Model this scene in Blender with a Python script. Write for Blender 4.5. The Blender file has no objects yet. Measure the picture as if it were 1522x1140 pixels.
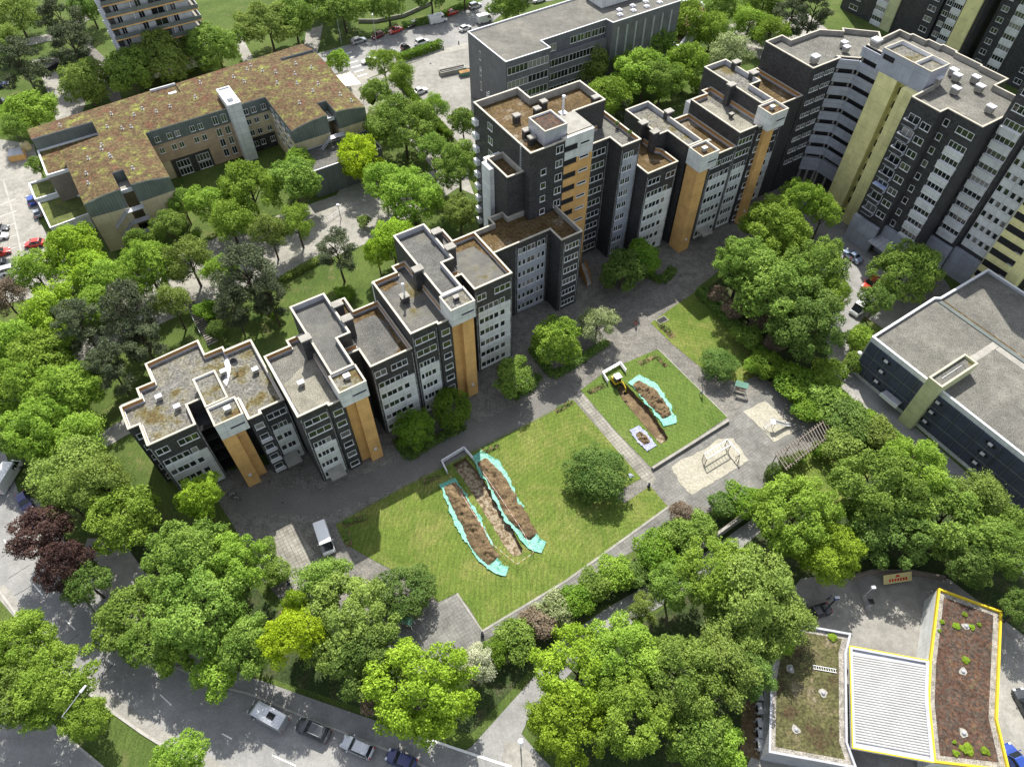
import bpy, bmesh, math, random
import numpy as np
from mathutils import Vector, Matrix, noise
R_=math.radians
random.seed(7); rng=np.random.default_rng(7)
scn=bpy.context.scene; COL=scn.collection
FPX=1055.0; TILT=R_(51.8); CAMH=100.0; PH=R_(32.5); CP,SP=math.cos(PH),math.sin(PH)
# ---------- coordinates: ground plan in metres. (U,V) is the estate's own grid ----------
def G(px,py,z=0.0):
    u=px-761; v=py-570
    d=(u,FPX*math.cos(TILT)-v*math.sin(TILT),-FPX*math.sin(TILT)-v*math.cos(TILT))
    t=(CAMH-z)/-d[2]; return Vector((d[0]*t,d[1]*t,z))
def UV(u,v,z=0.0): return Vector((u*CP+v*SP,u*SP-v*CP,z))
# ---------- object helpers ----------
def tag(o,label=None,cat=None,group=None,kind=None):
    if label:o['label']=label
    if cat:o['category']=cat
    if group:o['group']=group
    if kind:o['kind']=kind
    return o
def link(o,parent=None):
    COL.objects.link(o)
    if parent is not None:o.parent=parent
    return o
def thing(name,label,cat,loc=(0,0,0),rz=0.0,group=None):
    o=bpy.data.objects.new(name,None); o.empty_display_size=.5; link(o)
    o.location=loc; o.rotation_euler=(0,0,rz); return tag(o,label,cat,group)
class MB:
    def __init__(s): s.v=[];s.f=[];s.m=[];s.mats=[]
    def mi(s,m):
        if m not in s.mats:s.mats.append(m)
        return s.mats.index(m)
    def poly(s,pts,m):
        b=len(s.v); s.v+= [tuple(p) for p in pts]; s.f.append(tuple(range(b,b+len(pts)))); s.m.append(s.mi(m))
    def box(s,x0,x1,y0,y1,z0,z1,m,bottom=True):
        b=len(s.v)
        if x0>x1:x0,x1=x1,x0
        if y0>y1:y0,y1=y1,y0
        if z0>z1:z0,z1=z1,z0
        s.v+=[(x0,y0,z0),(x1,y0,z0),(x1,y1,z0),(x0,y1,z0),(x0,y0,z1),(x1,y0,z1),(x1,y1,z1),(x0,y1,z1)]
        fs=[(4,5,6,7),(0,1,5,4),(1,2,6,5),(2,3,7,6),(3,0,4,7)]
        if bottom:fs.append((3,2,1,0))
        k=s.mi(m)
        for f in fs: s.f.append(tuple(b+i for i in f)); s.m.append(k)
    def bar(s,a,b,r,m,n=4,r2=None):
        a=Vector(a);b=Vector(b);d=(b-a)
        if d.length<1e-6:return
        q=d.to_track_quat('Z','Y'); r2=r if r2 is None else r2; k=s.mi(m); base=len(s.v)
        for p,rr in((a,r),(b,r2)):
            for i in range(n):
                t=2*math.pi*(i+.5)/n; s.v.append(tuple(p+q@Vector((math.cos(t)*rr,math.sin(t)*rr,0))))
        for i in range(n):
            j=(i+1)%n; s.f.append((base+i,base+j,base+n+j,base+n+i)); s.m.append(k)
        s.f.append(tuple(base+i for i in reversed(range(n)))); s.m.append(k)
        s.f.append(tuple(base+n+i for i in range(n))); s.m.append(k)
    def lathe(s,prof,c,m,n=12,axis='z'):
        k=s.mi(m); base=len(s.v)
        for r,h in prof:
            for i in range(n):
                t=2*math.pi*i/n; x,y=r*math.cos(t),r*math.sin(t)
                p=(x,y,h) if axis=='z' else (x,h,y)
                s.v.append((c[0]+p[0],c[1]+p[1],c[2]+p[2]))
        for j in range(len(prof)-1):
            for i in range(n):
                a=base+j*n+i;b2=base+j*n+(i+1)%n
                s.f.append((a,b2,b2+n,a+n)); s.m.append(k)
        s.f.append(tuple(base+i for i in range(n)));s.m.append(k)
        s.f.append(tuple(base+(len(prof)-1)*n+i for i in range(n)));s.m.append(k)
    def mesh(s,name,smooth=False):
        me=bpy.data.meshes.new(name); me.from_pydata(s.v,[],s.f)
        for m in s.mats: me.materials.append(m)
        me.polygons.foreach_set('material_index',s.m)
        if smooth: me.polygons.foreach_set('use_smooth',[True]*len(s.f))
        me.update(); bm=bmesh.new(); bm.from_mesh(me); bmesh.ops.recalc_face_normals(bm,faces=bm.faces); bm.to_mesh(me); bm.free()
        return me
    def build(s,name,parent=None,smooth=False,loc=None,rz=0):
        o=bpy.data.objects.new(name,s.mesh(name,smooth)); link(o,parent)
        if loc is not None:o.location=loc
        o.rotation_euler=(0,0,rz); return o
def inst(me,name,parent,loc,rz=0.0,scale=None):
    o=bpy.data.objects.new(name,me); link(o,parent); o.location=loc; o.rotation_euler=(0,0,rz)
    if scale:o.scale=scale
    return o
def copy_tree(o,parent=None):
    c=o.copy(); COL.objects.link(c); c.parent=parent
    for ch in list(o.children): copy_tree(ch,c)
    return c
# ---------- materials ----------
def newmat(name):
    m=bpy.data.materials.new(name); m.use_nodes=True; nt=m.node_tree; nt.nodes.clear()
    out=nt.nodes.new('ShaderNodeOutputMaterial'); b=nt.nodes.new('ShaderNodeBsdfPrincipled')
    nt.links.new(b.outputs[0],out.inputs[0]); return m,nt,b
def N(nt,t,**k):
    n=nt.nodes.new(t)
    for a,v in k.items():
        if a.startswith('i_'): n.inputs[a[2:].replace('_',' ')].default_value=v
        else: setattr(n,a,v)
    return n
def coords(nt,world=True):
    if world: return N(nt,'ShaderNodeNewGeometry').outputs['Position']
    return N(nt,'ShaderNodeTexCoord').outputs['Object']
def ramp(nt,fac,stops):
    r=N(nt,'ShaderNodeValToRGB'); cr=r.color_ramp
    while len(cr.elements)<len(stops): cr.elements.new(.5)
    for e,(p,c) in zip(cr.elements,stops): e.position=p; e.color=(*c,1)
    nt.links.new(fac,r.inputs[0]); return r.outputs[0]
def mixc(nt,a,b,fac,mode='MIX'):
    m=N(nt,'ShaderNodeMix',data_type='RGBA',blend_type=mode)
    for s,v in((6,a),(7,b),(0,fac)):
        if isinstance(v,(tuple,list)): m.inputs[s].default_value=(*v,1)
        elif isinstance(v,(int,float)): m.inputs[s].default_value=v
        else: nt.links.new(v,m.inputs[s])
    return m.outputs[2]
def noisef(nt,co,scale,detail=3,rough=.6,dist=0):
    n=N(nt,'ShaderNodeTexNoise'); n.inputs['Scale'].default_value=scale; n.inputs['Detail'].default_value=detail
    n.inputs['Roughness'].default_value=rough; n.inputs['Distortion'].default_value=dist
    nt.links.new(co,n.inputs['Vector']); return n.outputs['Fac']
def rotco(nt,co,rz=0.0,sc=(1,1,1)):
    m=N(nt,'ShaderNodeMapping'); m.inputs['Rotation'].default_value=(0,0,rz); m.inputs['Scale'].default_value=sc
    nt.links.new(co,m.inputs['Vector']); return m.outputs[0]
def gmul(nt,c,fac,lo,hi):
    mr=N(nt,'ShaderNodeMapRange'); mr.inputs[1].default_value=.3; mr.inputs[2].default_value=.7; mr.inputs[3].default_value=lo; mr.inputs[4].default_value=hi
    nt.links.new(fac,mr.inputs[0]); 
    cc=N(nt,'ShaderNodeCombineColor'); 
    for i in range(3): nt.links.new(mr.outputs[0],cc.inputs[i])
    return mixc(nt,c,cc.outputs[0],1.0,'MULTIPLY')
def bump(nt,b,h,strength=.3,dist=.05):
    bn=N(nt,'ShaderNodeBump'); bn.inputs['Strength'].default_value=strength; bn.inputs['Distance'].default_value=dist
    nt.links.new(h,bn.inputs['Height']); nt.links.new(bn.outputs[0],b.inputs['Normal'])
def speckle(name,stops,s1=.25,s2=6.0,amt=(.75,1.25),fine=(.8,1.2),rough=.9,world=True,bp=.3,mid=None,detail=5):
    """ground / roof type: large mottling over fine grain"""
    m,nt,b=newmat(name); co=coords(nt,world)
    c=ramp(nt,noisef(nt,co,s1,detail,.65),stops)
    if mid: c=gmul(nt,c,noisef(nt,co,mid,2),*amt)
    g=noisef(nt,co,s2,2,.7); c=gmul(nt,c,g,*fine)
    nt.links.new(c,b.inputs['Base Color']); b.inputs['Roughness'].default_value=rough
    b.inputs['Specular IOR Level'].default_value=.2
    if bp:bump(nt,b,g,bp,.04)
    return m
def plain(name,c,rough=.6,metal=0,var=.12,s=1.2,spec=.4,bp=0):
    m,nt,b=newmat(name); co=coords(nt,False)
    cc=gmul(nt,c,noisef(nt,co,s,4),1-var,1+var)
    nt.links.new(cc,b.inputs['Base Color']); b.inputs['Roughness'].default_value=rough; b.inputs['Metallic'].default_value=metal
    b.inputs['Specular IOR Level'].default_value=spec
    if bp: bump(nt,b,noisef(nt,co,8,3),bp,.02)
    return m
def panels(name,c,cj,sx,sz,jw=.02,rough=.6,var=.1,off=0.0,spec=.3):
    """wall cladding in rectangular panels: brick texture laid out in object space"""
    m,nt,b=newmat(name); tc=N(nt,'ShaderNodeTexCoord').outputs['Object']
    sep=N(nt,'ShaderNodeSeparateXYZ'); nt.links.new(tc,sep.inputs[0])
    ad=N(nt,'ShaderNodeMath',operation='ADD'); nt.links.new(sep.outputs[0],ad.inputs[0]); nt.links.new(sep.outputs[1],ad.inputs[1])
    cb=N(nt,'ShaderNodeCombineXYZ'); nt.links.new(ad.outputs[0],cb.inputs[0]); nt.links.new(sep.outputs[2],cb.inputs[1])
    br=N(nt,'ShaderNodeTexBrick',offset=off); br.inputs['Scale'].default_value=1
    br.inputs['Brick Width'].default_value=sx; br.inputs['Row Height'].default_value=sz
    br.inputs['Mortar Size'].default_value=jw; br.inputs['Mortar Smooth'].default_value=.1
    br.inputs['Color1'].default_value=(*[x*(1-var) for x in c],1); br.inputs['Color2'].default_value=(*[x*(1+var) for x in c],1)
    br.inputs['Mortar'].default_value=(*cj,1); nt.links.new(cb.outputs[0],br.inputs['Vector'])
    cc=gmul(nt,br.outputs[0],noisef(nt,tc,.5,4),.85,1.15); cc=gmul(nt,cc,noisef(nt,rotco(nt,tc,0,(1.6,1.6,.10)),1.0,4,.7),.93,1.06)
    nt.links.new(cc,b.inputs['Base Color']); b.inputs['Roughness'].default_value=rough; b.inputs['Specular IOR Level'].default_value=spec
    return m
M={}
M['slate']=panels('slate_cladding',(.048,.048,.051),(.026,.026,.028),.45,.24,.02,.55,.35,.5,.35)
M['white_panel']=panels('white_panel',(.58,.60,.60),(.2,.2,.21),2.6,1.4,.02,.5,.04)
M['grey_panel']=panels('grey_panel',(.34,.36,.42),(.16,.16,.18),2.6,2.8,.02,.5,.04)
M['orange']=panels('orange_render',(.60,.355,.135),(.34,.19,.08),60,2.8,.025,.7,.03)
M['yellow']=panels('yellow_render',(.70,.66,.32),(.40,.37,.19),60,2.8,.025,.7,.03)
M['olive_yellow']=panels('pale_green_render',(.46,.48,.27),(.25,.25,.14),60,3.4,.03,.7,.03)
M['coping']=plain('coping_metal',(.39,.36,.30),.6,0,.16,.6)
M['white_metal']=plain('white_metal',(.62,.63,.66),.4,0,.06)
M['flash']=plain('flashing',(.40,.41,.45),.4,.2,.15,.8)
M['ochre']=plain('ochre_upstand',(.36,.19,.06),.7,0,.15)
M['vent_lid']=plain('vent_lid',(.165,.165,.155),.7,0,.15)
M['conc']=speckle('concrete',[(.3,(.22,.21,.19)),(.7,(.34,.33,.30))],.6,9,bp=.2,world=False)
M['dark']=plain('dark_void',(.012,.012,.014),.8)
M['frame']=plain('window_frame',(.68,.69,.70),.35,0,.04)
m,nt,b=newmat('window_glass')
oi=N(nt,'ShaderNodeObjectInfo').outputs['Random']
c=ramp(nt,oi,[(0,(.010,.012,.014)),(.5,(.02,.024,.026)),(.75,(.045,.055,.03)),(.9,(.10,.10,.095)),(1,(.26,.25,.24))])
for e in c.node.color_ramp.elements: pass
nt.links.new(c,b.inputs['Base Color']); b.inputs['Roughness'].default_value=.06; b.inputs['Specular IOR Level'].default_value=.9
M['glass']=m
M['car_glass']=plain('car_glass',(.02,.025,.03),.05,0,.0,1,.9)
M['asphalt']=speckle('estate_asphalt',[(.25,(.122,.116,.104)),(.5,(.155,.148,.134)),(.75,(.195,.185,.165))],.10,3.5,rough=.9,mid=.8,amt=(.82,1.18),fine=(.62,1.38))
M['road']=speckle('road_asphalt',[(.3,(.185,.185,.185)),(.7,(.265,.262,.255))],.09,4.0,mid=.5,amt=(.88,1.12),fine=(.85,1.15))
M['light_pave']=speckle('pale_paving',[(.3,(.21,.205,.185)),(.7,(.31,.30,.27))],.15,5,mid=.9,amt=(.85,1.15),fine=(.85,1.15))
def pavers(name,a,bc,cj,w,h,rz):
    m,nt,b=newmat(name); co=rotco(nt,coords(nt),rz)
    br=N(nt,'ShaderNodeTexBrick',offset=0.0); br.inputs['Scale'].default_value=1; br.inputs['Brick Width'].default_value=w; br.inputs['Row Height'].default_value=h
    br.inputs['Mortar Size'].default_value=.05; br.inputs['Color1'].default_value=(*a,1); br.inputs['Color2'].default_value=(*bc,1); br.inputs['Mortar'].default_value=(*cj,1)
    nt.links.new(co,br.inputs['Vector']); c=gmul(nt,br.outputs[0],noisef(nt,co,.28,7,.75),.55,1.45); c=gmul(nt,c,noisef(nt,co,5,2),.85,1.15)
    nt.links.new(c,b.inputs['Base Color']); b.inputs['Roughness'].default_value=.9; b.inputs['Specular IOR Level'].default_value=.2; return m
M['pavers']=pavers('grey_pavers',(.155,.153,.144),(.178,.175,.165),(.135,.133,.122),.5,.5,-PH)
M['pavers_light']=pavers('tan_pavers',(.22,.212,.185),(.25,.24,.21),(.15,.145,.125),.6,.6,-PH)
M['sand']=speckle('sand',[(.3,(.29,.275,.22)),(.7,(.37,.352,.29))],.3,3,fine=(.75,1.2),bp=.8)
M['kerb']=speckle('kerb_stone',[(.3,(.28,.27,.25)),(.7,(.40,.39,.36))],.6,6,bp=.1)
M['paint']=speckle('road_paint',[(.3,(.6,.6,.58)),(.7,(.75,.75,.73))],.8,8,bp=0)
M['soil']=speckle('soil',[(.25,(.075,.052,.030)),(.5,(.13,.092,.052)),(.8,(.24,.18,.10))],.6,4,fine=(.6,1.4),bp=1.0)
M['rubble']=speckle('trench_bottom',[(.36,(.10,.072,.042)),(.48,(.17,.13,.082)),(.57,(.33,.29,.215)),(.66,(.15,.11,.065))],1.4,3,fine=(.7,1.3),bp=.8)
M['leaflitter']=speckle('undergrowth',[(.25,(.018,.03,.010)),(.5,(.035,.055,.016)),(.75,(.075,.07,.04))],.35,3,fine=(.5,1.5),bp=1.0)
def grass(name,a,bc,dry,stripe=0.0,rz=0.0,ring=None,dr=(.55,.75)):
    m,nt,b=newmat(name); co=coords(nt)
    c=ramp(nt,noisef(nt,co,.12,4,.6),[(.3,a),(.7,bc)])
    d=N(nt,'ShaderNodeMapRange'); d.inputs[1].default_value=dr[0]; d.inputs[2].default_value=dr[1]
    nt.links.new(noisef(nt,rotco(nt,co,rz,(1,1,1)),.22,6,.75,.6),d.inputs[0]); c=mixc(nt,c,dry,d.outputs[0])
    if stripe:
        w=N(nt,'ShaderNodeTexWave',wave_type='RINGS' if ring else 'BANDS'); w.inputs['Scale'].default_value=.42 if ring else .36; w.inputs['Distortion'].default_value=3.5; w.inputs['Detail'].default_value=2; w.inputs['Detail Scale'].default_value=.4
        if ring:
            mp=N(nt,'ShaderNodeMapping'); mp.inputs['Location'].default_value=(-ring[0],-ring[1],0); nt.links.new(co,mp.inputs['Vector']); w.rings_direction='Z'; nt.links.new(mp.outputs[0],w.inputs['Vector'])
        else: nt.links.new(rotco(nt,co,rz),w.inputs['Vector'])
        c=gmul(nt,c,w.outputs['Fac'],1-stripe*.55,1+stripe*.55)
        # streaks of cut grass
        s=noisef(nt,rotco(nt,co,rz,(3.0,.35,1)),1.3,3,.7); c=gmul(nt,c,s,.80,1.22)
    g=noisef(nt,co,4.5,4,.85); c=gmul(nt,c,g,.45,1.6)
    nt.links.new(c,b.inputs['Base Color']); b.inputs['Roughness'].default_value=.95; b.inputs['Specular IOR Level'].default_value=.1
    bump(nt,b,g,.6,.08); return m
M['lawn1']=grass('mown_lawn',(.070,.112,.020),(.112,.150,.030),(.19,.185,.062),.11,-PH+1.57,(20,40),(.46,.80))
M['lawn2']=grass('green_lawn',(.070,.115,.024),(.100,.145,.032),(.16,.165,.060),.10,-PH,(0,0),(.55,.85))
M['grass']=grass('rough_grass',(.045,.075,.018),(.085,.118,.030),(.14,.13,.06),.05,0)
def leafmat(name,c,c2,tr=.32,hv=.015):
    m=bpy.data.materials.new(name); m.use_nodes=True; nt=m.node_tree; nt.nodes.clear()
    out=N(nt,'ShaderNodeOutputMaterial'); at=N(nt,'ShaderNodeAttribute'); at.attribute_name='tint'
    col=mixc(nt,c,c2,at.outputs['Fac'])
    oi=N(nt,'ShaderNodeObjectInfo').outputs['Random']; hs=N(nt,'ShaderNodeHueSaturation')
    mr=N(nt,'ShaderNodeMapRange'); mr.inputs[3].default_value=.5-hv*.35; mr.inputs[4].default_value=.5+hv*.35; nt.links.new(oi,mr.inputs[0]); nt.links.new(mr.outputs[0],hs.inputs['Hue'])
    mv=N(nt,'ShaderNodeMapRange'); mv.inputs[3].default_value=.85; mv.inputs[4].default_value=1.18; nt.links.new(oi,mv.inputs[0]); nt.links.new(mv.outputs[0],hs.inputs['Value'])
    nt.links.new(col,hs.inputs['Color'])
    d=N(nt,'ShaderNodeBsdfDiffuse'); t=N(nt,'ShaderNodeBsdfTranslucent'); gl=N(nt,'ShaderNodeBsdfGlossy'); gl.inputs['Roughness'].default_value=.5; gl.inputs['Color'].default_value=(.5,.5,.5,1)
    nt.links.new(hs.outputs[0],d.inputs[0]); nt.links.new(hs.outputs[0],t.inputs[0])
    mx=N(nt,'ShaderNodeMixShader'); mx.inputs[0].default_value=tr; nt.links.new(d.outputs[0],mx.inputs[1]); nt.links.new(t.outputs[0],mx.inputs[2])
    m2=N(nt,'ShaderNodeMixShader'); m2.inputs[0].default_value=.012; nt.links.new(mx.outputs[0],m2.inputs[1]); nt.links.new(gl.outputs[0],m2.inputs[2])
    nt.links.new(m2.outputs[0],out.inputs[0]); return m
L={}
L['bright']=leafmat('leaf_bright',(.125,.225,.024),(.34,.49,.075))
L['green']=leafmat('leaf_green',(.095,.175,.026),(.28,.40,.080))
L['deep']=leafmat('leaf_deep',(.070,.135,.026),(.20,.30,.070))
L['hedge']=leafmat('leaf_hedge',(.070,.155,.016),(.22,.345,.040))
L['yellowgreen']=leafmat('leaf_yellowgreen',(.155,.260,.020),(.38,.54,.055))
L['yellow']=leafmat('leaf_yellow',(.24,.36,.012),(.50,.63,.045),.4,.01)
L['olive']=leafmat('leaf_olive',(.110,.165,.032),(.30,.395,.090))
L['pine']=leafmat('needle_pine',(.045,.064,.034),(.13,.155,.080),.12)
L['copper']=leafmat('leaf_copper',(.036,.020,.020),(.115,.066,.054),.2)
L['brown']=leafmat('leaf_brown',(.16,.125,.085),(.33,.26,.19),.3)
L['pale']=leafmat('leaf_pale',(.16,.23,.06),(.50,.56,.30),.3)
L['blossom']=leafmat('leaf_blossom',(.22,.28,.10),(.80,.80,.62),.3)
L['lilac']=leafmat('leaf_lilac',(.050,.115,.020),(.195,.30,.075),.3)
M['bark']=speckle('bark',[(.3,(.05,.04,.03)),(.7,(.11,.09,.07))],1.5,8,world=False)
M['corner']=speckle('corner_trim_metal',[(.4,(.10,.10,.105)),(.6,(.34,.34,.35))],2.5,9,world=False,bp=0)
# ---------- trees ----------
def unit(a): return a/np.maximum(np.linalg.norm(a,axis=-1,keepdims=True),1e-9)
def leaves_mesh(name,cent,nrm,size,seed,per=5,spread=1.0,aspect=1.5):
    """sprigs of leaf faces round each centre; size in crown units"""
    r=np.random.default_rng(seed); n=len(cent)
    c=np.repeat(cent,per,0)+r.normal(0,1,(n*per,3))*size*spread*np.array([1,1,.7])
    nn=unit(np.repeat(nrm,per,0)*1.0+r.normal(0,.62,(n*per,3)))
    t=unit(np.cross(nn,r.normal(0,1,(n*per,3)))); b=np.cross(nn,t)
    s=size*r.uniform(.6,1.35,(n*per,1)); w=s/aspect
    v=np.stack([c-t*s,c-b*w+nn*s*.15,c+t*s,c+b*w-nn*s*.15],1).reshape(-1,3)
    f=np.arange(len(v)).reshape(-1,4)
    me=bpy.data.meshes.new(name); me.vertices.add(len(v)); me.vertices.foreach_set('co',v.astype('f').ravel())
    me.loops.add(len(v)); me.loops.foreach_set('vertex_index',f.ravel().astype('i'))
    me.polygons.add(len(f)); me.polygons.foreach_set('loop_start',(np.arange(len(f))*4).astype('i')); me.polygons.foreach_set('loop_total',np.full(len(f),4,'i'))
    me.update()
    lf=.5+.5*np.sin(cent[:,0]*4.3+seed)*np.sin(cent[:,1]*3.7+seed*2)+.25*np.sin(cent[:,2]*5+cent[:,0]*3); tint=np.clip(np.repeat(r.uniform(0,1,n)*.45+lf*.4,per)+r.uniform(-.05,.25,n*per),0,1)
    at=me.attributes.new('tint','FLOAT','POINT'); at.data.foreach_set('value',np.repeat(tint,4).astype('f'))
    me.materials.append(L['green']); return me
def crown_lobes(seed,nl,lr=(.26,.42),flat=.85,low=-.55):
    r=np.random.default_rng(seed); C=[];Rr=[]
    for i in range(nl):
        for _ in range(60):
            z=r.uniform(low,1); a=r.uniform(0,2*math.pi); q=math.sqrt(max(0,1-z*z))
            rad=r.uniform(*lr); k=r.uniform(.62,1.0)-rad*.72
            p=np.array([q*math.cos(a),q*math.sin(a),z*flat])*k*1.12
            if all(np.linalg.norm(p-c2)>.62*min(rad,r2) for c2,r2 in zip(C,Rr)): break
        C.append(p);Rr.append(rad)
    return np.array(C),np.array(Rr)
def broad(name,seed,nl=50,n=3300,size=.031,lr=(.15,.29),per=5,low=-.55,keep=.80,spread=1.0):
    r=np.random.default_rng(seed+99); C,Rr=crown_lobes(seed,nl,lr,low=low)
    w=Rr**2; idx=r.choice(len(C),n*2,p=w/w.sum())
    d=unit(r.normal(0,1,(n*2,3))+np.array([0,0,.25])); 
    # ragged lobes: radius varies with direction
    rag=1+.26*np.sin(d[:,0]*7+idx*1.3)*np.sin(d[:,1]*6+idx*2.1)*np.cos(d[:,2]*5+idx)
    p=C[idx]+d*(Rr[idx]*rag*np.where(r.uniform(0,1,n*2)<.07,r.uniform(1.05,1.28,n*2),r.uniform(.78,1.08,n*2)))[:,None]
    ok=np.ones(n*2,bool)
    for c2,r2 in zip(C,Rr): ok&=(np.linalg.norm(p-c2,axis=1)>r2*keep-1e-3)
    p=p[ok][:n]; d=d[ok][:n]; nr=unit(d*.8+unit(p)*.5+np.array([0,0,.25]))
    return leaves_mesh(name,p,nr,size,seed,per,spread)
def pine_mesh(name,seed,n=3000):
    r=np.random.default_rng(seed); P=[];Nn=[]
    for i in range(34):
        z=r.uniform(-.95,.95); a=r.uniform(0,2*math.pi); rm=(1-.55*max(z,0)-.25*max(-z,0)); k=rm*r.uniform(.45,.98)
        c=np.array([k*math.cos(a),k*math.sin(a),z*.95]); m=n//34; 
        q=r.normal(0,1,(m,3)); q=unit(q)*np.array([.26,.26,.13])*r.uniform(.5,1.05,(m,1)); P.append(c+q); Nn.append(unit(q*np.array([1,1,2])+np.array([0,0,.3])))
    return leaves_mesh(name,np.concatenate(P),np.concatenate(Nn),.034,seed,5,1.0,2.2)
def dome_mesh(name,seed,n=2600,size=.032,rough=.06):
    r=np.random.default_rng(seed); d=unit(r.normal(0,1,(n*2,3))); d=d[d[:,2]>-.75][:n]
    k=1+rough*(np.sin(d[:,0]*9+seed)*np.sin(d[:,1]*8)+np.sin(d[:,2]*11+d[:,0]*6))+.07*np.sin(d[:,0]*15+seed)*np.sin(d[:,1]*17+d[:,2]*13)
    p=d*(k*r.uniform(.90,1.0,len(d)))[:,None]
    return leaves_mesh(name,p,unit(d+np.array([0,0,.1])),size,seed,5,.9)
CR={'broad':[broad('crown_a',1),broad('crown_b',2,56,3400,lr=(.14,.27)),broad('crown_c',3,44,3200,lr=(.16,.31)),broad('crown_d',4,60,3500,lr=(.13,.26)),broad('crown_e',15,50,3300,lr=(.14,.30),keep=.72)],
 'loose':[broad('crown_f',5,28,2400,.030,(.17,.32),5,-.7,.55,1.5),broad('crown_g',6,32,2500,.030,(.16,.30),5,-.7,.5,1.5),broad('crown_h',7,26,2300,.031,(.17,.34),5,-.6,.5,1.6)],
 'big':[broad('crown_i',8,95,6200,.024,(.10,.21)),broad('crown_j',9,100,6400,.024,(.10,.20)),broad('crown_k',10,90,6200,.024,(.11,.22))],
 'pine':[pine_mesh('crown_l',11),pine_mesh('crown_m',12),pine_mesh('crown_n',13)],
 'dome':[broad('crown_o',14,85,4600,.025,(.14,.24),5,-.75,.85),broad('crown_p',16,90,4600,.025,(.13,.23),5,-.75,.85)],
 'bush':[broad('crown_q',17,14,1500,.048,(.35,.5),5,-.3),broad('crown_r',18,16,1600,.046,(.3,.48),5,-.3)],
 'small':[broad('crown_s',19,14,1200,.05,(.26,.42),5,-.6),broad('crown_t',20,16,1300,.048,(.24,.4),5,-.6)]}
def trunk_mesh(name,seed,nb=7):
    r=random.Random(seed); m=MB(); z=0; x=y=0; pts=[(0,0,-.02)]
    for i in range(4):
        x+=r.uniform(-.03,.03);y+=r.uniform(-.03,.03); pts.append((x,y,.25*(i+1)))
    rad=[.060,.050,.042,.030,.014]
    for i in range(4): m.bar(pts[i],pts[i+1],rad[i],M['bark'],6,rad[i+1])
    for k in range(nb):
        t=.38+.5*k/nb; i=min(3,int(t*4)); f=t*4-i; p=Vector(pts[i]).lerp(Vector(pts[i+1]),f)
        a=k*2.4+r.uniform(-.5,.5); l=r.uniform(.35,.62)*(1.15-.5*t); q=p+Vector((math.cos(a)*l,math.sin(a)*l,r.uniform(.12,.26)))
        mid=p.lerp(q,.5)+Vector((0,0,.03)); m.bar(p,mid,.022,M['bark'],5,.015); m.bar(mid,q,.015,M['bark'],4,.006)
        for s in(-1,1):
            q2=mid+Vector((math.cos(a+s*.7)*l*.5,math.sin(a+s*.7)*l*.5,r.uniform(.08,.2))); m.bar(mid,q2,.010,M['bark'],4,.004)
    return m.mesh(name)
TR=[trunk_mesh('trunk_%s'%c,i) for i,c in enumerate('abcd')]
tcount=0
def tree(px,py,rp,kind,leaf,h,label,cat='tree',group=None,name=None,rv=None,bare=0):
    """px,py,rp: where the crown shows in the photo; h: tree height in metres"""
    global tcount; tcount+=1; k=tcount
    zc=h*.6
    for _ in range(3):
        p=G(px,py,zc); dep=p.y*math.cos(TILT)-(zc-CAMH)*math.sin(TILT); r=rp*dep/FPX
        v=rv*r if rv else min(max(r*.95,h*.33),h*.46)
        zc=max(h-v,v*.55 if kind in('dome','bush') else v*.9)
    nm=name or {'pine':'pine_tree','dome':'round_shrub','bush':'shrub','small':'small_tree'}.get(kind,'tree')
    t=thing(nm,label,cat,(p.x,p.y,0),0,group)
    me=CR[kind][k%len(CR[kind])]; c=inst(me,'crown',t,(0,0,zc),(k*2.399)%6.28,(r*(1+.11*math.sin(k*3.7)),r*(1+.11*math.sin(k*5.1+1)),v*(1+.08*math.sin(k*2.3)))); c.rotation_euler=(.10*math.sin(k*1.9),.10*math.cos(k*2.7),(k*2.399)%6.28)
    c.material_slots[0].link='OBJECT'; c.material_slots[0].material=L[leaf]
    if kind in('dome','bush'): inst(TR[k%4],'stem',t,(0,0,0),k,(r*.7,r*.7,zc))
    else: inst(TR[k%4],'trunk',t,(0,0,0),k,(r*.95 if r<5 else 4.6+.2*r,)*2+(zc+.35*v,))
    return t
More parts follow.
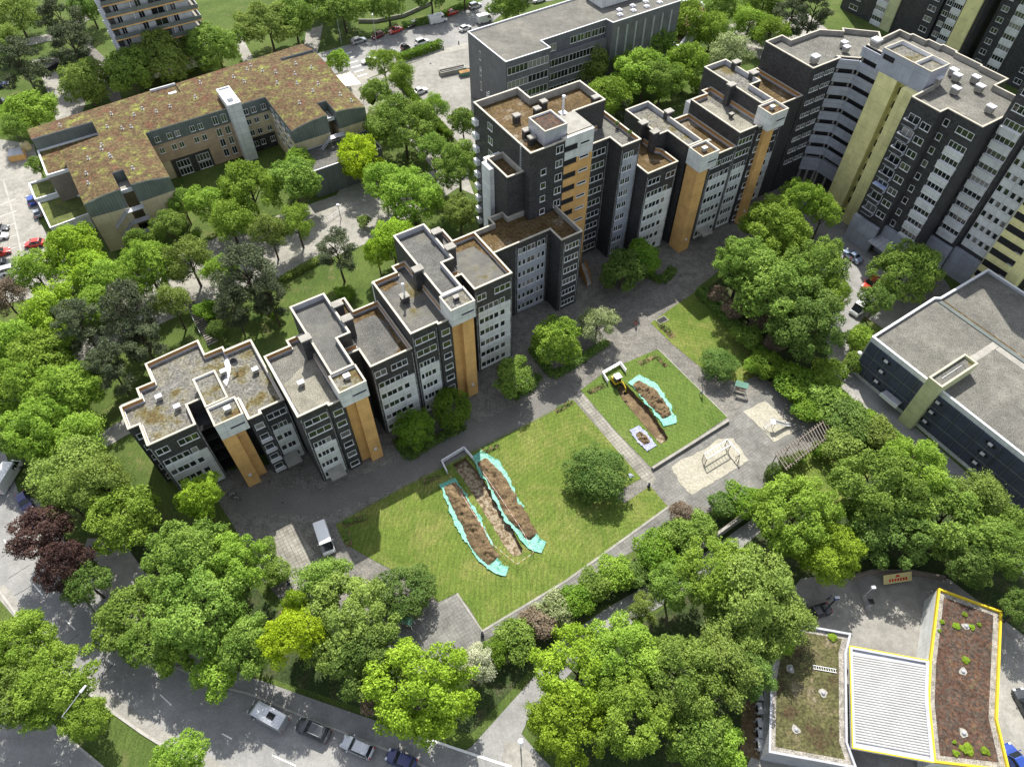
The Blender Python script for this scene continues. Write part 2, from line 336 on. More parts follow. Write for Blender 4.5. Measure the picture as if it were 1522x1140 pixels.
def hedge(pts,w,h,leaf,label,name='hedge',group=None,rough=.25,dens=26,z0=0.0,cat='hedge'):
    """clipped or loose hedge along a line of ground points; leaves over its whole skin"""
    r=np.random.default_rng(int(abs(pts[0][0]*131+pts[0][1]*17))%100000); P=[];Nn=[]
    pts=[Vector((p[0],p[1],0)) for p in pts]
    o=pts[0]
    for a,b in zip(pts,pts[1:]):
        d=(b-a); ln=d.length; d=d.normalized(); n=Vector((-d.y,d.x,0)); 
        m=int(dens*ln*(w+2*h)); s=r.uniform(-.02*ln,ln*1.02,m); u=r.uniform(-(w/2+h),(w/2+h),m)
        top=np.abs(u)<w/2; off=np.where(top,u,np.sign(u)*w/2); z=np.where(top,h,h-(np.abs(u)-w/2))
        wob=1+rough*(np.sin(s*1.1+a.x)*.5+np.sin(s*2.7+1.3*a.y)*.3+r.normal(0,.25,m))
        off=off*wob; z=z*(1+rough*.8*(np.sin(s*.9+2)*.4+np.sin(s*2.1)*.4)+r.normal(0,.03,m))
        X=a.x-o.x+d.x*s+n.x*off; Y=a.y-o.y+d.y*s+n.y*off
        P.append(np.stack([X,Y,z],1)); nz=np.where(top,1.0,.15); no=np.where(top,0,np.sign(u)); Nn.append(np.stack([n.x*no,n.y*no,nz],1))
    me=leaves_mesh(name,np.concatenate(P),np.concatenate(Nn),.15,int(r.integers(1e6)),4,1.0); me.materials.clear(); me.materials.append(L[leaf])
    ob=bpy.data.objects.new(name,me); link(ob); ob.location=(o.x,o.y,z0); return tag(ob,label,cat,group)

# ---------- windows ----------
WC={}
def win_meshes(w,h,n):
    k=(round(w,2),round(h,2),n)
    if k in WC:return WC[k]
    f=MB(); t=.07; fm=M['frame']
    f.box(0,w,-.07,.0,0,t,fm); f.box(0,w,-.07,.0,h-t,h,fm)
    f.box(0,t,-.068,.0,t,h-t,fm); f.box(w-t,w,-.068,.0,t,h-t,fm)
    for i in range(1,n): f.box(w*i/n-t*.55,w*i/n+t*.55,-.066,0,t,h-t,fm)
    f.box(-.05,w+.05,-.15,0,-.05,0-.002,fm)
    g=MB(); g.poly([(t,-.03,t),(w-t,-.03,t),(w-t,-.03,h-t),(t,-.03,h-t)],M['glass'])
    WC[k]=(f.mesh('window_frame'),g.mesh('pane')); return WC[k]
class Bld:
    def __init__(s,name,label,cat,u,v,z=0,group=None):
        s.u,s.v=u,v; s.z=z; p=UV(u,v,z); s.t=thing(name,label,cat,p,PH,group); s.nwin=0
    def L(s,u,v,z): return (u-s.u,-(v-s.v),z-s.z)
    def part(s,mb,name,parent=None):
        """mb is laid out in (U,-V,z) absolute; shift to the building's own base"""
        mb.v=[(x-s.u,y+s.v,z-s.z) for x,y,z in mb.v]; return mb.build(name,parent or s.t)
    def window(s,face,c,a,z,w,h,n,parent=None,out=.0):
        if s.nwin>=100: return
        s.nwin+=1
        f,g=win_meshes(w,h,n)
        if face=='F': loc,rz=s.L(a,c+out,z),0       # faces +V, a = U of left edge
        elif face=='L': loc,rz=s.L(c-out,a,z),-math.pi/2  # faces -U, a = V of far edge
        o=inst(f,'window',s.t,loc,rz); inst(g,'pane',o,(0,0,0))
def area(p): return .5*sum(a[0]*b[1]-b[0]*a[1] for a,b in zip(p,p[1:]+p[:1]))
def inset(p,d):
    """p CCW in (x,y); positive d shrinks"""
    n=len(p); out=[]
    for i in range(n):
        a,b,c=Vector(p[i-1]),Vector(p[i]),Vector(p[(i+1)%n]); e1=(b-a).normalized(); e2=(c-b).normalized()
        n1=Vector((-e1.y,e1.x)); n2=Vector((-e2.y,e2.x)); k=1+n1.dot(n2)
        q=b+(n1+n2)*(d/max(k,.3)); out.append((q.x,q.y))
    return out
def prism(m,poly,z0,z1,mat,cap=False):
    n=len(poly)
    for i in range(n):
        a,b=poly[i],poly[(i+1)%n]; m.poly([(a[0],a[1],z0),(b[0],b[1],z0),(b[0],b[1],z1),(a[0],a[1],z1)],mat)
    if cap: m.poly([(x,y,z1) for x,y in poly],mat)
def ring(m,p1,p2,z,mat):
    n=len(p1)
    for i in range(n):
        j=(i+1)%n; m.poly([(*p1[i],z),(*p1[j],z),(*p2[j],z),(*p2[i],z)],mat)
def block(B,polyUV,z,wall,roofm,z0=0,par=.95,cw=.27,inner='ochre',copm='coping',names=('wall','roof','parapet','coping')):
    """walls, sunken roof, parapet inner face in two colours, pale coping"""
    p=[(u,-v) for u,v in polyUV]
    if area(p)<0:p=p[::-1]
    w=MB(); prism(w,p,z0,z,M[wall]); B.part(w,names[0])
    ci=inset(p,cw); co=inset(p,-.05)
    r=MB(); r.poly([(x,y,z-par) for x,y in ci],M[roofm]); B.part(r,names[1])
    q=MB(); 
    if inner=='ochre': prism(q,ci,z-par*.62,z,M['ochre']); prism(q,inset(ci,.09),z-par,z-par*.62,M['flash']); ring(q,ci,inset(ci,.09),z-par*.62,M['white_metal'])
    else: prism(q,ci,z-par,z,M[inner])
    B.part(q,names[2])
    c=MB(); ring(c,co,ci,z+.06,M[copm]); prism(c,co,z-.10,z+.06,M[copm]); prism(c,ci,z-.02,z+.06,M[copm]); ring(c,co,p,z-.10,M[copm]); B.part(c,names[3])
def vent(u,v,z,label,w=.9,d=.7,h=.7,dark=True,group='roof vents'):
    B=Bld('roof_vent',label,'roof vent',u,v,z,group)
    m=MB(); m.box(u-w/2,u+w/2,-v-d/2,-v+d/2,z,z+h*.8,M['conc'] if not dark else M['slate']); B.part(m,'housing')
    m=MB(); m.box(u-w/2-.08,u+w/2+.08,-v-d/2-.08,-v+d/2+.08,z+h*.8+.1,z+h+.1,M['conc'] if dark else M['white_metal']); 
    for a in(-1,1):
        for b2 in(-1,1): m.box(u+a*(w/2-.06)-.03,u+a*(w/2-.06)+.03,-v+b2*(d/2-.06)-.03,-v+b2*(d/2-.06)+.03,z+h*.8,z+h*.8+.1,M['dark'])
    B.part(m,'lid')
def front(B,face,c,a0,a1,R,nst,style='panel',top=1,pat=(.95,1.75,.95),gap=.07,sep=.30,st=2.8,topw=((.06,.26,2),(.52,.42,3)),pm='white_panel',skipz=1.4,out=.0,pa=None,sill=2.9,wh=1.3):
    """a whole facade: single windows in the dark top storeys, pale bands with window strips below"""
    w=a1-a0
    if face=='F':
        for e_ in(a0+.02,a1-.16):
            m=MB(); m.box(e_,e_+.14,-(c+.035),-(c-.02),.2,R-.9,M['corner']); B.part(m,'corner_trim')
    def bx(m,x0,x1,z0,z1,t0,t1,mat):
        if face=='F': m.box(x0,x1,-(c+t1),-(c+t0),z0,z1,mat)
        else: m.box(c-t1,c-t0,-x0,-x1,z0,z1,mat)
    for k in range(nst):
        zs=R-sill-st*k
        if zs<.3: break
        if k<top or style=='plain':
            for o,ww,n in topw: B.window(face,c,a0+o*w,zs,ww*w,wh,n,out=.01)
            continue
        if style=='panel':
            m=MB(); e0,e1=(a0+.35,a1-.3) if pa is None else pa
            # pale band from this storey's sill down to the next storey's window head, with piers between windows
            bx(m,e0,e1,max(zs-(st-wh)-.02,.35),zs-.03,.0,.16,M[pm])
            # pattern of windows
            x=e0+.12; i=0; spans=[]
            while x+pat[i%len(pat)]<=e1-.08:
                ww=pat[i%len(pat)]; spans.append((x,x+ww)); x+=ww+(sep if i%len(pat)==len(pat)-1 else gap); i+=1
            prev=e0
            if k>top:
                for s0,s1 in spans+[(e1,e1)]:
                    if s0-prev>.05: bx(m,prev,s0,zs-.03,zs+wh-.02,.0,.10,M[pm])
                    prev=s1
            B.part(m,'spandrel_panel')
            for s0,s1 in spans: B.window(face,c,s0,zs,s1-s0,wh-.03,2 if s1-s0>1 else 1,out=.04)
M['gravel']=speckle('roof_gravel',[(.32,(.098,.096,.086)),(.5,(.125,.122,.110)),(.68,(.165,.158,.138))],.12,8.5,fine=(.25,1.85),mid=.7,amt=(.86,1.14),bp=1.0)
M['gravel_dark']=speckle('roof_gravel_grey',[(.35,(.080,.080,.076)),(.50,(.108,.107,.100)),(.58,(.128,.124,.105)),(.65,(.095,.080,.03))],.14,8.5,fine=(.25,1.85),mid=.8,amt=(.86,1.14),bp=1.0)
M['gravel_moss']=speckle('roof_gravel_mossy',[(.30,(.20,.195,.175)),(.42,(.115,.112,.105)),(.52,(.155,.148,.120)),(.60,(.10,.085,.035)),(.72,(.085,.045,.02))],.22,3.0,fine=(.45,1.55),mid=1.3,amt=(.8,1.2),bp=.5)
M['moss']=speckle('roof_moss',[(.30,(.20,.18,.14)),(.42,(.10,.068,.035)),(.52,(.085,.058,.022)),(.62,(.065,.042,.020)),(.78,(.10,.095,.028))],.28,3,fine=(.45,1.6),mid=1.6,amt=(.75,1.25),bp=.6)
M['sedum']=speckle('sedum_roof',[(.30,(.12,.045,.028)),(.42,(.080,.050,.026)),(.53,(.095,.070,.032)),(.61,(.11,.105,.032)),(.70,(.20,.22,.035))],.42,2.2,fine=(.5,1.55),mid=1.4,amt=(.62,1.4),bp=.9,detail=9)
M['sedum_red']=speckle('red_sedum_roof',[(.3,(.042,.030,.022)),(.43,(.075,.040,.027)),(.50,(.052,.046,.038)),(.58,(.092,.046,.030)),(.68,(.070,.066,.038))],.8,3.4,fine=(.45,1.6),mid=2.2,amt=(.75,1.25),bp=.8,detail=8)
M['sedum_olive']=speckle('olive_sedum_roof',[(.3,(.070,.040,.024)),(.42,(.055,.044,.022)),(.50,(.070,.072,.028)),(.60,(.100,.088,.044)),(.70,(.19,.165,.12))],.30,3,fine=(.45,1.6),mid=1.6,amt=(.75,1.25),bp=.8,detail=8)
M['tiles_roof']=pavers('terrace_tiles',(.13,.13,.12),(.17,.165,.15),(.07,.07,.06),.5,.5,-PH)
GRP='roof vents on the apartment blocks'
def stair(B,u0,u1,v0,v1,zt,zb,uc0,uc1,vc,ub0,ub1,vb,roofm='moss',col='orange',lamp=True):
    """pale box on top, rendered shaft below it"""
    m=MB(); p=[(u0,-v1),(u1,-v1),(u1,-v0),(u0,-v0)]
    prism(m,p,zb,zt,M['grey_panel' if B.v>-60 else 'white_panel']); m.poly([(x,y,zb) for x,y in p],M['orange']); 
    if col!='yellow': m.box(u0+(u1-u0)*.42,u0+(u1-u0)*.93,-(v1+.03),-(v1-.05),zt-1.95,zt-1.68,M['dark']); m.box(u0+(u1-u0)*.40,u0+(u1-u0)*.95,-(v1+.10),-(v1-.05),zt-2.06,zt-1.96,M['white_metal'])
    sb=B.part(m,'stair_head')
    r=MB(); q=inset(p,.22); r.poly([(x,y,zt-.35) for x,y in q],M[roofm]); B.part(r,'stair_head_roof',sb)
    c=MB(); prism(c,q,zt-.36,zt+.05,M['white_metal']); ring(c,inset(p,-.04),q,zt+.05,M['coping']); prism(c,inset(p,-.04),zt-.08,zt+.05,M['coping']); B.part(c,'stair_head_coping',sb)
    s=MB(); s.box(uc0,uc1,-vc,-(v0+.3),0,zb,M[col]); sh=B.part(s,'stair_shaft')
    s=MB(); s.box(ub0,ub1,-vb,-(v0+.2),0,zb,M[col]); B.part(s,'shaft_recess',sh)
    if lamp:
        s=MB(); s.lathe([(.28,-(vc+.02)),(.28,-(vc+.16)),(.12,-(vc+.2))],((uc0+uc1)/2,0,3.1),M['white_metal'],10,'y'); B.part(s,'shaft_lamp',sh)
def canopy(B,u0,u1,v0,v1,z=2.5):
    u0+=.3; u1-=.3; v1-=.5; m=MB(); m.box(u0,u1,-v1,-v0,z,z+.22,M['conc']); c=B.part(m,'entrance_canopy')
def backbalc(B,u0,u1,v,z,d=1.3):
    m=MB(); m.box(u0,u1,-(v-d*0),-(v-d),0.5,z-.5,M['white_panel']); m.box(u0+.12,u1-.12,-(v),-(v-d+.12),z-.5,z-.3,M['conc']); B.part(m,'balcony_tower')
# --- left group -------------------------------------------------------------
A=Bld('apartment_block','lowest dark block at the left end, with mottled roof and satellite dish','apartment block',-5,-80,0,'dark slate apartment blocks')
block(A,[(-15.6,-84),(-12.6,-84),(-12.6,-86.2),(-10.2,-86.2),(-10.2,-90.4),(-1.7,-90.9),(-1.7,-87.4),(1.2,-87.4),(1.2,-86.4),(5.5,-86.4),(5.5,-72.2),(1.8,-72.2),(1.8,-71.5),(-.3,-71.5),(-.3,-76),(-4.9,-76),(-4.9,-79),(-7,-79),(-7,-74.8),(-14,-74.8),(-14,-79.2),(-15.6,-79.2)],15,'slate','gravel_moss')
front(A,'F',-74.8,-14,-7,15,5)
front(A,'F',-72.2,1.8,5.5,15,5,pat=(.9,1.3,.8),gap=.2,topw=((.12,.8,3),))
for k in range(5):
    A.window('F',-71.5,.1,15-2.95-2.8*k,1.35,1.25,1,out=.02)
    m=MB(); z=15-2.9-2.8*k
    if k: m.box(-.05,1.7,-71.5*-1-.0-.9 if 0 else 71.5-.65,71.5,z-.25+1.2-1.2,z-.1,M['white_panel']); A.part(m,'bay_sill')
    A.window('F',-79.2,-15.2,z,1.1,1.2,1,out=.02) if k<5 else None
m=MB()
for k in range(5):
    z=.3+2.8*k
    m.box(-6.95,-4.95,76.2,79,z-.1,z+.08,M['slate'])
    for j in range(6): m.box(-6.9,-5.0,76.15,76.22,z+.15+j*.16,z+.22+j*.16,M['dark'])
A.part(m,'recessed_balconies')
B=A; m=MB(); p=[(-4.8,76),(-1.4,76),(-1.4,82.2),(-4.8,82.2)]; prism(m,p,14.9,16.2,M['white_panel']); q=inset(p,.25); m.poly([(x,y,15.9) for x,y in q],M['gravel_moss']); prism(m,q,15.9,16.25,M['white_metal']); ring(m,inset(p,-.05),q,16.25,M['coping']); prism(m,inset(p,-.05),16.1,16.25,M['coping']); A.part(m,'raised_roof')
stair(A,-4.7,-.5,-74.4,-70.7,17.6,14.1,-4.75,-2.7,-71.15,-2.7,-1.3,-72.3,'gravel_moss')
backbalc(A,-15.6,-12.7,-84,14.4); backbalc(A,1.4,5.5,-86.4,14.4)
canopy(A,1.6,4.6,-71.8,-68.9)
B=Bld('apartment_block','dark six storey block with narrow raised roof, second from the left','apartment block',14,-72,0,'dark slate apartment blocks')
block(B,[(5.75,-79.2),(9.8,-79.2),(9.8,-80.5),(12.5,-80.5),(12.5,-65.3),(10.3,-65.3),(10.3,-65.75),(5.75,-65.75)],17.8,'slate','gravel',names=('wall','roof','parapet','coping'))
block(B,[(18.3,-84.2),(21.3,-84.2),(21.3,-80.7),(25.55,-80.7),(25.55,-68.6),(18.5,-68.6),(18.5,-72.7),(16.3,-72.7),(16.3,-74.1),(18.3,-74.1)],17.8,'slate','gravel_dark')
block(B,[(12.5,-84),(18.25,-84),(18.25,-74.05),(16.1,-74.05),(16.1,-68),(12.5,-68)],20.6,'slate','gravel_dark',inner='flash')
front(B,'F',-65.75,5.95,10.1,17.8,6,top=2,pat=(.6,1.2,.8),topw=((.08,.86,3),))
for k in range(6): B.window('F',-65.3,10.6,17.8-2.95-2.8*k,1.5,1.25,1,out=.02)
front(B,'F',-68.6,18.6,25.5,17.8,6,topw=((.04,.28,2),(.44,.40,3)))
stair(B,12.1,16.3,-68.1,-64.4,20.4,17,14.1,16.1,-64.9,12.7,14.1,-65.9,'gravel_moss')
backbalc(B,6,9.5,-79.2,17); backbalc(B,21.6,25.4,-80.7,17)
canopy(B,6.5,9.6,-65.7,-62.8)
B3=Bld('apartment_block','dark block with steel flue on its roof, joined to the flat link block','apartment block',36,-74,0,'dark slate apartment blocks')
block(B3,[(25.75,-82.2),(30,-82.2),(30,-83.8),(32.45,-83.8),(32.45,-68.4),(30.2,-68.4),(30.2,-68.85),(25.75,-68.85)],20.6,'slate','gravel_dark')
block(B3,[(38.3,-87.5),(41.6,-87.5),(41.6,-84),(45.85,-84),(45.85,-71.9),(38.7,-71.9),(38.7,-76),(36.3,-76),(36.3,-77.3),(38.3,-77.3)],20.6,'slate','gravel_dark')
block(B3,[(32.5,-87.3),(38.2,-87.3),(38.2,-77.3),(36.1,-77.3),(36.1,-71),(32.5,-71)],23.4,'slate','gravel_dark',inner='flash')
front(B3,'F',-68.85,25.9,30.1,20.6,7,top=2,topw=((.08,.82,3),),pat=(.6,1.2,.8))
for k in range(7): B3.window('F',-68.4,30.6,20.6-2.95-2.8*k,1.45,1.25,1,out=.02)
front(B3,'F',-71.9,38.8,45.7,20.6,7,topw=((.04,.25,2),(.52,.44,3)))
stair(B3,32.05,36.25,-70.9,-67.3,23.4,19.9,34.1,36.1,-67.8,32.7,34.1,-68.8,'gravel_moss')
backbalc(B3,26,29.7,-82.2,19.8); backbalc(B3,42,45.7,-84,19.8)
canopy(B3,26.5,29.6,-68.8,-66)
CL=Bld('apartment_block','flat roofed link block between the stepped row and the tall tower','apartment block',55,-82,0,'dark slate apartment blocks')
block(CL,[(45.95,-80.3),(45.95,-87),(51.5,-87),(51.5,-88.9),(54.7,-88.9),(54.7,-87.2),(63.8,-87.2),(63.8,-76.8),(59.2,-76.8),(59.2,-80.3)],17.8,'slate','moss',inner='conc')
front(CL,'F',-80.3,51.9,58.6,17.8,6,top=0,pat=(.7,.7,1.7),gap=.25,sep=.5,pm='grey_panel',sill=2.7)
front(CL,'F',-76.8,59.8,63.6,17.8,6,style='plain',topw=((.08,.8,4),))
# --- tower --------------------------------------------------------------------
T=Bld('apartment_tower','tall dark tower with orange stair front and grey rooftop box','apartment tower',66,-95,0,'dark slate apartment blocks')
block(T,[(58,-104),(67.5,-104),(67.5,-99.8),(78.6,-99.8),(78.6,-91.9),(71.55,-91.9),(71.55,-86.0),(65.2,-86.0),(65.2,-85.4),(63,-85.4),(63,-85.3),(58,-85.3)],30.8,'slate','moss',inner='conc',par=1.3)
block(T,[(54.6,-94),(57.95,-94),(57.95,-87.25),(54.6,-87.25)],26.2,'slate','moss',inner='conc',z0=17.8,par=1.0,names=('annex_wall','annex_roof','annex_parapet','annex_coping'))
m=MB(); m.box(53.6,54.55,91.5,94.2,0,25.6,M['white_panel']); m.box(54.6,57.9,94.05,95.3,0,25.6,M['white_panel']); T.part(m,'balcony_tower')
m=MB(); m.box(54.62,57.9,87.3,94,0,17.8,M['slate']); T.part(m,'annex_base')
m=MB(); p=[(61.7,86.6),(66.3,86.6),(66.3,91.6),(61.7,91.6)]; prism(m,p,30,32.9,M['flash']); q=inset(p,.2); m.poly([(x,y,32.6) for x,y in q],M['sedum_red']); ring(m,inset(p,-.05),q,32.95,M['coping']); prism(m,q,32.6,32.95,M['white_metal']); prism(m,inset(p,-.05),32.8,32.95,M['coping']); T.part(m,'rooftop_box')
m=MB(); m.box(66.4,71.5,86.3,91.8,30.1,31.0,M['conc']); T.part(m,'concrete_roof')
m=MB(); m.box(65.25,71.5,85.62,85.98,26.3,30.86,M['white_panel']); T.part(m,'stair_head')
m=MB(); m.box(65.25,71.5,85.62,85.98,0,26.28,M['orange']); T.part(m,'stair_shaft')
for k in range(10):
    z=29.3-2.8*k
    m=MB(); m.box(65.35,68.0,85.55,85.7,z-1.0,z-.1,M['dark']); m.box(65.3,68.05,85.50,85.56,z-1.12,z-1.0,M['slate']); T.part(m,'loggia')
    T.window('F',-85.6,68.6,z-.75,2.0,.55,1,out=.03)
    T.window('F',-85.4,63.3,z-.6,1.5,1.4,2,out=.02)
    if k>0: T.window('F',-85.3,60.2,z-.9,1.1,1.2,1,out=.02)
    T.window('L',58,-99,z-1.0,1.5,1.3,2) if k<9 else None
for k in range(9):
    m=MB(); m.box(57.2,57.95,102.2,103.6,28-2.8*k-.9,28-2.8*k+.1,M['white_panel']); T.part(m,'side_balcony')
def ladder(u,v,z0,z1,label):
    Q=Bld('ladder',label,'ladder',u,v,z0,'roof ladders'); m=MB()
    for s in(-.25,.25): m.bar((u+s,-v,z0),(u+s,-v,z1),.035,M['white_metal'],4)
    z=z0+.3
    while z<z1: m.bar((u-.25,-v,z),(u+.25,-v,z),.025,M['white_metal'],4); z+=.35
    Q.part(m,'rails')
ladder(61.0,-103.85,29.5,32,'short ladder over the back edge of the tall tower roof')
ladder(57.9,-87.9,25.2,31.8,'long ladder from the mossy annex up to the tower roof')
# --- right of tower -------------------------------------------------------------
C=Bld('apartment_block','dark block with tiled roof terrace, right against the tall tower','apartment block',79,-88,0,'dark slate apartment blocks')
block(C,[(71.6,-91.85),(76.8,-91.85),(76.8,-95.2),(81.25,-95.2),(81.25,-83.9),(76.8,-83.9),(76.8,-87.4),(71.6,-87.4)],26.2,'slate','tiles_roof',names=('wall','terrace','parapet','coping'))
front(C,'F',-83.9,77,81.1,26.2,9,top=0,pat=(1.1,1.1,1.0),gap=.06,pm='grey_panel')
front(C,'F',-87.4,71.8,76.6,26.2,9,style='plain',topw=((.08,.8,4),))
D=Bld('apartment_block','dark block with brown mossy low roof and pale box on a tan shaft','apartment block',88,-86,0,'dark slate apartment blocks')
block(D,[(81.35,-91),(88,-91),(88,-86.4),(88.7,-85.6),(88.7,-80.8),(81.35,-80.8)],20.6,'slate','moss')
block(D,[(88.1,-96.7),(93.85,-96.7),(93.85,-80.6),(90.3,-80.6),(90.3,-86.5),(88.1,-86.5)],23.4,'slate','gravel_moss',inner='flash')
block(D,[(93.95,-92.2),(101.4,-92.2),(101.4,-78.5),(94.4,-78.5),(94.4,-80.4),(93.95,-80.4)],20.6,'slate','moss')
front(D,'F',-80.8,81.4,88.6,20.6,7,topw=((.05,.4,3),(.66,.3,2)),pm='white_panel')
front(D,'F',-78.5,95.2,101.2,20.6,7,topw=((.03,.42,3),(.52,.45,4)))
stair(D,90.2,94.4,-80.3,-76.5,23.4,20,90.3,92.9,-76.95,92.9,94.0,-77.9,'moss')
m=MB(); m.box(94.2,101.5,92.25,93.6,0,19.6,M['white_panel']); D.part(m,'balcony_tower')
E2=Bld('apartment_block','dark block with tan shaft and mossed box top, left of the gallery block','apartment block',108,-85,0,'dark slate apartment blocks')
block(E2,[(101.5,-92.6),(105.6,-92.6),(105.6,-94),(108.2,-94),(108.2,-78.1),(106,-78.1),(106,-78.6),(101.5,-78.6)],23.4,'slate','gravel_moss')
block(E2,[(108.3,-97.1),(114.2,-97.1),(114.2,-87),(111.4,-87),(111.4,-80.8),(108.3,-80.8)],26.2,'slate','gravel_moss',inner='flash')
block(E2,[(111.5,-86.9),(114.3,-86.9),(114.3,-94.5),(121.6,-94.5),(121.6,-81.6),(111.5,-81.6)],23.4,'slate','moss')
front(E2,'F',-78.6,101.6,105.9,23.4,8,top=2,topw=((.05,.85,4),),pat=(.8,1.3,.8))
for k in range(8): E2.window('F',-78.1,106.2,23.4-2.95-2.8*k,1.4,1.25,1,out=.02)
front(E2,'F',-81.6,112.2,117.6,23.4,8,top=3,topw=((.1,.75,3),),pat=(1.0,1.4,1.0))
stair(E2,107.0,111.4,-80.5,-76.8,26.2,22.7,107.2,109.6,-77.3,109.6,110.9,-78.3,'sedum')
m=MB(); m.box(101.6,105.4,92.65,94.0,0,22.4,M['white_panel']); E2.part(m,'balcony_tower')
canopy(D,95.5,98.7,-78.4,-75.4)
# chimneys / shafts standing between roofs
def chim(B,u,v,z0,z1,w=1.5):
    m=MB(); m.box(u-w/2,u+w/2,-v-.55,-v+.55,z0,z1,M['slate']); c=B.part(m,'chimney'); m=MB(); m.box(u-w/2-.12,u+w/2+.12,-v-.67,-v+.67,z1,z1+.22,M['conc']); B.part(m,'chimney_cap',c)
for B_,l in((B,[(12.0,-76.2,17,21.0),(18.9,-80.2,17,21.0),(18.9,-76.6,17,21.0)]),(B3,[(32,-77.7,19.9,23.8),(38.8,-84,19.9,23.8),(38.8,-79.5,19.9,23.8)]),(D,[(87.6,-90.6,19.8,23.9),(94.3,-91,19.8,23.9),(87.5,-87,19.8,23.9)]),(E2,[(107.6,-88.5,22.6,26.6),(114.6,-94.5,22.6,26.6),(114.6,-89.5,22.6,26.6)])):
    for a in l: chim(B_,*a)
# vents: (u,v,z,label)
for a in [(-10.2,-83.0,14.25,'low square vent near the left edge of the lowest block roof'),(-8.4,-79.7,14.25,'square vent beside the recessed balconies on the lowest block'),(-.4,-82.6,14.25,'square vent beside the raised moss roof of the lowest block'),(3.9,-80.3,14.25,'square vent right of the dish on the lowest block roof'),(-2.1,-72.7,17.25,'small vent on the white stair box of the lowest block'),
          (8.6,-71.6,17.05,'small vent on the half pale gravel roof'),(14.3,-66.6,20.05,'small vent on the white stair box of the second block'),(34.1,-69.3,23.05,'small vent on the white stair box beside the dark roof with the flue'),(92.2,-78.3,23.05,'small vent on the pale stair box right of the tiled terrace'),(104.9,-84.5,22.65,'dark vent on the pale rough roof between the two tan shafts'),(108.9,-78.7,25.85,'small vent on the green moss of the last stair box'),
          (98.3,-83.0,19.85,'dark round topped vent on the brown roof strip beside the tan shaft')]:
    vent(*a,dark='dark' in a[3],group=GRP,w=.8,d=.6,h=.65)
for a in [(62.3,-96.3,29.5,'dark vent nearest the grey rooftop box corner on the tower roof'),(61.2,-91.5,29.5,'dark vent left of the grey rooftop box on the tower roof'),(60.8,-89.2,29.5,'dark vent nearest the front edge on the tower roof'),(66.6,-96.2,29.5,'dark vent behind the grey rooftop box on the tower roof'),(77.6,-93.6,29.5,'dark vent in the far right corner of the tower roof'),(68.9,-97.5,29.5,'dark vent beside the ladder bay of the tower roof')]:
    vent(*a,dark=True,group='dark vents on the tower roof',w=1.1,d=1.0,h=1.35)
# flue
F_=Bld('flue','steel chimney flue on a dark base in the middle of the dark gravel roof','flue',28.6,-76.3,19.9)
m=MB(); m.box(28,29.2,75.8,76.9,19.85,20.9,M['slate']); m.box(27.9,29.3,75.7,77,20.9,21.05,M['conc']); F_.part(m,'base'); m=MB(); m.lathe([(.16,21.0),(.16,23.2),(.26,23.2),(.26,23.5),(.1,23.65)],(28.6,76.3,0),M['white_metal'],10); F_.part(m,'pipe')
F_=Bld('flue','tall steel flue beside the concrete roof patch of the tower','flue',70.2,-93.3,29.5)
m=MB(); m.box(69.6,70.9,92.7,93.9,29.5,30.3,M['white_metal']); F_.part(m,'base'); m=MB(); m.lathe([(.2,30.3),(.2,33.2),(.3,33.2),(.3,33.5)],(70.2,93.3,0),M['white_metal'],10); F_.part(m,'pipe')
# dish
Dd=Bld('satellite_dish','dark round satellite dish on the mottled roof of the lowest block','satellite dish',1.7,-82.4,14.25)
m=MB(); m.bar((1.7,82.4,14.25),(1.7,82.4,15.6),.06,M['white_metal'],6)
for a in(0,2.1,4.2): m.bar((1.7,82.4,15.0),(1.7+.8*math.cos(a),82.4+.8*math.sin(a),14.27),.035,M['white_metal'],4)
Dd.part(m,'mast')
m=MB(); m.lathe([(.05,0),(.38,.05),(.62,.17),(.64,.17),(.40,.02),(.05,-.05)],(0,0,0),M['slate'],18); o=m.build('reflector',Dd.t,True); o.location=(-.2,.1,1.6); o.rotation_euler=(R_(50),0,R_(25))
# terrace planters
for i,(u,v,l) in enumerate([(78.2,-94.4,'potted plant in the left back corner of the tiled roof terrace'),(80.7,-86.6,'flowering pot by the front right of the tiled roof terrace'),(80.6,-90.2,'potted green plant at the right parapet of the tiled roof terrace')]):
    Q=Bld('potted_plant',l,'potted plant',u,v,25.5,'pots on the roof terrace'); m=MB(); m.lathe([(.22,25.45),(.3,25.95),(.26,25.95)],(u,-v,0),M['conc'],10); Q.part(m,'pot')
    c=inst(CR['bush'][0],'foliage',Q.t,(0,0,.85),i,(.45,.45,.4)); c.material_slots[0].link='OBJECT'; c.material_slots[0].material=L['deep']

def patch(B,poly,z,mat,name):
    m=MB(); m.poly([(u,-v,z) for u,v in wob([(a*10,b*10) for a,b in poly],1.6,9) for u,v in [(u/10,v/10)]],M[mat]); B.part(m,name)
def wob(p,amp=1.2,seg=6):
    out=[]; r=random.Random(int(abs(p[0][0])))
    for i,a in enumerate(p):
        b=p[(i+1)%len(p)]; n=max(1,int(math.dist(a,b)/seg))
        for k in range(n):
            t=k/n; out.append((a[0]+(b[0]-a[0])*t+r.uniform(-amp,amp)*(k>0),a[1]+(b[1]-a[1])*t+r.uniform(-amp,amp)*(k>0)))
    return out
M['pale_gravel']=speckle('pale_roof_gravel',[(.35,(.15,.145,.12)),(.6,(.24,.23,.19))],.3,7,fine=(.35,1.7),bp=.8)
patch(B,[(6.3,-73.2),(12.0,-75.8),(11.8,-66),(10.2,-66.4),(6.3,-66.4)],16.87,'pale_gravel','pale_gravel_patch')
patch(E2,[(101.9,-92),(105.4,-91),(105.6,-86),(107.8,-84),(107.4,-79.4),(102,-79.2)],22.47,'pale_gravel','pale_gravel_patch')
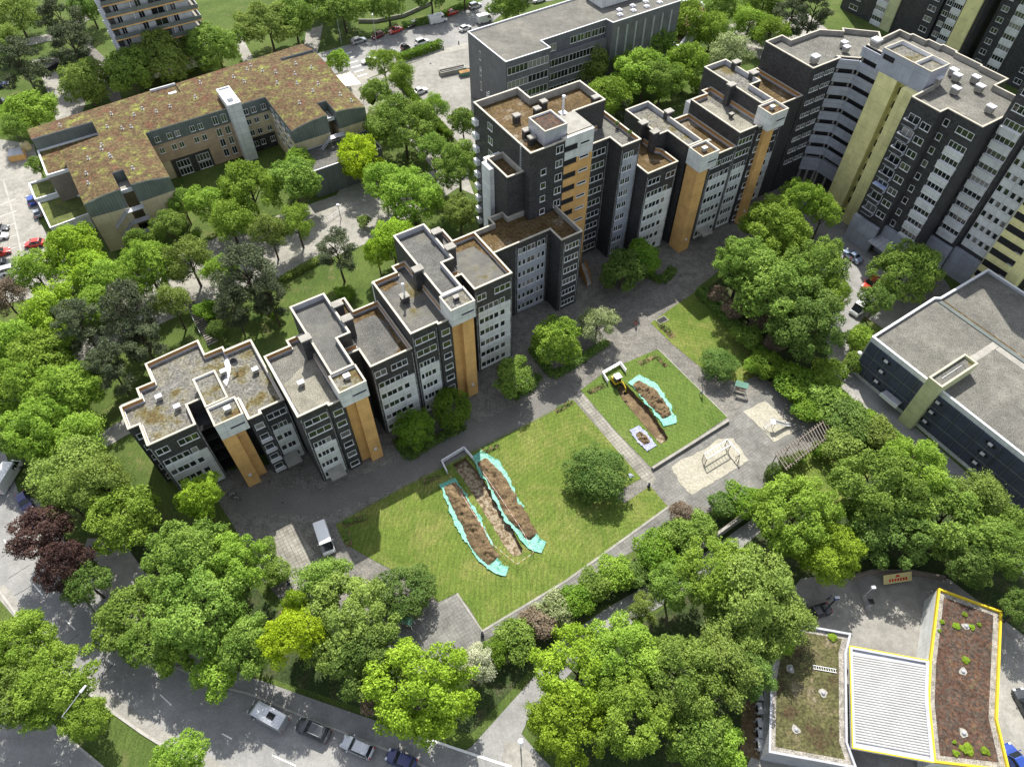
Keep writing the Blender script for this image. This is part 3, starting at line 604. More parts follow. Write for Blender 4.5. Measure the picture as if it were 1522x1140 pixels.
patch(A,[(.9,-86.5),(1.3,-86.4),(1.1,-84),(.1,-81.8),(-.9,-80.2),(-1.1,-81.2),(-.1,-83.0)],14.07,'flash','paint_spill')
for B_,q,z in((B,[(19.2,-83.6),(21,-83.6),(21.4,-80.2),(25.1,-80.1),(25.1,-76),(23.9,-79),(20.5,-79)],16.87),(B3,[(26.3,-81.5),(29,-82),(29.5,-80.5),(27,-80)],19.67),(B3,[(41,-83.4),(45.4,-83.4),(45.4,-76),(44.4,-81.8),(41.2,-82)],19.67),(B,[(24.9,-77),(25.2,-69.2),(22,-69),(24.2,-70.5)],16.87)): patch(B_,q,z,'moss','moss_patch')
GH='high grey and yellow housing complex'
# --- north gallery block -----------------------------------------------------
Nb=Bld('apartment_block','high dark block with rows of grey access galleries curving to the yellow shaft','apartment block',130,-85,0,GH)
block(Nb,[(121.75,-94.4),(126.6,-94.5),(126.6,-92),(134.9,-92),(138.6,-88.9),(139.5,-89.9),(144.7,-84.6),(140.5,-80),(132.8,-79.2),(129.6,-82.1),(129.6,-81.5),(121.75,-81.5)],29,'slate','gravel',inner='conc')
for k in range(8):
    z=29-1.9-2.8*k
    for o in(122.9,124.3,126.0,127.4): Nb.window('F',-81.5,o,z-.75,1.15,.95,2,out=.02)
def gal(B,a,b,z0,z1,d,mat):  # a,b in (U,V); slab along a wall
    m=MB(); A_=Vector((a[0],-a[1]));B_=Vector((b[0],-b[1])); e=(B_-A_).normalized(); n=Vector((e.y,-e.x))*d
    p=[A_,B_,B_+n,A_+n]; 
    prism(m,[tuple(x) for x in p],z0,z1,M[mat]); m.poly([(x.x,x.y,z1) for x in p],M[mat]); m.poly([(x.x,x.y,z0) for x in p],M[mat]); return m
def gallery(B,a,b,R,n,st=2.8):
    A_=Vector((a[0],-a[1]));B_=Vector((b[0],-b[1])); e=(B_-A_).normalized(); nn=Vector((e.y,-e.x)); L_=(B_-A_).length
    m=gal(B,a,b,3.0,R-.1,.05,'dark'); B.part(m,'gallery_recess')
    m=gal(B,(a[0],a[1]),(b[0],b[1]),3.4,R-st*n-.12,.9,'grey_panel'); B.part(m,'gallery_balustrade')
    for t in(.12,.5,.88):
        c=A_+e*L_*t+nn*.6; m=MB(); m.box(c.x-.2,c.x+.2,c.y-.2,c.y+.2,0,3.4,M['conc']); B.part(m,'column')
    for k in range(n):
        z=R-st*k; 
        m=MB(); p=[A_+nn*.7,B_+nn*.7,B_+nn*.9,A_+nn*.9]; pp=[tuple(x) for x in p]; prism(m,pp,z-1.95,z-.12,M['grey_panel']); m.poly([(*x,z-.12) for x in pp],M['grey_panel']); m.poly([(*x,z-1.95) for x in pp],M['grey_panel'])
        p=[A_,B_,B_+nn*.7,A_+nn*.7]; pp=[tuple(x) for x in p]; m.poly([(*x,z-1.6) for x in pp],M['conc']); B.part(m,'gallery_balustrade')
        m=MB()
        for t in(.12,.85):
            c=A_+e*L_*t+nn*.55; m.box(c.x-.14,c.x+.14,c.y-.14,c.y+.14,z-2.85,z-1.96,M['conc'])
        B.part(m,'gallery_post')
gallery(Nb,(129.7,-82.1),(132.75,-79.2),29,8)
# --- main right slab ----------------------------------------------------------
Rb=Bld('apartment_block','tall slab with bright yellow shafts and lilac rooftop box, white vents on its gravel roof','apartment block',132,-60,0,GH)
block(Rb,[(132.8,-79),(143.2,-79.7),(143.3,-77.2),(144,-77.1),(144,-74.1),(144.8,-73.9),(144.8,-71.2),(145.4,-71.1),(145.4,-67.9),(144.9,-67.7),(144.9,-62.1),(144.5,-61.9),(144.5,-56.3),(140.4,-56.2),(140.4,-49.0),(126.5,-49.0),(126.5,-55.9),(124.4,-55.9),(124.4,-61.9),(131.4,-62.3),(131.4,-73.0),(132.8,-73.0)],31.8,'slate','gravel',inner='conc')
gallery(Rb,(132.75,-79.15),(132.75,-72.9),31.8,9)
m=MB(); p=[(128.8,62.7),(134.1,62.7),(134.1,73.2),(128.8,73.2)]; prism(m,p,30.6,34.7,M['grey_panel']); m.poly([(x,y,30.6) for x,y in p],M['yellow']); m.box(128.7,128.8,70.2,72.6,33.0,33.9,M['dark']); sb=Rb.part(m,'stair_head')
m=MB()
for q in([(129.05,66.6),(133.85,66.6),(133.85,72.95),(129.05,72.95)],[(129.05,62.95),(133.85,62.95),(133.85,66.25),(129.05,66.25)]):
    m.poly([(x,y,34.1) for x,y in q],M['gravel_moss']); prism(m,q,34.1,34.75,M['white_metal'])
m.box(128.78,134.12,66.27,66.58,34.2,34.78,M['coping']); 
m.box(128.78,134.12,62.68,62.93,34.62,34.79,M['coping']); m.box(128.78,134.12,72.97,73.22,34.62,34.79,M['coping']); m.box(128.78,129.03,62.94,72.96,34.62,34.785,M['coping']); m.box(133.87,134.12,62.94,72.96,34.62,34.785,M['coping']); Rb.part(m,'stair_head_roof',sb)
m=MB(); m.box(128.9,132.6,68.05,72.3,0,30.6,M['yellow']); sh=Rb.part(m,'stair_shaft')
m=MB(); m.box(127.3,131.3,62.75,65.9,0,30.6,M['yellow']); Rb.part(m,'second_shaft')
m=MB(); m.box(130.6,131.35,65.92,68.03,0,30.5,M['yellow'])
Rb.part(m,'shaft_link')
for k in range(10): m=MB(); m.box(130.52,130.6,66.0,67.9,29.0-2.8*k-1.5,29.0-2.8*k-.1,M['dark']); Rb.part(m,'shaft_window')
for k in range(8):
    zr=28.35-2.8*k
    m=MB(); m.box(123.3,124.35,58.4,61.0,zr-1.1,zr-.98,M['grey_panel']); m.box(123.3,123.38,58.4,61.0,zr-.98,zr-.25,M['slate'])
    m.box(123.3,123.36,58.4,61,zr-.12,zr,M['white_metal']); m.box(123.38,124.35,58.4,58.47,zr-.98,zr,M['grey_panel']); m.box(123.38,124.35,60.93,61,zr-.98,zr,M['grey_panel']); bb=Rb.part(m,'balcony')
    if k==5: m=MB(); m.box(123.2,124.3,58.3,61.1,zr+.02,zr+.10,plain('blue_awning',(.35,.42,.62),.6)); Rb.part(m,'awning',bb)
    Rb.window('L',124.4,-60.8,zr-1.0,2.3,1.9,2); Rb.window('L',124.4,-58.1,zr-.7,1.9,1.3,2)
for k in range(9):
    z=31.8-2.9-2.8*k
    Rb.window('L',126.5,-55.5,z,1.0,1.3,1)
    Rb.window('L',126.5,-52.8,z+(.02 if k else 0),3.3,1.25,4 if k else 3,out=.02)
    if k: m=MB(); m.box(126.0,126.5,49.4,52.9,z-1.45,z-.12,M['white_panel']); m.box(125.9,126.5,49.35,52.95,z-.12,z-.02,M['frame']); Rb.part(m,'spandrel_panel')
m=MB(); m.box(123.6,124.35,55.95,61.95,0,6.1,M['grey_panel']); m.box(125.7,126.45,49.05,55.9,0,6.1,M['grey_panel']); Rb.part(m,'podium')
m=MB(); m.poly([(122.6,-(-56.2),3.4),(122.6,50.2,3.4),(125.7,50.2,3.9),(125.7,56.2,3.9)],M['flash']); m.box(122.6,122.72,50.2,56.2,3.2,3.42,M['flash'])
for k in range(7): m.bar((122.65,50.3+k*.95,3.45),(125.7,50.3+k*.95,3.96),.05,M['white_metal'],4)
Rb.part(m,'entrance_canopy')
for u,v,l in [(138.3,-63.5,'white lidded vent right behind the lilac box corner'),(137.3,-62.0,'white lidded vent just right of the lilac box'),(139.6,-59.7,'white lidded vent in the middle of the tall slab roof'),(137.5,-57.3,'white lidded vent right of the middle of the tall slab roof'),(133.1,-59.2,'white lidded vent beside the shadowed roof corner'),(133.0,-52.0,'white lidded vent nearest the front corner of the tall slab roof')]:
    vent(u,v,31.05,l,1.0,1.3,1.1,False,'white lidded vents on the tall slab roof')
vent(134.0,-78.2,31.0,'square white capped shaft where gallery roof meets the slab roof',1.5,1.5,1.9,False,'white lidded vents on the tall slab roof')
vent(132.3,-62.8,31.0,'leaning white capped shaft behind the dark roof corner',1.2,1.2,1.9,False,'white lidded vents on the tall slab roof')
vent(124.9,-84.0,28.3,'pale boxed vent on the edge of the gallery block roof',1.4,1.2,1.3,False,'white lidded vents on the tall slab roof')
vent(134.7,-85.2,28.3,'white vent, the far one of two on the gallery block roof',1.1,1.0,1.0,False,'white lidded vents on the tall slab roof')
vent(133.6,-83.6,28.3,'white vent, the near one of two on the gallery block roof',1.1,1.0,1.0,False,'white lidded vents on the tall slab roof')
# --- taller slab leaving the frame ---------------------------------------------
Sb=Bld('apartment_tower','tallest dark slab at the right edge with white panel rows and yellow stair','apartment tower',138,-44,0,GH)
block(Sb,[(131.8,-48.95),(146,-48.95),(146,-30),(134.2,-30),(134.2,-38.2),(133,-38.2),(133,-44.1),(131.8,-44.1)],45,'slate','gravel',inner='conc')
for k in range(14):
    z=42.1-2.8*k
    if z<6.3: break
    Sb.window('L',131.8,-48.3,z,3.6,1.3,4,out=.02)
    if k>3: m=MB(); m.box(131.25,131.8,44.7,48.4,z-1.5,z-.12,M['white_panel']); m.box(131.15,131.8,44.65,48.45,z-.12,z-.02,M['frame']); Sb.part(m,'spandrel_panel')
    m=MB(); m.box(132.8,133,38.4,43.7,z-1.5,z-.03,M['white_panel']); Sb.part(m,'white_band')
    m=MB()
    for j in range(4): m.box(132.86,133,38.4+.05+j*1.33,38.4+.38+j*1.33,z,z+1.27,M['white_panel'])
    Sb.part(m,'band_pier')
    for j in range(4): Sb.window('L',133,-(38.4+1.30+j*1.33),z,.88,1.25,1,out=.04)
m=MB(); m.box(131.0,131.75,44.15,48.9,0,6.1,M['grey_panel']); m.box(132.2,132.95,38.25,44.1,0,6.1,M['grey_panel']); Sb.part(m,'podium')
m=MB(); m.box(131.5,134.1,31,38.15,0,44,M['yellow']); ys=Sb.part(m,'stair_shaft')
for k in range(15): m=MB(); m.box(131.42,131.5,33.2,38.05,1.2+2.8*k,2.5+2.8*k,M['dark']); Sb.part(m,'shaft_window',ys)
for k in range(6): Sb.window('L',131.5,-34.3,4.2+2.8*k,1.0,1.0,1)
# --- far towers at the top right ------------------------------------------------
def fartower(label,u0,u1,v0,v1,z,segs):
    B=Bld('apartment_tower',label,'apartment tower',(u0+u1)/2,(v0+v1)/2,0,'dark towers beyond the gravel roofed slab')
    block(B,[(u0,v0),(u1,v0),(u1,v1),(u0,v1)],z,'slate','gravel',inner='conc')
    for kind,a,b in segs:
        if kind=='strip':
            m=MB(); m.box(u0-.6,u0,-b,-a,0,z-.3,M['yellow']); B.part(m,'stair_shaft')
        elif kind=='pale':
            m=MB(); m.box(u0-.5,u0,-b,-a,0,z-.3,M['olive_yellow']); B.part(m,'pale_shaft')
        for k in range(int(z/2.8)-1):
            zz=1.2+2.8*k
            if kind=='win': B.window('L',u0,a,zz,b-a,1.3,2,out=.02)
            if kind=='panel':
                m=MB(); m.box(u0-.3,u0,-b,-a,zz-1.5,zz-.03,M['white_panel']); B.part(m,'spandrel_panel'); B.window('L',u0,a+.1,zz,b-a-.2,1.3,4,out=.04)
    return B
# --- care home --------------------------------------------------------------------
Ch=Bld('care_home','long four storey home with curved sedum roof, two wings and beige and slate walls','care home',20,-160,0)
def croof(u,v):
    z=12.3
    f=min(1,max(0,(v+163)/9)); f=f*f*(3-2*f)
    def arc(t): return (1.25*max(0,1-t*t)-.25)*f
    if u<7.2: z=12.3+arc((u+1.5)/8.9)
    if u>34: z=12.3+arc((u-43)/9.2)
    return z+.5*max(0,1-((v+167)/9)**2)*(1-f)
def grid_roof(B,poly,mat,fz,name,thick=.35,step=1.2,edge='flash'):
    p=[(u,-v) for u,v in poly]
    if area(p)<0:p=p[::-1]
    bm=bmesh.new(); vs=[bm.verts.new((x,y,0)) for x,y in p]; bm.faces.new(vs)
    xs=[q[0] for q in p]; ys=[q[1] for q in p]
    x=min(xs)+step
    while x<max(xs): bmesh.ops.bisect_plane(bm,geom=bm.verts[:]+bm.edges[:]+bm.faces[:],plane_co=(x,0,0),plane_no=(1,0,0)); x+=step
    y=min(ys)+step*2
    while y<max(ys): bmesh.ops.bisect_plane(bm,geom=bm.verts[:]+bm.edges[:]+bm.faces[:],plane_co=(0,y,0),plane_no=(0,1,0)); y+=step*2
    bmesh.ops.triangulate(bm,faces=bm.faces[:])
    m=MB()
    for f in bm.faces: m.poly([(v.co.x,v.co.y,fz(v.co.x,-v.co.y)) for v in f.verts],M[mat])
    for e in bm.edges:
        if e.is_boundary:
            a,b=e.verts[0].co,e.verts[1].co; za,zb=fz(a.x,-a.y),fz(b.x,-b.y); m.poly([(a.x,a.y,za),(b.x,b.y,zb),(b.x,b.y,zb-thick),(a.x,a.y,za-thick)],M[edge])
    bm.free(); return B.part(m,name)
def wall_to(B,poly,fz,z0,bands,name):
    """walls under a curved roof; bands=[(ztop,mat)...]"""
    p=[(u,-v) for u,v in poly]
    if area(p)<0:p=p[::-1]
    for (za,zb,mt,nm) in bands:
        m=MB()
        for a,b in zip(p,p[1:]+p[:1]):
            L_=math.dist(a,b); n=max(1,int(L_/1.2))
            for i in range(n):
                q0=[a[j]+(b[j]-a[j])*i/n for j in(0,1)]; q1=[a[j]+(b[j]-a[j])*(i+1)/n for j in(0,1)]
                t0=fz(q0[0],-q0[1])-.2 if zb is None else zb; t1=fz(q1[0],-q1[1])-.2 if zb is None else zb
                m.poly([(*q0,za),(*q1,za),(*q1,t1),(*q0,t0)],M[mt])
        B.part(m,nm)
M['zinc']=panels('grey_green_zinc',(.125,.145,.14),(.05,.06,.06),.55,60,.03,.45,.06)
M['beige']=panels('beige_cladding',(.50,.43,.29),(.3,.26,.18),2.4,1.3,.015,.7,.03)
M['tan']=panels('tan_cladding',(.38,.285,.20),(.17,.13,.09),2.4,1.3,.015,.7,.04)
M['taupe']=panels('taupe_cladding',(.19,.165,.14),(.10,.09,.08),2.4,1.3,.015,.7,.03)
LW=[(-9.8,-141.2),(-2.6,-140.6),(-2.6,-147),(-.4,-147),(-.4,-141),(7,-141.2),(7,-159.5),(34.2,-159.5),(34.2,-143.5),(42.7,-143.4),(42.7,-149),(44.9,-149),(44.9,-143.6),(51.9,-143.6),(51.9,-172),(43.4,-172.5),(43.4,-174),(52,-174),(51,-178.5),(18.4,-176.5),(18.4,-171.5),(12.6,-171.5),(12.6,-176.5),(-14.4,-174.5),(-14.3,-169.6),(-1.7,-169.6),(-1.7,-163.2),(-9.9,-162)]
grid_roof(Ch,LW,'sedum',croof,'sedum_roof')
LWi=LW
wall_to(Ch,LW,croof,0,[(0,8.9,'beige','wall'),(8.9,None,'zinc','upper_wall')],'wall')
# tan and slate fields of the courtyard front, 15 mm proud
m=MB(); m.box(7.1,18.4,159.3,159.48,4.6,8.88,M['tan']); m.box(18.4,26,159.3,159.48,.1,8.88,M['tan']); m.box(9.5,18.4,159.28,159.48,.1,4.58,M['slate']); m.box(27.8,34,159.3,159.48,.1,3.6,M['slate']); Ch.part(m,'facade_field')
m=MB(); m.box(-14.4,-9.9,159.0,169.5,0,9.3,M['taupe']); Ch.part(m,'stair_wing')
q=[(-14.4,159.0),(-9.9,159.0),(-9.9,162.0),(-1.7,163.3),(-1.7,169.5),(-14.4,169.5)]
m=MB(); m.poly([(x,y,9.7) for x,y in q],M['sedum']); ring(m,inset(q,-.1),inset(q,.25),10.0,M['white_metal']); prism(m,inset(q,-.1),9.3,10.0,M['white_metal']); prism(m,inset(q,.25),9.7,10.0,M['white_metal']); Ch.part(m,'lower_sedum_roof')
m=MB(); m.box(-10.05,-9.85,141.3,161.8,0,9.0,M['taupe']); Ch.part(m,'side_wall')
# white lift shaft
m=MB(); m.box(25.1,28.0,156.6,164.6,0,14.2,M['white_panel']); s=Ch.part(m,'lift_shaft'); m=MB(); q=[(25.1,156.6),(28,156.6),(28,164.6),(25.1,164.6)]; ring(m,inset(q,-.06),inset(q,.25),14.5,M['white_metal']); prism(m,inset(q,-.06),14.1,14.5,M['white_metal']); prism(m,inset(q,.25),14.15,14.5,M['white_metal']); m.box(26.0,27.0,158.6,160.0,14.2,14.9,M['white_metal']); Ch.part(m,'shaft_coping',s)
m=MB(); q=[(12.6,171.6),(18.4,171.6),(18.4,176.3),(12.6,176.3)]; m.poly([(x,y,12.0) for x,y in q],M['sedum']); m.box(12.6,18.4,176.3,176.6,0,12.5,M['white_panel']); m.box(15.8,17.6,171.9,172.7,12.02,12.6,M['white_metal']); Ch.part(m,'sunken_terrace')
for u0,v0 in((-2.55,-147),(42.75,-149)):
    m=MB(); m.box(u0+.05,u0+2.05,-v0-.05,-v0-3.6,10.6,10.8,M['conc']); m.box(u0+.0,u0+2.1,-v0-3.5,-v0-3.75,10.4,11.2,M['white_metal']); Ch.part(m,'stair_roof')
    m=MB()
    for k in range(3):
        z=2.8+2.8*k; m.box(u0-1.0,u0+2.6,-v0-6.2,-v0-7.6,z,z+.1,M['flash'])
        for j in range(8): m.box(u0-1.0-3+j*.38,u0-.65-3+j*.38,-v0-6.3,-v0-7.5,z-2.6+j*.33,z-2.5+j*.33,M['flash'])
        for a,b in(((u0-1,-v0-7.6),(u0+2.6,-v0-7.6)),((u0+2.6,-v0-6.2),(u0+2.6,-v0-7.6))):
            m.bar((*a,z+1),(*b,z+1),.04,M['flash'],4); m.bar((*a,z+.5),(*b,z+.5),.03,M['flash'],4)
        m.bar((u0-4,-v0-7.55,z-1.6),(u0-1,-v0-7.55,z+1),.04,M['flash'],4)
    for a in((u0-.9,-v0-7.5),(u0+2.5,-v0-7.5)): m.bar((*a,0),(*a,10),.06,M['flash'],4)
    Ch.part(m,'outside_stair')
def cw(a,z,w=1.1,h=1.35,c=-159.5,n=2): Ch.window('F',c,a,z,w,h,n,out=.22)
for z in(9.6,6.8,4.0): 
    for a in(8.2,10.9,12.6,16.0,17.8): 
        if z>4.5: cw(a,z)
for z in(2.2,-.6+.8): 
    for a in(10.5,15.0): cw(a,z,2.9,1.7,n=4)
for z in(9.6,6.6,4.0,1.4):
    for a in(21.2,23.2): cw(a,z,1.2,1.9,n=2)
for z in(9.7,7.1,4.3,1.4):
    for a in(28.4,30.2,32.6): cw(a,z)
for k in range(3):
    for v in(-157,-154,-150.5,-147.5): Ch.window('L',34.2,v,9.4-2.8*k,1.6,1.5,2)
M['sedum_green']=speckle('green_sedum_roof',[(.35,(.06,.075,.022)),(.6,(.11,.13,.035)),(.75,(.13,.09,.04))],.5,4,fine=(.5,1.5),bp=.8)
# lower annexes at the left foot
An=Bld('annex','low flat annex with green roof and pale rim left of the care home','annex',-14,-156,0)
block(An,[(-18.9,-161.2),(-14.5,-161.2),(-10.1,-158.6),(-10.1,-151.2),(-18.4,-150.6)],3.6,'white_panel','sedum_green',inner='white_metal',copm='white_metal',par=.35,cw=.25)
block(An,[(-19.3,-168.2),(-14.5,-168.2),(-14.5,-161.3),(-19.2,-161.4)],4.2,'white_panel','sedum_green',inner='white_metal',copm='white_metal',par=.35,cw=.3,names=('upper_wall','upper_roof','upper_parapet','upper_coping'))
An=Bld('annex','slate walled flat annex below the right wing of the care home','annex',43,-138,0)
block(An,[(34.0,-143.2),(51.0,-143.2),(51.0,-134.8),(34.0,-134.8)],6.8,'zinc','gravel_dark',inner='zinc',copm='flash',par=.4,cw=.2)
hz=[(-7,-150),(-5.5,-154.8),(-2.4,-156.8),(-2,-158.6),(-1.5,-153.2),(-7.4,-146.6),(1.4,-146.2),(3.2,-163),(.6,-165.2),(-1.4,-152.5),(6.8,-166.9),(11.3,-165.6),(9,-168.4),(5,-162.6),(2.6,-170),(14.5,-166),(20.5,-166.8),(23.4,-172.8),(-8,-171.5),(30.8,-171),(32.2,-167.4),(34.8,-172.9),(37.6,-170),(36.2,-174.4),(40,-167.5),(43.6,-164.5),(42.4,-160.2),(38.5,-162.8),(46.4,-157),(43.9,-154),(39.5,-151.2),(48.8,-150),(50,-146.6),(45.6,-168.8),(48,-165)]
for i,(u,v) in enumerate(hz):
    Q=thing('roof_cowl','small white vent cowl standing in the sedum of the curved care home roof','roof vent',UV(u,v,croof(u,v)),PH,'vent cowls on the curved sedum roof')
    if i==0: cm=MB(); cm.lathe([(.11,0),(.11,.45),(.2,.45),(.2,.62),(.08,.7)],(0,0,0),M['flash'],8); cme=cm.mesh('pipe'); fm_=MB(); fm_.box(-.32,.35,-.3,.3,-.02,.04,M['conc']); fme=fm_.mesh('gravel_patch')
    inst(cme,'pipe',Q,(0,0,0)); inst(fme,'gravel_patch',Q,(0,0,0),i*1.0)
# --- school -----------------------------------------------------------------------
Sc=Bld('school_building','grey flat roofed school with long ribbon window rows and gravel roof','school',100,-148,0)
M['greywall']=panels('grey_concrete_panels',(.15,.152,.165),(.09,.09,.10),1.2,3.4,.03,.7,.05)
block(Sc,[(84.6,-152.9),(84.6,-135.5),(97.2,-135.5),(97.2,-139.5),(117,-139.9),(117.3,-137.5),(139.5,-137.7),(139.5,-153.8)],17,'greywall','gravel',inner='white_metal',copm='white_metal',par=.3,cw=.2)
for k,z in enumerate((13.6,10.1,6.6,3.1)):
    for a,c,w,n in((85.0,-135.5,11.6,9),(97.6,-138.6 if k else -139.5,15.0 if k else 4,12 if k else 3)):
        Sc.window('F',c,a,z,w/2-.1,1.8,n//2+1,out=.03); Sc.window('F',c,a+w/2+.1,z,w/2-.1,1.8,n//2+1,out=.03)
m=MB(); m.box(97.25,117,138.6,139.45,0,12.9,M['greywall']); Sc.part(m,'lower_storeys')
for k in range(5): Sc.window('F',-139.7,106+k*2.2,13.8,1.9,1.7,2,out=.03)
for k in range(7):
    m=MB(); m.box(119+k*2.9,119.5+k*2.9,137.45,137.7,6,15.4,M['flash']); Sc.part(m,'slit_window')
for z in(12.4,8.4,4.6): Sc.window('L',84.6,-147.6,z,.8,2.2,1)
m=MB(); m.box(119.8,139.4,145.5,152.5,16.8,20.2,M['white_panel']); m.box(119.7,119.8,148.5,150,18,18.8,M['dark']); Sc.part(m,'rooftop_plant')
for i in range(4):
    for j in range(2): 
        u,v=121.5+i*4.3+j*1.5,-140.1-j*2.2; Q=Bld('skylight','white domed skylight in the double row on the school roof','skylight',u,v,16.7,'skylights on the school roof'); m=MB(); m.box(u-.6,u+.6,-v-.6,-v+.6,16.7,17.05,M['white_metal']); Q.part(m,'curb'); m=MB(); m.lathe([(.55,17.05),(.45,17.25),(.2,17.33)],(u,-v,0),M['white_metal'],10); Q.part(m,'dome')
Sa=Bld('annex','low annex with brown sedum roof and white rim behind the trees right of the school','annex',150,-148,0)
block(Sa,[(141,-136.7),(141,-145),(159.5,-157.5),(165,-156.5),(162.5,-146.5),(158,-146.8)],5,'white_panel','sedum',inner='white_metal',copm='white_metal',par=.6,cw=.5)
# --- sports hall / shopping centre with louvred wall ---------------------------------
Gb=Bld('community_hall','long flat gravel roofed hall with blue black louvred wall and green stair shaft','hall',110,-25,0)
block(Gb,[(95.6,-35.5),(112.6,-35.9),(113.4,-35.3),(127.3,-35.3),(127.3,12),(95.6,12)],9.6,'white_panel','gravel',inner='flash',copm='white_metal',par=.45,cw=.35)
M['louvre']=panels('blue_black_louvres',(.066,.078,.115),(.03,.036,.052),30,.17,.03,.7,.1)
m=MB(); m.box(95.42,95.58,-11.9,35.3,1.0,8.6,M['louvre']); Gb.part(m,'louvre_wall')
m=MB()
for k in range(24): v=35.2-k*1.98; m.box(95.28,95.40,v-.04,v+.04,.9,8.8,M['zinc'])
for z in(3.4,6.0): m.box(95.3,95.41,-11.9,35.3,z-.07,z+.07,M['zinc'])
Gb.part(m,'wall_rail')
for k,(v,z) in enumerate([(31.2-.2*j,7.6-2.5*j) for j in range(3)]+[(20.9-.1*j,7.6-2.5*j) for j in range(3)]+[(11.3-.1*j,7.6-2.5*j) for j in range(3)]):
    m=MB(); m.box(95.05,95.24,v-.35,v+.35,z-.2,z+.25,M['white_metal']); m.box(95.2,95.3,v-.8,v+.8,z-.35,z+.2,M['dark']); Gb.part(m,'louvre_vent')
m=MB(); m.box(94.05,103.2,21.5,24.0,0,11.2,M['olive_yellow']); sh=Gb.part(m,'stair_shaft')
m=MB(); q=[(94.05,21.5),(103.2,21.5),(103.2,24.0),(94.05,24.0)]; qi=inset(q,.3); m.poly([(x,y,11.25) for x,y in qi],M['gravel_dark']); prism(m,qi,11.25,11.75,M['olive_yellow']); prism(m,inset(q,-.02),11.1,11.75,M['olive_yellow']); ring(m,inset(q,-.02),qi,11.75,M['coping']); m.bar((96,22.8,11.32),(101,22.8,11.32),.05,M['white_metal'],4); Gb.part(m,'shaft_parapet',sh)
m=MB(); m.box(112.6,113.4,-11.6,34.8,9.155,9.30,M['zinc']); Gb.part(m,'roof_joint')
m=MB(); m.box(113.42,113.9,-11.6,34.8,9.155,9.19,M['moss']); Gb.part(m,'moss_line')
m=MB(); m.box(104.4,112.5,22.6,23.8,9.155,9.18,M['conc']); Gb.part(m,'slab_walkway')
m=MB(); m.box(111.3,112.5,-11.6,22.5,9.155,9.18,M['conc']); Gb.part(m,'slab_walkway')
m=MB(); m.box(93.9,95.2,25.3,28.6,2.4,2.6,M['flash']); m.box(93.8,93.95,25.2,28.7,1.9,2.7,M['white_metal']); Gb.part(m,'entrance_canopy')
# --- filling station -------------------------------------------------------------------
def pxpoly(pts,z): return [tuple(G(x,y,z)) for x,y in pts]
def flatroof(name,label,cat,pts,z,par,wallm,roofm,rimm,rimw=.28,parts=('wall','roof','rim'),base=True,over=0):
    P=pxpoly(pts,z); o=Vector(P[0]); o.z=0; t=thing(name,label,cat,o)
    p=[(a[0]-o.x,a[1]-o.y) for a in P]
    if area(p)<0:p=p[::-1]
    w=MB(); prism(w,inset(p,over) if over else p,0 if base else z-.7,z,M[wallm]); w.build(parts[0],t)
    qi=inset(p,rimw); r=MB(); r.poly([(x,y,z-par) for x,y in qi],M[roofm]); r.build(parts[1],t)
    c=MB(); prism(c,qi,z-par,z+.05,M[rimm]); ring(c,inset(p,-.05),qi,z+.05,M[rimm]); prism(c,inset(p,-.05),z-(.5 if rimm=='signal_yellow' else .15),z+.05,M[rimm]); c.build(parts[2],t)
    return t,o,p
M['signal_yellow']=plain('signal_yellow',(.58,.43,.02),.45,0,.05)
def hp(x,y): return (1122+x/3.8,840+y/3.8)
t1,o1,p1=flatroof('fuel_station_shop','angular station shop with red sedum roof framed in bright yellow','fuel station',[hp(*q) for q in((1040,130),(1395,260),(1370,870),(1440,1160),(1015,1110),(980,760),(990,540))],4.6,.35,'white_panel','sedum_red','signal_yellow',.2)
for a,b in((0,6),(2,3),(1,2)): 
    A_,B_=Vector(p1[a]),Vector(p1[b])
t2,o2,p2=flatroof('station_canopy','canopy of white ribbed metal sheeting with yellow fascia between the two sedum roofs','canopy',[hp(*q) for q in((535,455),(982,538),(974,760),(1010,1112),(552,1030))],4.9,.25,'white_panel','flash','flash',.35,base=False)
m=MB(); A_=Vector((*p2[0],0))
Pc=[Vector(G(*hp(*q),4.9))-o2 for q in((555,500),(975,570),(1000,1080),(570,1000))]
M['ribbed']=plain('ribbed_white_sheet',(.44,.44,.43),.55,0,.12,.4); n=34
for i in range(n):
    t=(i+.3)/n; a=Pc[0].lerp(Pc[3],t);b=Pc[1].lerp(Pc[2],t); a.z=b.z=4.70; m.bar(a,b,.13,M['ribbed'],6)
m.build('ribbed_sheet',t2)
m=MB()
for a,b in((0,1),(3,4),(4,0)): 
    q0=Vector(G(*hp(*((535,455),(982,538),(974,760),(1010,1112),(552,1030))[a]),4.9))-o2; q1=Vector(G(*hp(*((535,455),(982,538),(974,760),(1010,1112),(552,1030))[b]),4.9))-o2
    q0.z=q1.z=4.9; m.bar(q0,q1,.10,M['signal_yellow'],4)
m.build('yellow_fascia',t2)
m=MB()
for q in((600,540),(930,600),(960,1040),(610,960)): 
    a=Vector(G(*hp(*q),4.3))-o2; m.bar((a.x,a.y,0),(a.x,a.y,4.3),.14,M['white_metal'],8)
m.build('support_post',t2)
t3,o3,p3=flatroof('car_wash_building','flat building with olive sedum roof, ladder lying on it, left of the ribbed canopy','building',[hp(*q) for q in((543,385),(290,340),(150,318),(92,620),(80,1055),(575,1145),(522,1000),(515,500))],4.4,.4,'flash','sedum_olive','flash',.22)
lad=thing('ladder','aluminium ladder lying flat across the olive sedum roof','ladder',G(*hp(390,575),4.05)); m=MB()
a=G(*hp(325,563),4.1)-G(*hp(390,575),4.05); b=G(*hp(460,587),4.1)-G(*hp(390,575),4.05); off=Vector((.05,.45,0))
m.bar(a,b,.05,M['white_metal'],4); m.bar(a-off,b-off,.05,M['white_metal'],4)
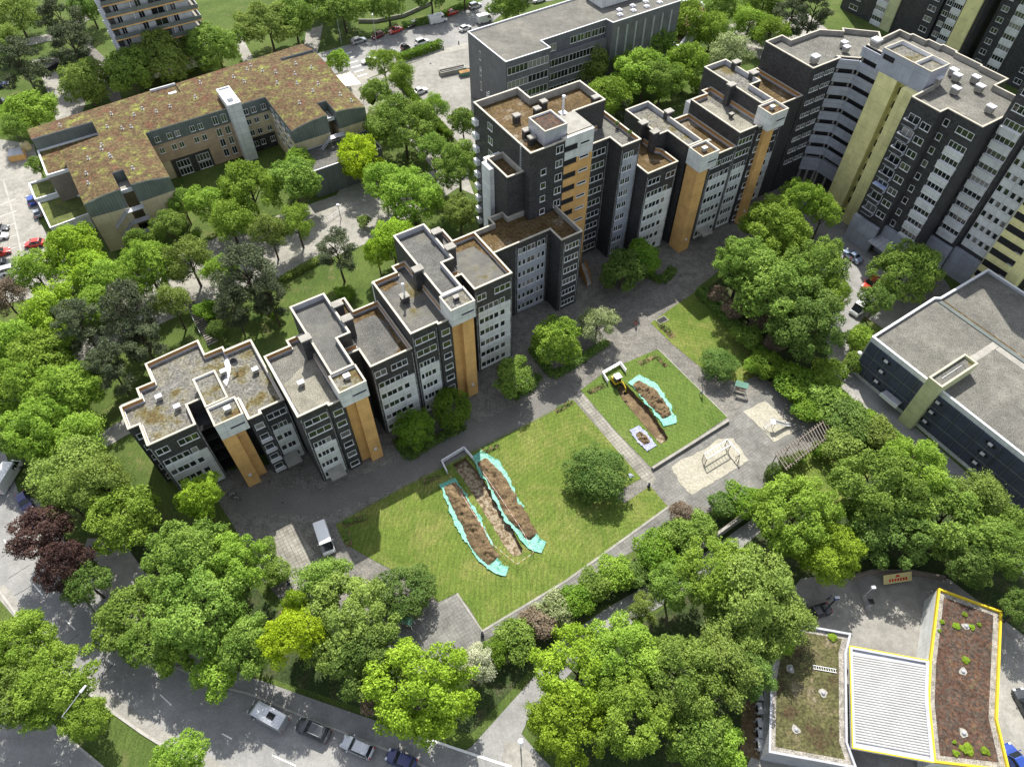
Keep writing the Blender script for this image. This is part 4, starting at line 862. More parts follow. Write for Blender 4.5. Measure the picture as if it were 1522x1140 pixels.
for k in range(10): q=a.lerp(b,(k+.5)/10); m.bar(q,q-off,.035,M['white_metal'],4)
m.build('rails',lad)
# details on the station roofs
M['rim_gravel']=speckle('rim_gravel',[(.35,(.16,.15,.13)),(.6,(.30,.28,.25))],1.2,7,fine=(.4,1.6),bp=.5)
for (t_,p_,z_,d_) in((t1,p1,4.28,.65),(t3,p3,4.03,.6)):
    a_=inset(p_,.22); b_=inset(p_,.22+d_); m=MB(); ring(m,a_,b_,z_,M['rim_gravel']); m.build('gravel_margin',t_)

def tuft(px,py,z,r,label,group):
    t=thing('sedum_tuft',label,'plant',G(px,py,z),0,group); c=inst(CR['bush'][int(px)%2],'leaves',t,(0,0,.05),px,(r,r,.22)); c.material_slots[0].link='OBJECT'; c.material_slots[0].material=L['yellowgreen']
for x,y,r in[(1185,278,.35),(1138,343,.5),(1055,320,.35),(1190,535,.5),(1225,350,.4),(1195,1035,.75),(1300,1050,.5),(1136,1062,.4),(1125,998,.25),(1265,335,.3),(1042,370,.25)]: tuft(*hp(x,y),4.3,r,'bright green tuft growing in the red sedum of the yellow rimmed roof','green tufts on the red sedum roof')
tuft(*hp(437,405),4.1,.6,'large bright green tuft near the back edge of the olive sedum roof',None)
for i,(x,y,z) in enumerate([(1192,345,4.27),(1175,600,4.27),(1178,948,4.27),(385,722,4.02),(200,585,4.02),(232,928,4.02)]):
    t=thing('roof_drain',['drain dome in pale gravel, upper of three on the red sedum roof','drain dome in pale gravel, middle of three on the red sedum roof','drain dome in pale gravel, lower of three on the red sedum roof','drain dome in pale gravel in the middle of the olive sedum roof','drain dome in pale gravel under the tree on the olive sedum roof','drain dome in pale gravel low on the olive sedum roof'][i],'roof drain',G(*hp(x,y),z),i,'roof drains of the station')
    m=MB(); m.poly([(.55*math.cos(a)*(1+.25*math.sin(a*3+i)),.5*math.sin(a)*(1+.2*math.cos(a*2+i)),.04) for a in[k*.52 for k in range(12)]],M['conc']); m.build('gravel_patch',t); m=MB(); m.lathe([(.24,.04),(.22,.2),(.1,.3)],(0,0,0),M['flash'],10); m.build('dome',t)
fartower('dark far tower with pale green shaft and glass stair, left of the yellow striped one',206,222,-136,-106,40,[('win',-133,-130),('panel',-124.6,-121),('pale',-120.8,-117.6),('win',-109.3,-107)])
fartower('dark far tower with one yellow stripe down its middle, behind the tall slab roof',206.5,220,-105.6,-95,42,[('win',-105.2,-103.6),('panel',-103.2,-100.4),('strip',-100,-96)])
fartower('dark far tower with white panel column, at the top right corner',209,225,-93,-60,40,[('win',-92,-90.2),('panel',-88.4,-85),('win',-80,-78),('panel',-76,-72),('win',-68,-65)])
# balcony building, top left
Bb=Bld('apartment_block','white apartment block with long grey balconies edged in orange, top left corner','apartment block',23,-214,0)
m=MB(); m.box(13.5,32,206.8,225,0,34,M['white_panel']); m.box(12.2,13.5,206.0,225,0,33,M['slate']); Bb.part(m,'wall')
for k in range(11):
    z=4.2+2.78*k
    m=MB(); m.box(12.0,33.8,205.0,206.75,z-.28,z-.1,M['conc']); m.box(12.0,33.8,205.0,205.12,z-.1,z+.85,M['zinc']); m.box(33.7,33.82,205.1,214,z-.1,z+.85,M['flash']); m.box(11.95,33.9,204.90,205.14,z-.36,z-.11,M['orange']); m.box(32,33.8,206.8,214,z-.28,z-.1,M['conc']); Bb.part(m,'balcony')
    m=MB()
    for v in np.arange(207,224,1.2): m.box(11.8,12.2,v,v+.9,z-.2,z+.1,M['white_metal'])
    Bb.part(m,'side_rail')
    for a,w in((14.2,1.2),(19.5,1.4),(22.6,3.2),(27.4,1.3)): Bb.window('F',-206.78,a,z+.1,w,2.0,2,out=.02)
    m=MB(); 
    for a in(18.2,26.2): m.box(a,a+.15,205.2,206.7,z-.1,z+2.4,M['white_panel'])
    Bb.part(m,'balcony_partition')
# garage portal top left
Q=thing('garage_entrance','small concrete garage entrance set in the green slope','garage',G(80,108,0)); m=MB()
a=G(54,104)-G(80,108); b=G(92,97)-G(80,108); m.bar((a.x,a.y,1.6),(b.x,b.y,1.6),1.0,M['conc'],4); m.build('lintel',Q); m=MB(); m.bar((a.x*.2,a.y*.2-.8,1.1),(b.x*.8,b.y*.8-.8,1.1),.75,M['dark'],4); m.build('opening',Q)
# ---------- ground ----------
M['yard']=speckle('school_yard_asphalt',[(.3,(.19,.185,.17)),(.7,(.27,.262,.24))],.12,5,mid=.7,amt=(.85,1.15),fine=(.85,1.15))

def sheet(name,loops,z,mat,kind='structure',uv=False,label=None,cat=None):
    """loops: outer outline then holes, photo pixels on the ground plane"""
    bm=bmesh.new()
    for lp in loops:
        vs=[bm.verts.new((UV(*p,z) if uv else Vector(G(p[0],p[1],z)) )) for p in lp]
        for v in vs: v.co.z=z
        for a,b in zip(vs,vs[1:]+vs[:1]): bm.edges.new((a,b))
    bmesh.ops.triangle_fill(bm,use_beauty=True,use_dissolve=False,edges=bm.edges[:])
    bmesh.ops.recalc_face_normals(bm,faces=bm.faces)
    for f in bm.faces:
        if f.normal.z<0: f.normal_flip()
    me=bpy.data.meshes.new(name); bm.to_mesh(me); bm.free(); me.materials.append(M[mat]); o=bpy.data.objects.new(name,me); link(o)
    return tag(o,label,cat,None,kind) if kind else tag(o,label,cat)
TR1=[(675,688),(690,682),(775,815),(776,822),(765,827),(757,818)]   # long trench in the main lawn
TR2=[(918,575),(928,570),(962,604),(993,651),(984,659),(957,628),(930,600)]
def wob(p,amp=1.2,seg=6):
    out=[]; r=random.Random(int(p[0][0]))
    for i,a in enumerate(p):
        b=p[(i+1)%len(p)]; n=max(1,int(math.dist(a,b)/seg))
        for k in range(n):
            t=k/n; out.append((a[0]+(b[0]-a[0])*t+r.uniform(-amp,amp)*(k>0),a[1]+(b[1]-a[1])*t+r.uniform(-amp,amp)*(k>0)))
    return out
TR1=wob([(673,690),(692,680),(718,711),(747,759),(777,815),(775,824),(763,827),(755,819),(723,768),(698,726)],.9)
TR2=wob([(917,577),(928,570),(962,603),(993,650),(990,656),(981,660),(968,645),(945,618),(927,597)],.9)
bm_far=1400
def gw(p): 
    q=G(*p); return q
# big base sheet with the two trench holes
bm=bmesh.new()
for lp in([(-900,-120),(900,-120),(1400,2500),(-1400,2500)],):
    vs=[bm.verts.new((*p,0)) for p in lp]; [bm.edges.new((a,b)) for a,b in zip(vs,vs[1:]+vs[:1])]
for lp in(TR1,TR2):
    vs=[bm.verts.new(tuple(G(*p))) for p in lp]; [bm.edges.new((a,b)) for a,b in zip(vs,vs[1:]+vs[:1])]
bmesh.ops.triangle_fill(bm,use_beauty=True,edges=bm.edges[:])
for f in bm.faces:
    if f.normal.z<0:f.normal_flip()
me=bpy.data.meshes.new('ground'); bm.to_mesh(me); bm.free(); me.materials.append(M['grass']); tag(link(bpy.data.objects.new('ground',me)),kind='structure')
def trench(name,lp,depth):
    m=MB(); P=[G(*p) for p in lp]; n=len(P)
    P=[Vector((p.x,p.y,0)) for p in P]; c=sum(P,Vector())/n
    Bt=[p.lerp(c,.0)+Vector((random.uniform(-.05,.05),random.uniform(-.05,.05),-depth)) for p in P]
    for i in range(n): m.poly([P[i]+Vector((0,0,.07)),P[(i+1)%n]+Vector((0,0,.07)),Bt[(i+1)%n],Bt[i]],M['soil'])
    for i in range(n//2): 
        a,b,c2,d=Bt[i],Bt[(i+1)%n],Bt[n-2-i],Bt[n-1-i]; m.poly([a,b,c2,d],M['rubble' if name=='trench' else 'soil'])
    o=m.build(name); return tag(o,kind='structure')
trench('trench',TR1,.8); trench('excavation',TR2,.9)
tag(sheet('rubble_patch',[[(973,652),(984,644),(993,651),(983,659)]],-.85,'rubble',None),'pale stony rubble patch exposed at the lower end of the short trench','rubble',kind='stuff')
E_=[[(345,690),(300,735),(372,800),(395,870),(430,905),(560,975),(655,965),(720,948),(850,872),(1000,785),(1060,755),(1120,735),(1160,690),(1232,640),(1180,590),(1150,570),(1080,560),(1045,520),(1010,440),(1080,400),(1120,360),(1180,285),(1225,290),(1260,330),(1300,395),(1240,300),(1150,270),(1000,330),(880,420),(700,540),(560,650)]]
sheet('estate_paving',[[(300,705),(352,790),(388,860),(425,900),(560,985),(650,980),(720,950),(850,872),(1000,785),(1060,758),(1140,722),(1232,645),(1190,590),(1130,560),(1050,540),(1020,470),(1040,425),(1110,370),(1190,300),(1235,330),(1260,420),(1340,470),(1420,440),(1380,380),(1300,330),(1240,250),(1100,250),(960,330),(840,390),(720,480),(600,580),(400,690)],TR1,TR2],.03,'asphalt')
M['lane']=speckle('lane_asphalt',[(.3,(.125,.122,.113)),(.7,(.16,.155,.143))],.2,5,fine=(.8,1.2))
strip_later=[([(352,742),(480,748),(600,700),(730,638),(848,580)],4.6)]
sheet('main_lawn',[[(498,778),(600,722),(852,594),(905,655),(953,711),(940,718),(912,735),(928,748),(966,722),(993,753),(842,862),(717,937),(699,905),(679,881),(651,895),(630,870),(560,835),(512,808)],TR1],.07,'lawn1')
sheet('small_lawn',[[(863,580),(900,552),(977,519),(1030,568),(1081,620),(1030,655),(967,694),(915,640)],TR2],.07,'lawn2')
sheet('upper_lawn',[[(967,480),(1008,451),(1040,430),(1100,480),(1152,545),(1100,570),(1044,548),(1000,512)]],.07,'lawn1')
sheet('pergola_lawn',[[(1150,700),(1235,655),(1300,700),(1240,760),(1160,735)]],.07,'lawn1')
sheet('paver_path',[[(853,589),(866,583),(915,642),(967,698),(975,712),(968,722),(955,712),(905,655)]],.055,'pavers_light')
sheet('playground_paving',[[(967,699),(1081,627),(1110,597),(1150,570),(1234,640),(1180,690),(1150,715),(1060,755),(995,750),(966,722)]],.05,'pavers')
sheet('lower_path',[[(993,756),(1010,775),(860,868),(720,952),(714,938),(842,864)]],.05,'pavers')
sheet('bench_paving',[[(568,962),(640,900),(679,883),(716,936),(735,960),(690,990),(620,1000)]],.055,'pavers')
def jag(p,a=3,seg=8): return wob(p,a,seg)
sheet('sand_patch',[jag([(998,694),(1012,683),(1047,668),(1068,652),(1090,651),(1106,676),(1113,684),(1080,705),(1028,735),(1008,715)],1.5,6)],.085,'sand','stuff',label='pale sand spread under the white climbing bars on the grey pavers',cat='sand')
sheet('sand_patch',[jag([(1104,611),(1137,596),(1155,610),(1181,642),(1150,657),(1128,634)],1.2,6)],.085,'sand','stuff',label='pale sand spread under the slide beside the pergola',cat='sand')
sheet('parking_bay',[[(400,793),(437,779),(468,822),(440,880),(424,872)]],.05,'pavers_light')
sheet('driveway',[[(1185,300),(1245,300),(1262,345),(1340,420),(1400,480),(1330,500),(1285,470),(1262,500),(1262,540),(1268,552),(1312,592),(1345,622),(1440,705),(1560,812),(1560,900),(1430,742),(1335,665),(1255,590),(1232,545),(1225,470),(1215,400),(1160,330)]],.05,'road')
sheet('driveway_edge',[[(1248,573),(1254,568),(1345,652),(1420,718),(1414,724),(1340,660)]],.065,'light_pave')
# big road bottom left
sheet('main_road',[[(-160,560),(-20,620),(0,650),(30,740),(60,800),(110,872),(160,935),(240,985),(330,1023),(370,1032),(470,1075),(560,1110),(640,1145),(760,1200),(760,1300),(430,1300),(330,1160),(213,1090),(120,1020),(62,960),(0,880),(-120,800)]],.05,'road')
sheet('far_carriageway',[[(-100,1000),(-20,1020),(60,1060),(165,1150),(260,1260),(-100,1260)]],.05,'road')
sheet('pavement',[[(35,735),(60,745),(115,830),(165,888),(205,925),(300,975),(370,1005),(470,1040),(600,1085),(700,1120),(860,1180),(860,1220),(700,1165),(640,1142),(560,1107),(470,1072),(370,1029),(330,1019),(240,981),(163,931),(113,868),(63,796)]],.16,'road')
sheet('parking_strip',[[(110,860),(130,800),(180,800),(215,850),(250,880),(200,925),(160,885)]],.045,'light_pave')
# kerb and gutter, dashes
def strip(name,pts,w,z0,z1,mat,kind='structure'):
    m=MB(); P=[Vector(G(*p)) for p in pts]
    L1=[];L2=[]
    for i,p in enumerate(P):
        d=(P[min(i+1,len(P)-1)]-P[max(i-1,0)]).normalized(); n=Vector((-d.y,d.x,0))*w/2; L1.append(p+n);L2.append(p-n)
    for i in range(len(P)-1):
        a,b,c,d=L1[i],L1[i+1],L2[i+1],L2[i]
        for q,zz in(((a,b,c,d),z1),): m.poly([(v.x,v.y,zz) for v in q],M[mat])
        m.poly([(a.x,a.y,z0),(b.x,b.y,z0),(b.x,b.y,z1),(a.x,a.y,z1)],M[mat]); m.poly([(d.x,d.y,z0),(c.x,c.y,z0),(c.x,c.y,z1),(d.x,d.y,z1)],M[mat])
    o=m.build(name); return tag(o,kind=kind)
strip('kerb',[(0,880),(30,920),(62,960),(90,992),(120,1020),(165,1056),(213,1090),(270,1125),(330,1160)],.35,0,.14,'kerb')
strip('gutter',[(-2,874),(32,914),(65,953),(93,984),(123,1011),(168,1047),(217,1081),(274,1116),(334,1150)],1.6,.02,.058,'light_pave')
strip('kerb',[(35,742),(63,798),(113,870),(163,933),(240,983),(330,1021),(370,1031),(470,1073),(560,1108),(640,1143)],.25,0,.175,'kerb')
strip('kerb',[(498,780),(600,724),(852,596)],.12,0,.10,'asphalt'); strip('kerb',[(977,518),(1081,620)],.12,0,.10,'kerb')
strip('kerb',[(993,754),(842,863),(717,938),(679,882)],.35,0,.10,'light_pave')
strip('kerb',[(-20,1024),(60,1062),(165,1150)],.3,0,.14,'kerb')
for i,(a,b) in enumerate([((6,802),(20,822)),((50,868),(64,885)),((98,922),(112,936)),((160,981),(168,987)),((238,1032),(255,1048)),((405,1122),(440,1138)),((330,1090),(345,1098))]):
    strip('lane_dash',[a,b],.16,.052,.062,'paint')
for p_,w_ in strip_later: strip('service_lane',p_,w_,.03,.042,'lane')
# road slab joints
for a,b in[((12,860),(44,840)),((2,828),(28,812)),((14,890),(60,863)),((90,965),(118,942)),((140,1020),(170,985)),((225,1078),(238,1070))]: strip('slab_joint',[a,b],.07,.050,.056,'dark')
# side street at the bottom, ramp drive
sheet('side_street',[[(640,1145),(700,1110),(790,1010),(835,950),(900,905),(960,870),(1050,820),(1120,770),(1130,790),(1080,835),(1000,890),(950,920),(880,965),(820,1030),(790,1060),(775,1090),(800,1120),(860,1180),(700,1200)]],.062,'road')
strip('paving_setts',[(640,1100),(700,1120),(760,1140)],.3,.1,.20,'paint')
sheet('corner_pavement',[[(752,1100),(770,1103),(860,1180),(780,1180),(745,1125)]],.12,'light_pave')
# filling station yard
sheet('station_yard',[[(1040,1200),(1110,1140),(1185,950),(1160,900),(1190,860),(1260,850),(1410,860),(1530,950),(1640,1100),(1640,1250),(1040,1250)]],.05,'yard')
sheet('station_concrete',[[(1385,1080),(1480,985),(1522,1050),(1560,1100),(1500,1180)]],.062,'light_pave')
sheet('back_yard',[[(1100,1120),(1103,1040),(1120,1005),(1133,1020),(1133,1130)]],.06,'soil')
# promenade upper left, steps, car park, streets
sheet('promenade',[[(-60,600),(0,560),(120,505),(200,470),(300,428),(400,372),(480,318),(560,272),(640,255),(700,238),(706,262),(650,300),(575,350),(500,380),(400,418),(300,452),(150,525),(60,560),(-60,640)]],.045,'light_pave')
sheet('forecourt',[[(60,470),(150,425),(250,385),(330,350),(420,318),(500,290),(520,262),(560,280),(480,322),(400,376),(300,432),(160,478)]],.04,'light_pave')
sheet('court_paving',[[(465,322),(500,296),(560,268),(575,288),(545,300),(510,312),(480,326)]],.058,'light_pave')
sheet('car_park',[[(-80,195),(50,215),(62,260),(58,330),(95,380),(110,430),(-80,470)]],.05,'light_pave')
for i in range(6): strip('bay_line',[(-10,300+i*14+10),(22,284+i*21)] if 0 else [(-12,310+i*17),(24,296+i*18)],.1,.05,.06,'paint')
strip('drain_channel',[(5,268),(20,320),(32,375)],.35,.05,.062,'kerb')
sheet('street',[[(430,92),(500,72),(600,44),(700,10),(760,-20),(830,-40),(830,0),(760,10),(690,68),(560,110),(520,135),(470,130)]],.05,'road')
sheet('street_pavement',[[(500,118),(560,96),(640,78),(700,62),(704,70),(640,84),(600,96),(545,118),(560,150),(545,170),(505,120)]],.06,'light_pave')
sheet('school_yard',[[(548,118),(640,84),(700,68),(740,140),(740,240),(700,230),(640,170),(600,150)]],.055,'yard')
sheet('school_walk',[[(560,135),(600,160),(650,215),(690,250),(705,290),(660,270),(600,200),(545,150)]],.06,'light_pave')
for i in range(6): strip('crossing_bar',[(509+i*4.5,82+i*6.5),(523+i*4.5,78+i*6.5)],.5,.05,.064,'paint')
sheet('park_path',[[(30,60),(75,50),(130,20),(135,28),(80,60),(35,70)]],.05,'light_pave')
sheet('park_path',[[(455,45),(480,38),(470,90),(450,90)]],.055,'light_pave')
sheet('park_path',[[(340,50),(355,45),(378,90),(362,92)]],.055,'light_pave')
sheet('lane_behind_home',[[(60,110),(95,105),(128,150),(115,190),(85,185),(75,150)]],.05,'light_pave')
sheet('rear_lane',[[(130,62),(160,90),(182,150),(170,160),(140,110),(120,75)]],.05,'asphalt')
sheet('estate_rear_path',[[(130,655),(185,622),(200,640),(145,672)]],.06,'light_pave')
sheet('front_path',[[(1130,90),(1060,40),(1200,20),(1250,60),(1230,80)]],.05,'light_pave')
# undergrowth beneath the belts of trees
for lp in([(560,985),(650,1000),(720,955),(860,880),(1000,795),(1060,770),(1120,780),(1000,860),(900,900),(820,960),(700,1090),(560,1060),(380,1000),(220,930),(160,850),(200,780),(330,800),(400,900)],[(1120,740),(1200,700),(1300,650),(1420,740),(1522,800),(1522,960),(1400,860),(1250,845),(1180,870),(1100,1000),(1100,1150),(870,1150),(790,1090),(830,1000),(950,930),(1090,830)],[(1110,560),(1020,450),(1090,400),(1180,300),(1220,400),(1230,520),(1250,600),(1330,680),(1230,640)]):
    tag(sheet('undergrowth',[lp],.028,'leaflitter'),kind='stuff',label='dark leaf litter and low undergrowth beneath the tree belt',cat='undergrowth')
# flower beds (soil strips with small plants)
def bed(pts,w,label,n=14):
    o=strip('flower_bed',pts,w,.05,.13,'soil',None); tag(o,label,'flower bed','planting beds cut into the lawns')
    P=[Vector(G(*p)) for p in pts]; 
    r=random.Random(int(pts[0][0])); C=[];
    for i in range(n*4):
        k=r.randrange(len(P)-1); q=P[k].lerp(P[k+1],r.random()); C.append((q.x+r.uniform(-w,w)*.4,q.y+r.uniform(-w,w)*.4,.15+r.random()*.4))
    me=leaves_mesh('bed_plants',np.array(C),np.tile([0,0,1.],(len(C),1)),.11,5,7,1.3); me.materials.clear(); me.materials.append(L['deep']); c=bpy.data.objects.new('plants',me); link(c,o)
bed([(510,782),(524,775),(545,769)],1.0,'L shaped bed of low plants at the shaded left end of the main lawn',12); bed([(514,790),(520,812)],1.0,'short shaded bed running down from the L shaped bed',8)
bed([(628,718),(652,708)],1.0,'shaded bed beside the left soil heap',8); bed([(718,672),(742,662)],.9,'bed at the upper end of the right long soil heap',8)
bed([(826,612),(850,598)],.9,'bed of small shrubs in the top corner of the main lawn',10); bed([(875,584),(898,572)],.9,'bed left of the white fence around the digger',8)
bed([(950,541),(975,530),(990,545)],.9,'angled bed in the top corner of the small lawn',10); bed([(980,482),(990,490),(1000,502)],1.2,'bed of grey shrubs at the left edge of the upper lawn',12)
# ---------- soil heaps and tarpaulins ----------
def ribbon(name,pts,widths,hf,mat,label,cat,parent=None,group=None,ns=90,nw=22,seed=1,rag=.25):
    P=[Vector(G(*p)) for p in pts]; o=P[0].copy(); cum=[0]
    for a,b in zip(P,P[1:]): cum.append(cum[-1]+(b-a).length)
    bm=bmesh.new(); rows=[]
    for i in range(ns+1):
        s=cum[-1]*i/ns; k=max(j for j in range(len(cum)-1) if cum[j]<=s+1e-6); t=(s-cum[k])/(cum[k+1]-cum[k]); c=P[k].lerp(P[k+1],t); d=(P[min(k+1,len(P)-1)]-P[k]).normalized()
        if i and rows: pass
        n=Vector((-d.y,d.x,0)); tt=i/ns; w=np.interp(tt,[j/(len(widths)-1) for j in range(len(widths))],widths)
        row=[]
        for j in range(nw+1):
            x=(j/nw*2-1); e=1+rag*(noise.noise(Vector((s*.8,seed*7.1+(x>0)*5,0)))+.5*noise.noise(Vector((s*2.5,seed*3.3+(x>0)*5,2))))
            q=c+n*(x*w*e)-o; q.z=hf(x,tt,c+n*(x*w*e)); row.append(bm.verts.new(q))
        rows.append(row)
    for a,b in zip(rows,rows[1:]):
        for j in range(nw): bm.faces.new((a[j],a[j+1],b[j+1],b[j]))
    for f in bm.faces: f.smooth=True
    bmesh.ops.recalc_face_normals(bm,faces=bm.faces)
    me=bpy.data.meshes.new(name); bm.to_mesh(me); bm.free(); me.materials.append(M[mat]); ob=bpy.data.objects.new(name,me); link(ob); ob.location=(o.x,o.y,0)
    return tag(ob,label,cat,group)
def heaph(h,sd):
    def f(x,t,p):
        e=min(1,t/.06,(1-t)/.06); b=max(0,1-abs(x)**2.2)**.8*math.sqrt(max(0,e))
        q=p*.9; return .10+b*h*(.75+.55*noise.noise(q+Vector((sd,0,0))))+b*.30*noise.noise(p*2.6)+b*.12*noise.noise(p*6)
    return f
def tarph(sd,ed=.18):
    def f(x,t,p): return .12+.05+ed*max(0,abs(x)-.62)*(1+1.5*noise.noise(p*1.5))+.10*abs(noise.noise(p*3.1+Vector((0,sd,0))))+.05*abs(noise.noise(p*8))
    return f
def tarpmat(name,c,c2):
    m,nt,b=newmat(name); co=coords(nt); n1=noisef(nt,co,2.2,5,.7); c_=ramp(nt,n1,[(.35,c),(.6,c2)]); nt.links.new(c_,b.inputs['Base Color']); b.inputs['Roughness'].default_value=.35; bump(nt,b,noisef(nt,co,5,4),.8,.12); return m
M['tarp_green']=tarpmat('turquoise_tarpaulin',(.03,.21,.155),(.12,.40,.31)); M['tarp_blue']=tarpmat('pale_blue_tarpaulin',(.13,.15,.30),(.24,.26,.42))
GT='tarpaulins under the soil heaps'
ribbon('tarpaulin',[(664,716),(680,745),(700,785),(722,826),(740,846),(754,850)],[1.3,1.75,1.9,1.95,1.75,1.1,.7],tarph(1),'tarp_green','turquoise sheet bunched at its lower tip under the left long soil heap','tarpaulin',group=GT,seed=3)
ribbon('soil_heap',[(668,720),(683,748),(703,786),(722,822),(736,834)],[1.1,1.45,1.55,1.55,1.2],heaph(.95,1),'soil','long brown soil heap left of the long trench','soil heap',group='soil heaps on the lawns',seed=4)
ribbon('tarpaulin',[(708,675),(732,702),(756,750),(782,795),(796,810),(808,815)],[1.2,1.95,1.8,1.85,1.3,.9],tarph(2),'tarp_green','turquoise sheet under the right long soil heap, ending by the open lawn','tarpaulin',group=GT,seed=5)
ribbon('soil_heap',[(714,685),(736,710),(760,754),(784,790),(793,800)],[1.0,1.6,1.5,1.5,1.0],heaph(.95,3),'soil','long brown soil heap right of the long trench','soil heap',group='soil heaps on the lawns',seed=6)
ribbon('tarpaulin',[(942,563),(962,580),(982,606),(996,632)],[1.4,2.0,1.95,1.2],tarph(4),'tarp_green','turquoise sheet under the broad soil heap on the small lawn','tarpaulin',group=GT,seed=7)
ribbon('soil_heap',[(943,570),(962,584),(980,604),(992,621)],[1.0,1.6,1.55,1.0],heaph(.9,5),'soil','broad brown soil heap on the small lawn','soil heap',group='soil heaps on the lawns',seed=8)
ribbon('tarpaulin',[(942,637),(955,652),(969,667)],[1.0,1.25,1.0],tarph(6,.08),'tarp_blue','pale blue sheet under the smallest soil heap','tarpaulin',group=GT,ns=40,seed=9)
ribbon('soil_heap',[(948,644),(956,653),(962,661)],[.6,.95,.7],heaph(.5,7),'soil','smallest soil heap, on the pale blue sheet','soil heap',group='soil heaps on the lawns',ns=40,seed=10)
ribbon('tarpaulin',[(935,705),(939,710)],[.25,.45],tarph(8,.05),'tarp_blue','scrap of pale blue sheet beside the big round shrub','tarpaulin',ns=12,seed=11)
# ---------- fences, playground, furniture ----------
def barrier(pts,label,h=1.0,group=None):
    P=[Vector(G(*p)) for p in pts]; o=P[0].copy(); t=thing('barrier',label,'barrier',o,0,group); m=MB()
    for a,b in zip(P,P[1:]):
        for z,th in((h,.12),(h*.62,.09),(.3,.08)): 
            m.bar((a.x-o.x,a.y-o.y,z),(b.x-o.x,b.y-o.y,z),th,M['white_metal'],4)
    m.build('rail',t)
    for a,b in zip(P,P[1:]):
        L_=(b-a).length; n=max(1,int(L_/1.1))
        for k in range(n+1):
            q=a.lerp(b,k/n)-o; m=MB(); m.bar((q.x,q.y,0),(q.x,q.y,h),.06,M['white_metal'],4); m.build('post',t)
barrier([(665,705),(657,689),(690,669),(703,684)],'white barrier round the head of the long trench',1.0,'white barriers at the trench heads')
barrier([(903,571),(895,558),(921,543),(930,555)],'white barrier behind the small digger',1.0,'white barriers at the trench heads')
def tape(pts,label):
    P=[Vector(G(*p)) for p in pts]; o=P[0].copy(); t=thing('barrier_tape',label,'barrier tape',o); m=MB(); red=M['car_red']
    for a,b in zip(P,P[1:]):
        L_=(b-a).length; n=int(L_/.5)
        for k in range(n): q0=a.lerp(b,k/n)-o;q1=a.lerp(b,(k+1)/n)-o; m.bar((q0.x,q0.y,.9),(q1.x,q1.y,.9),.022,red if k%2 else M['white_metal'],4)
    m.build('tape',t)
    for p in P: q=p-o; m=MB(); m.bar((q.x,q.y,0),(q.x,q.y,1.0),.03,M['conc'],5); m.build('stake',t)
def carpaint(name,c,met=.0,rough=.25):
    m,nt,b=newmat(name); b.inputs['Base Color'].default_value=(*c,1); b.inputs['Metallic'].default_value=met; b.inputs['Roughness'].default_value=rough
    b.inputs['Coat Weight'].default_value=.6; b.inputs['Coat Roughness'].default_value=.08; return m
for n_,c_,mt_ in(('red',(.45,.025,.012),0),('darkred',(.16,.01,.012),.2),('white',(.68,.69,.70),0),('silver',(.42,.44,.47),.6),('black',(.015,.016,.018),.2),('navy',(.014,.022,.12),.2),('dark',(.05,.055,.06),.4),('blue',(.02,.06,.30),.2),('lightblue',(.30,.38,.52),.5)): M['car_'+n_]=carpaint('paint_'+n_,c_,mt_)
M['tyre']=plain('tyre_rubber',(.015,.015,.016),.8); M['rim']=plain('alloy_rim',(.45,.46,.48),.3,.7); M['lamp_clear']=plain('headlamp_glass',(.6,.62,.65),.1); M['lamp_red']=plain('tail_lamp',(.35,.01,.01),.2); M['green_roof']=plain('green_shelter_roof',(.10,.22,.17),.5,0,.15); M['wood']=plain('weathered_wood',(.17,.145,.12),.8,0,.25,3)
tape([(665,705),(700,760),(735,815),(768,842),(793,825),(778,795),(745,745),(703,684)],'red and white tape strung on stakes round the long trench')
# ---------- vehicles ----------
WHEEL={}
def wheel(parent,x,y,r,wd=.2):
    k=round(r,2)
    if k not in WHEEL:
        a=MB(); a.lathe([(r*.62,-.1),(r*.97,-.1),(r,-.05),(r,.05),(r*.97,.1),(r*.62,.1)],(0,0,0),M['tyre'],18,'y'); b=MB(); b.lathe([(r*.2,-.085),(r*.6,-.105),(r*.63,0),(r*.6,.105),(r*.2,.085)],(0,0,0),M['rim'],12,'y')
        WHEEL[k]=(a.mesh('tyre',True),b.mesh('rim'))
    t=inst(WHEEL[k][0],'wheel',parent,(x,y,r)); inst(WHEEL[k][1],'rim',t,(0,0,0))
def loft(m,secs,mat,cap=True):
    for a,b in zip(secs,secs[1:]):
        for i in range(len(a)):
            j=(i+1)%len(a); m.poly([a[i],a[j],b[j],b[i]],mat)
    if cap: m.poly(secs[0],mat); m.poly(secs[-1],mat)
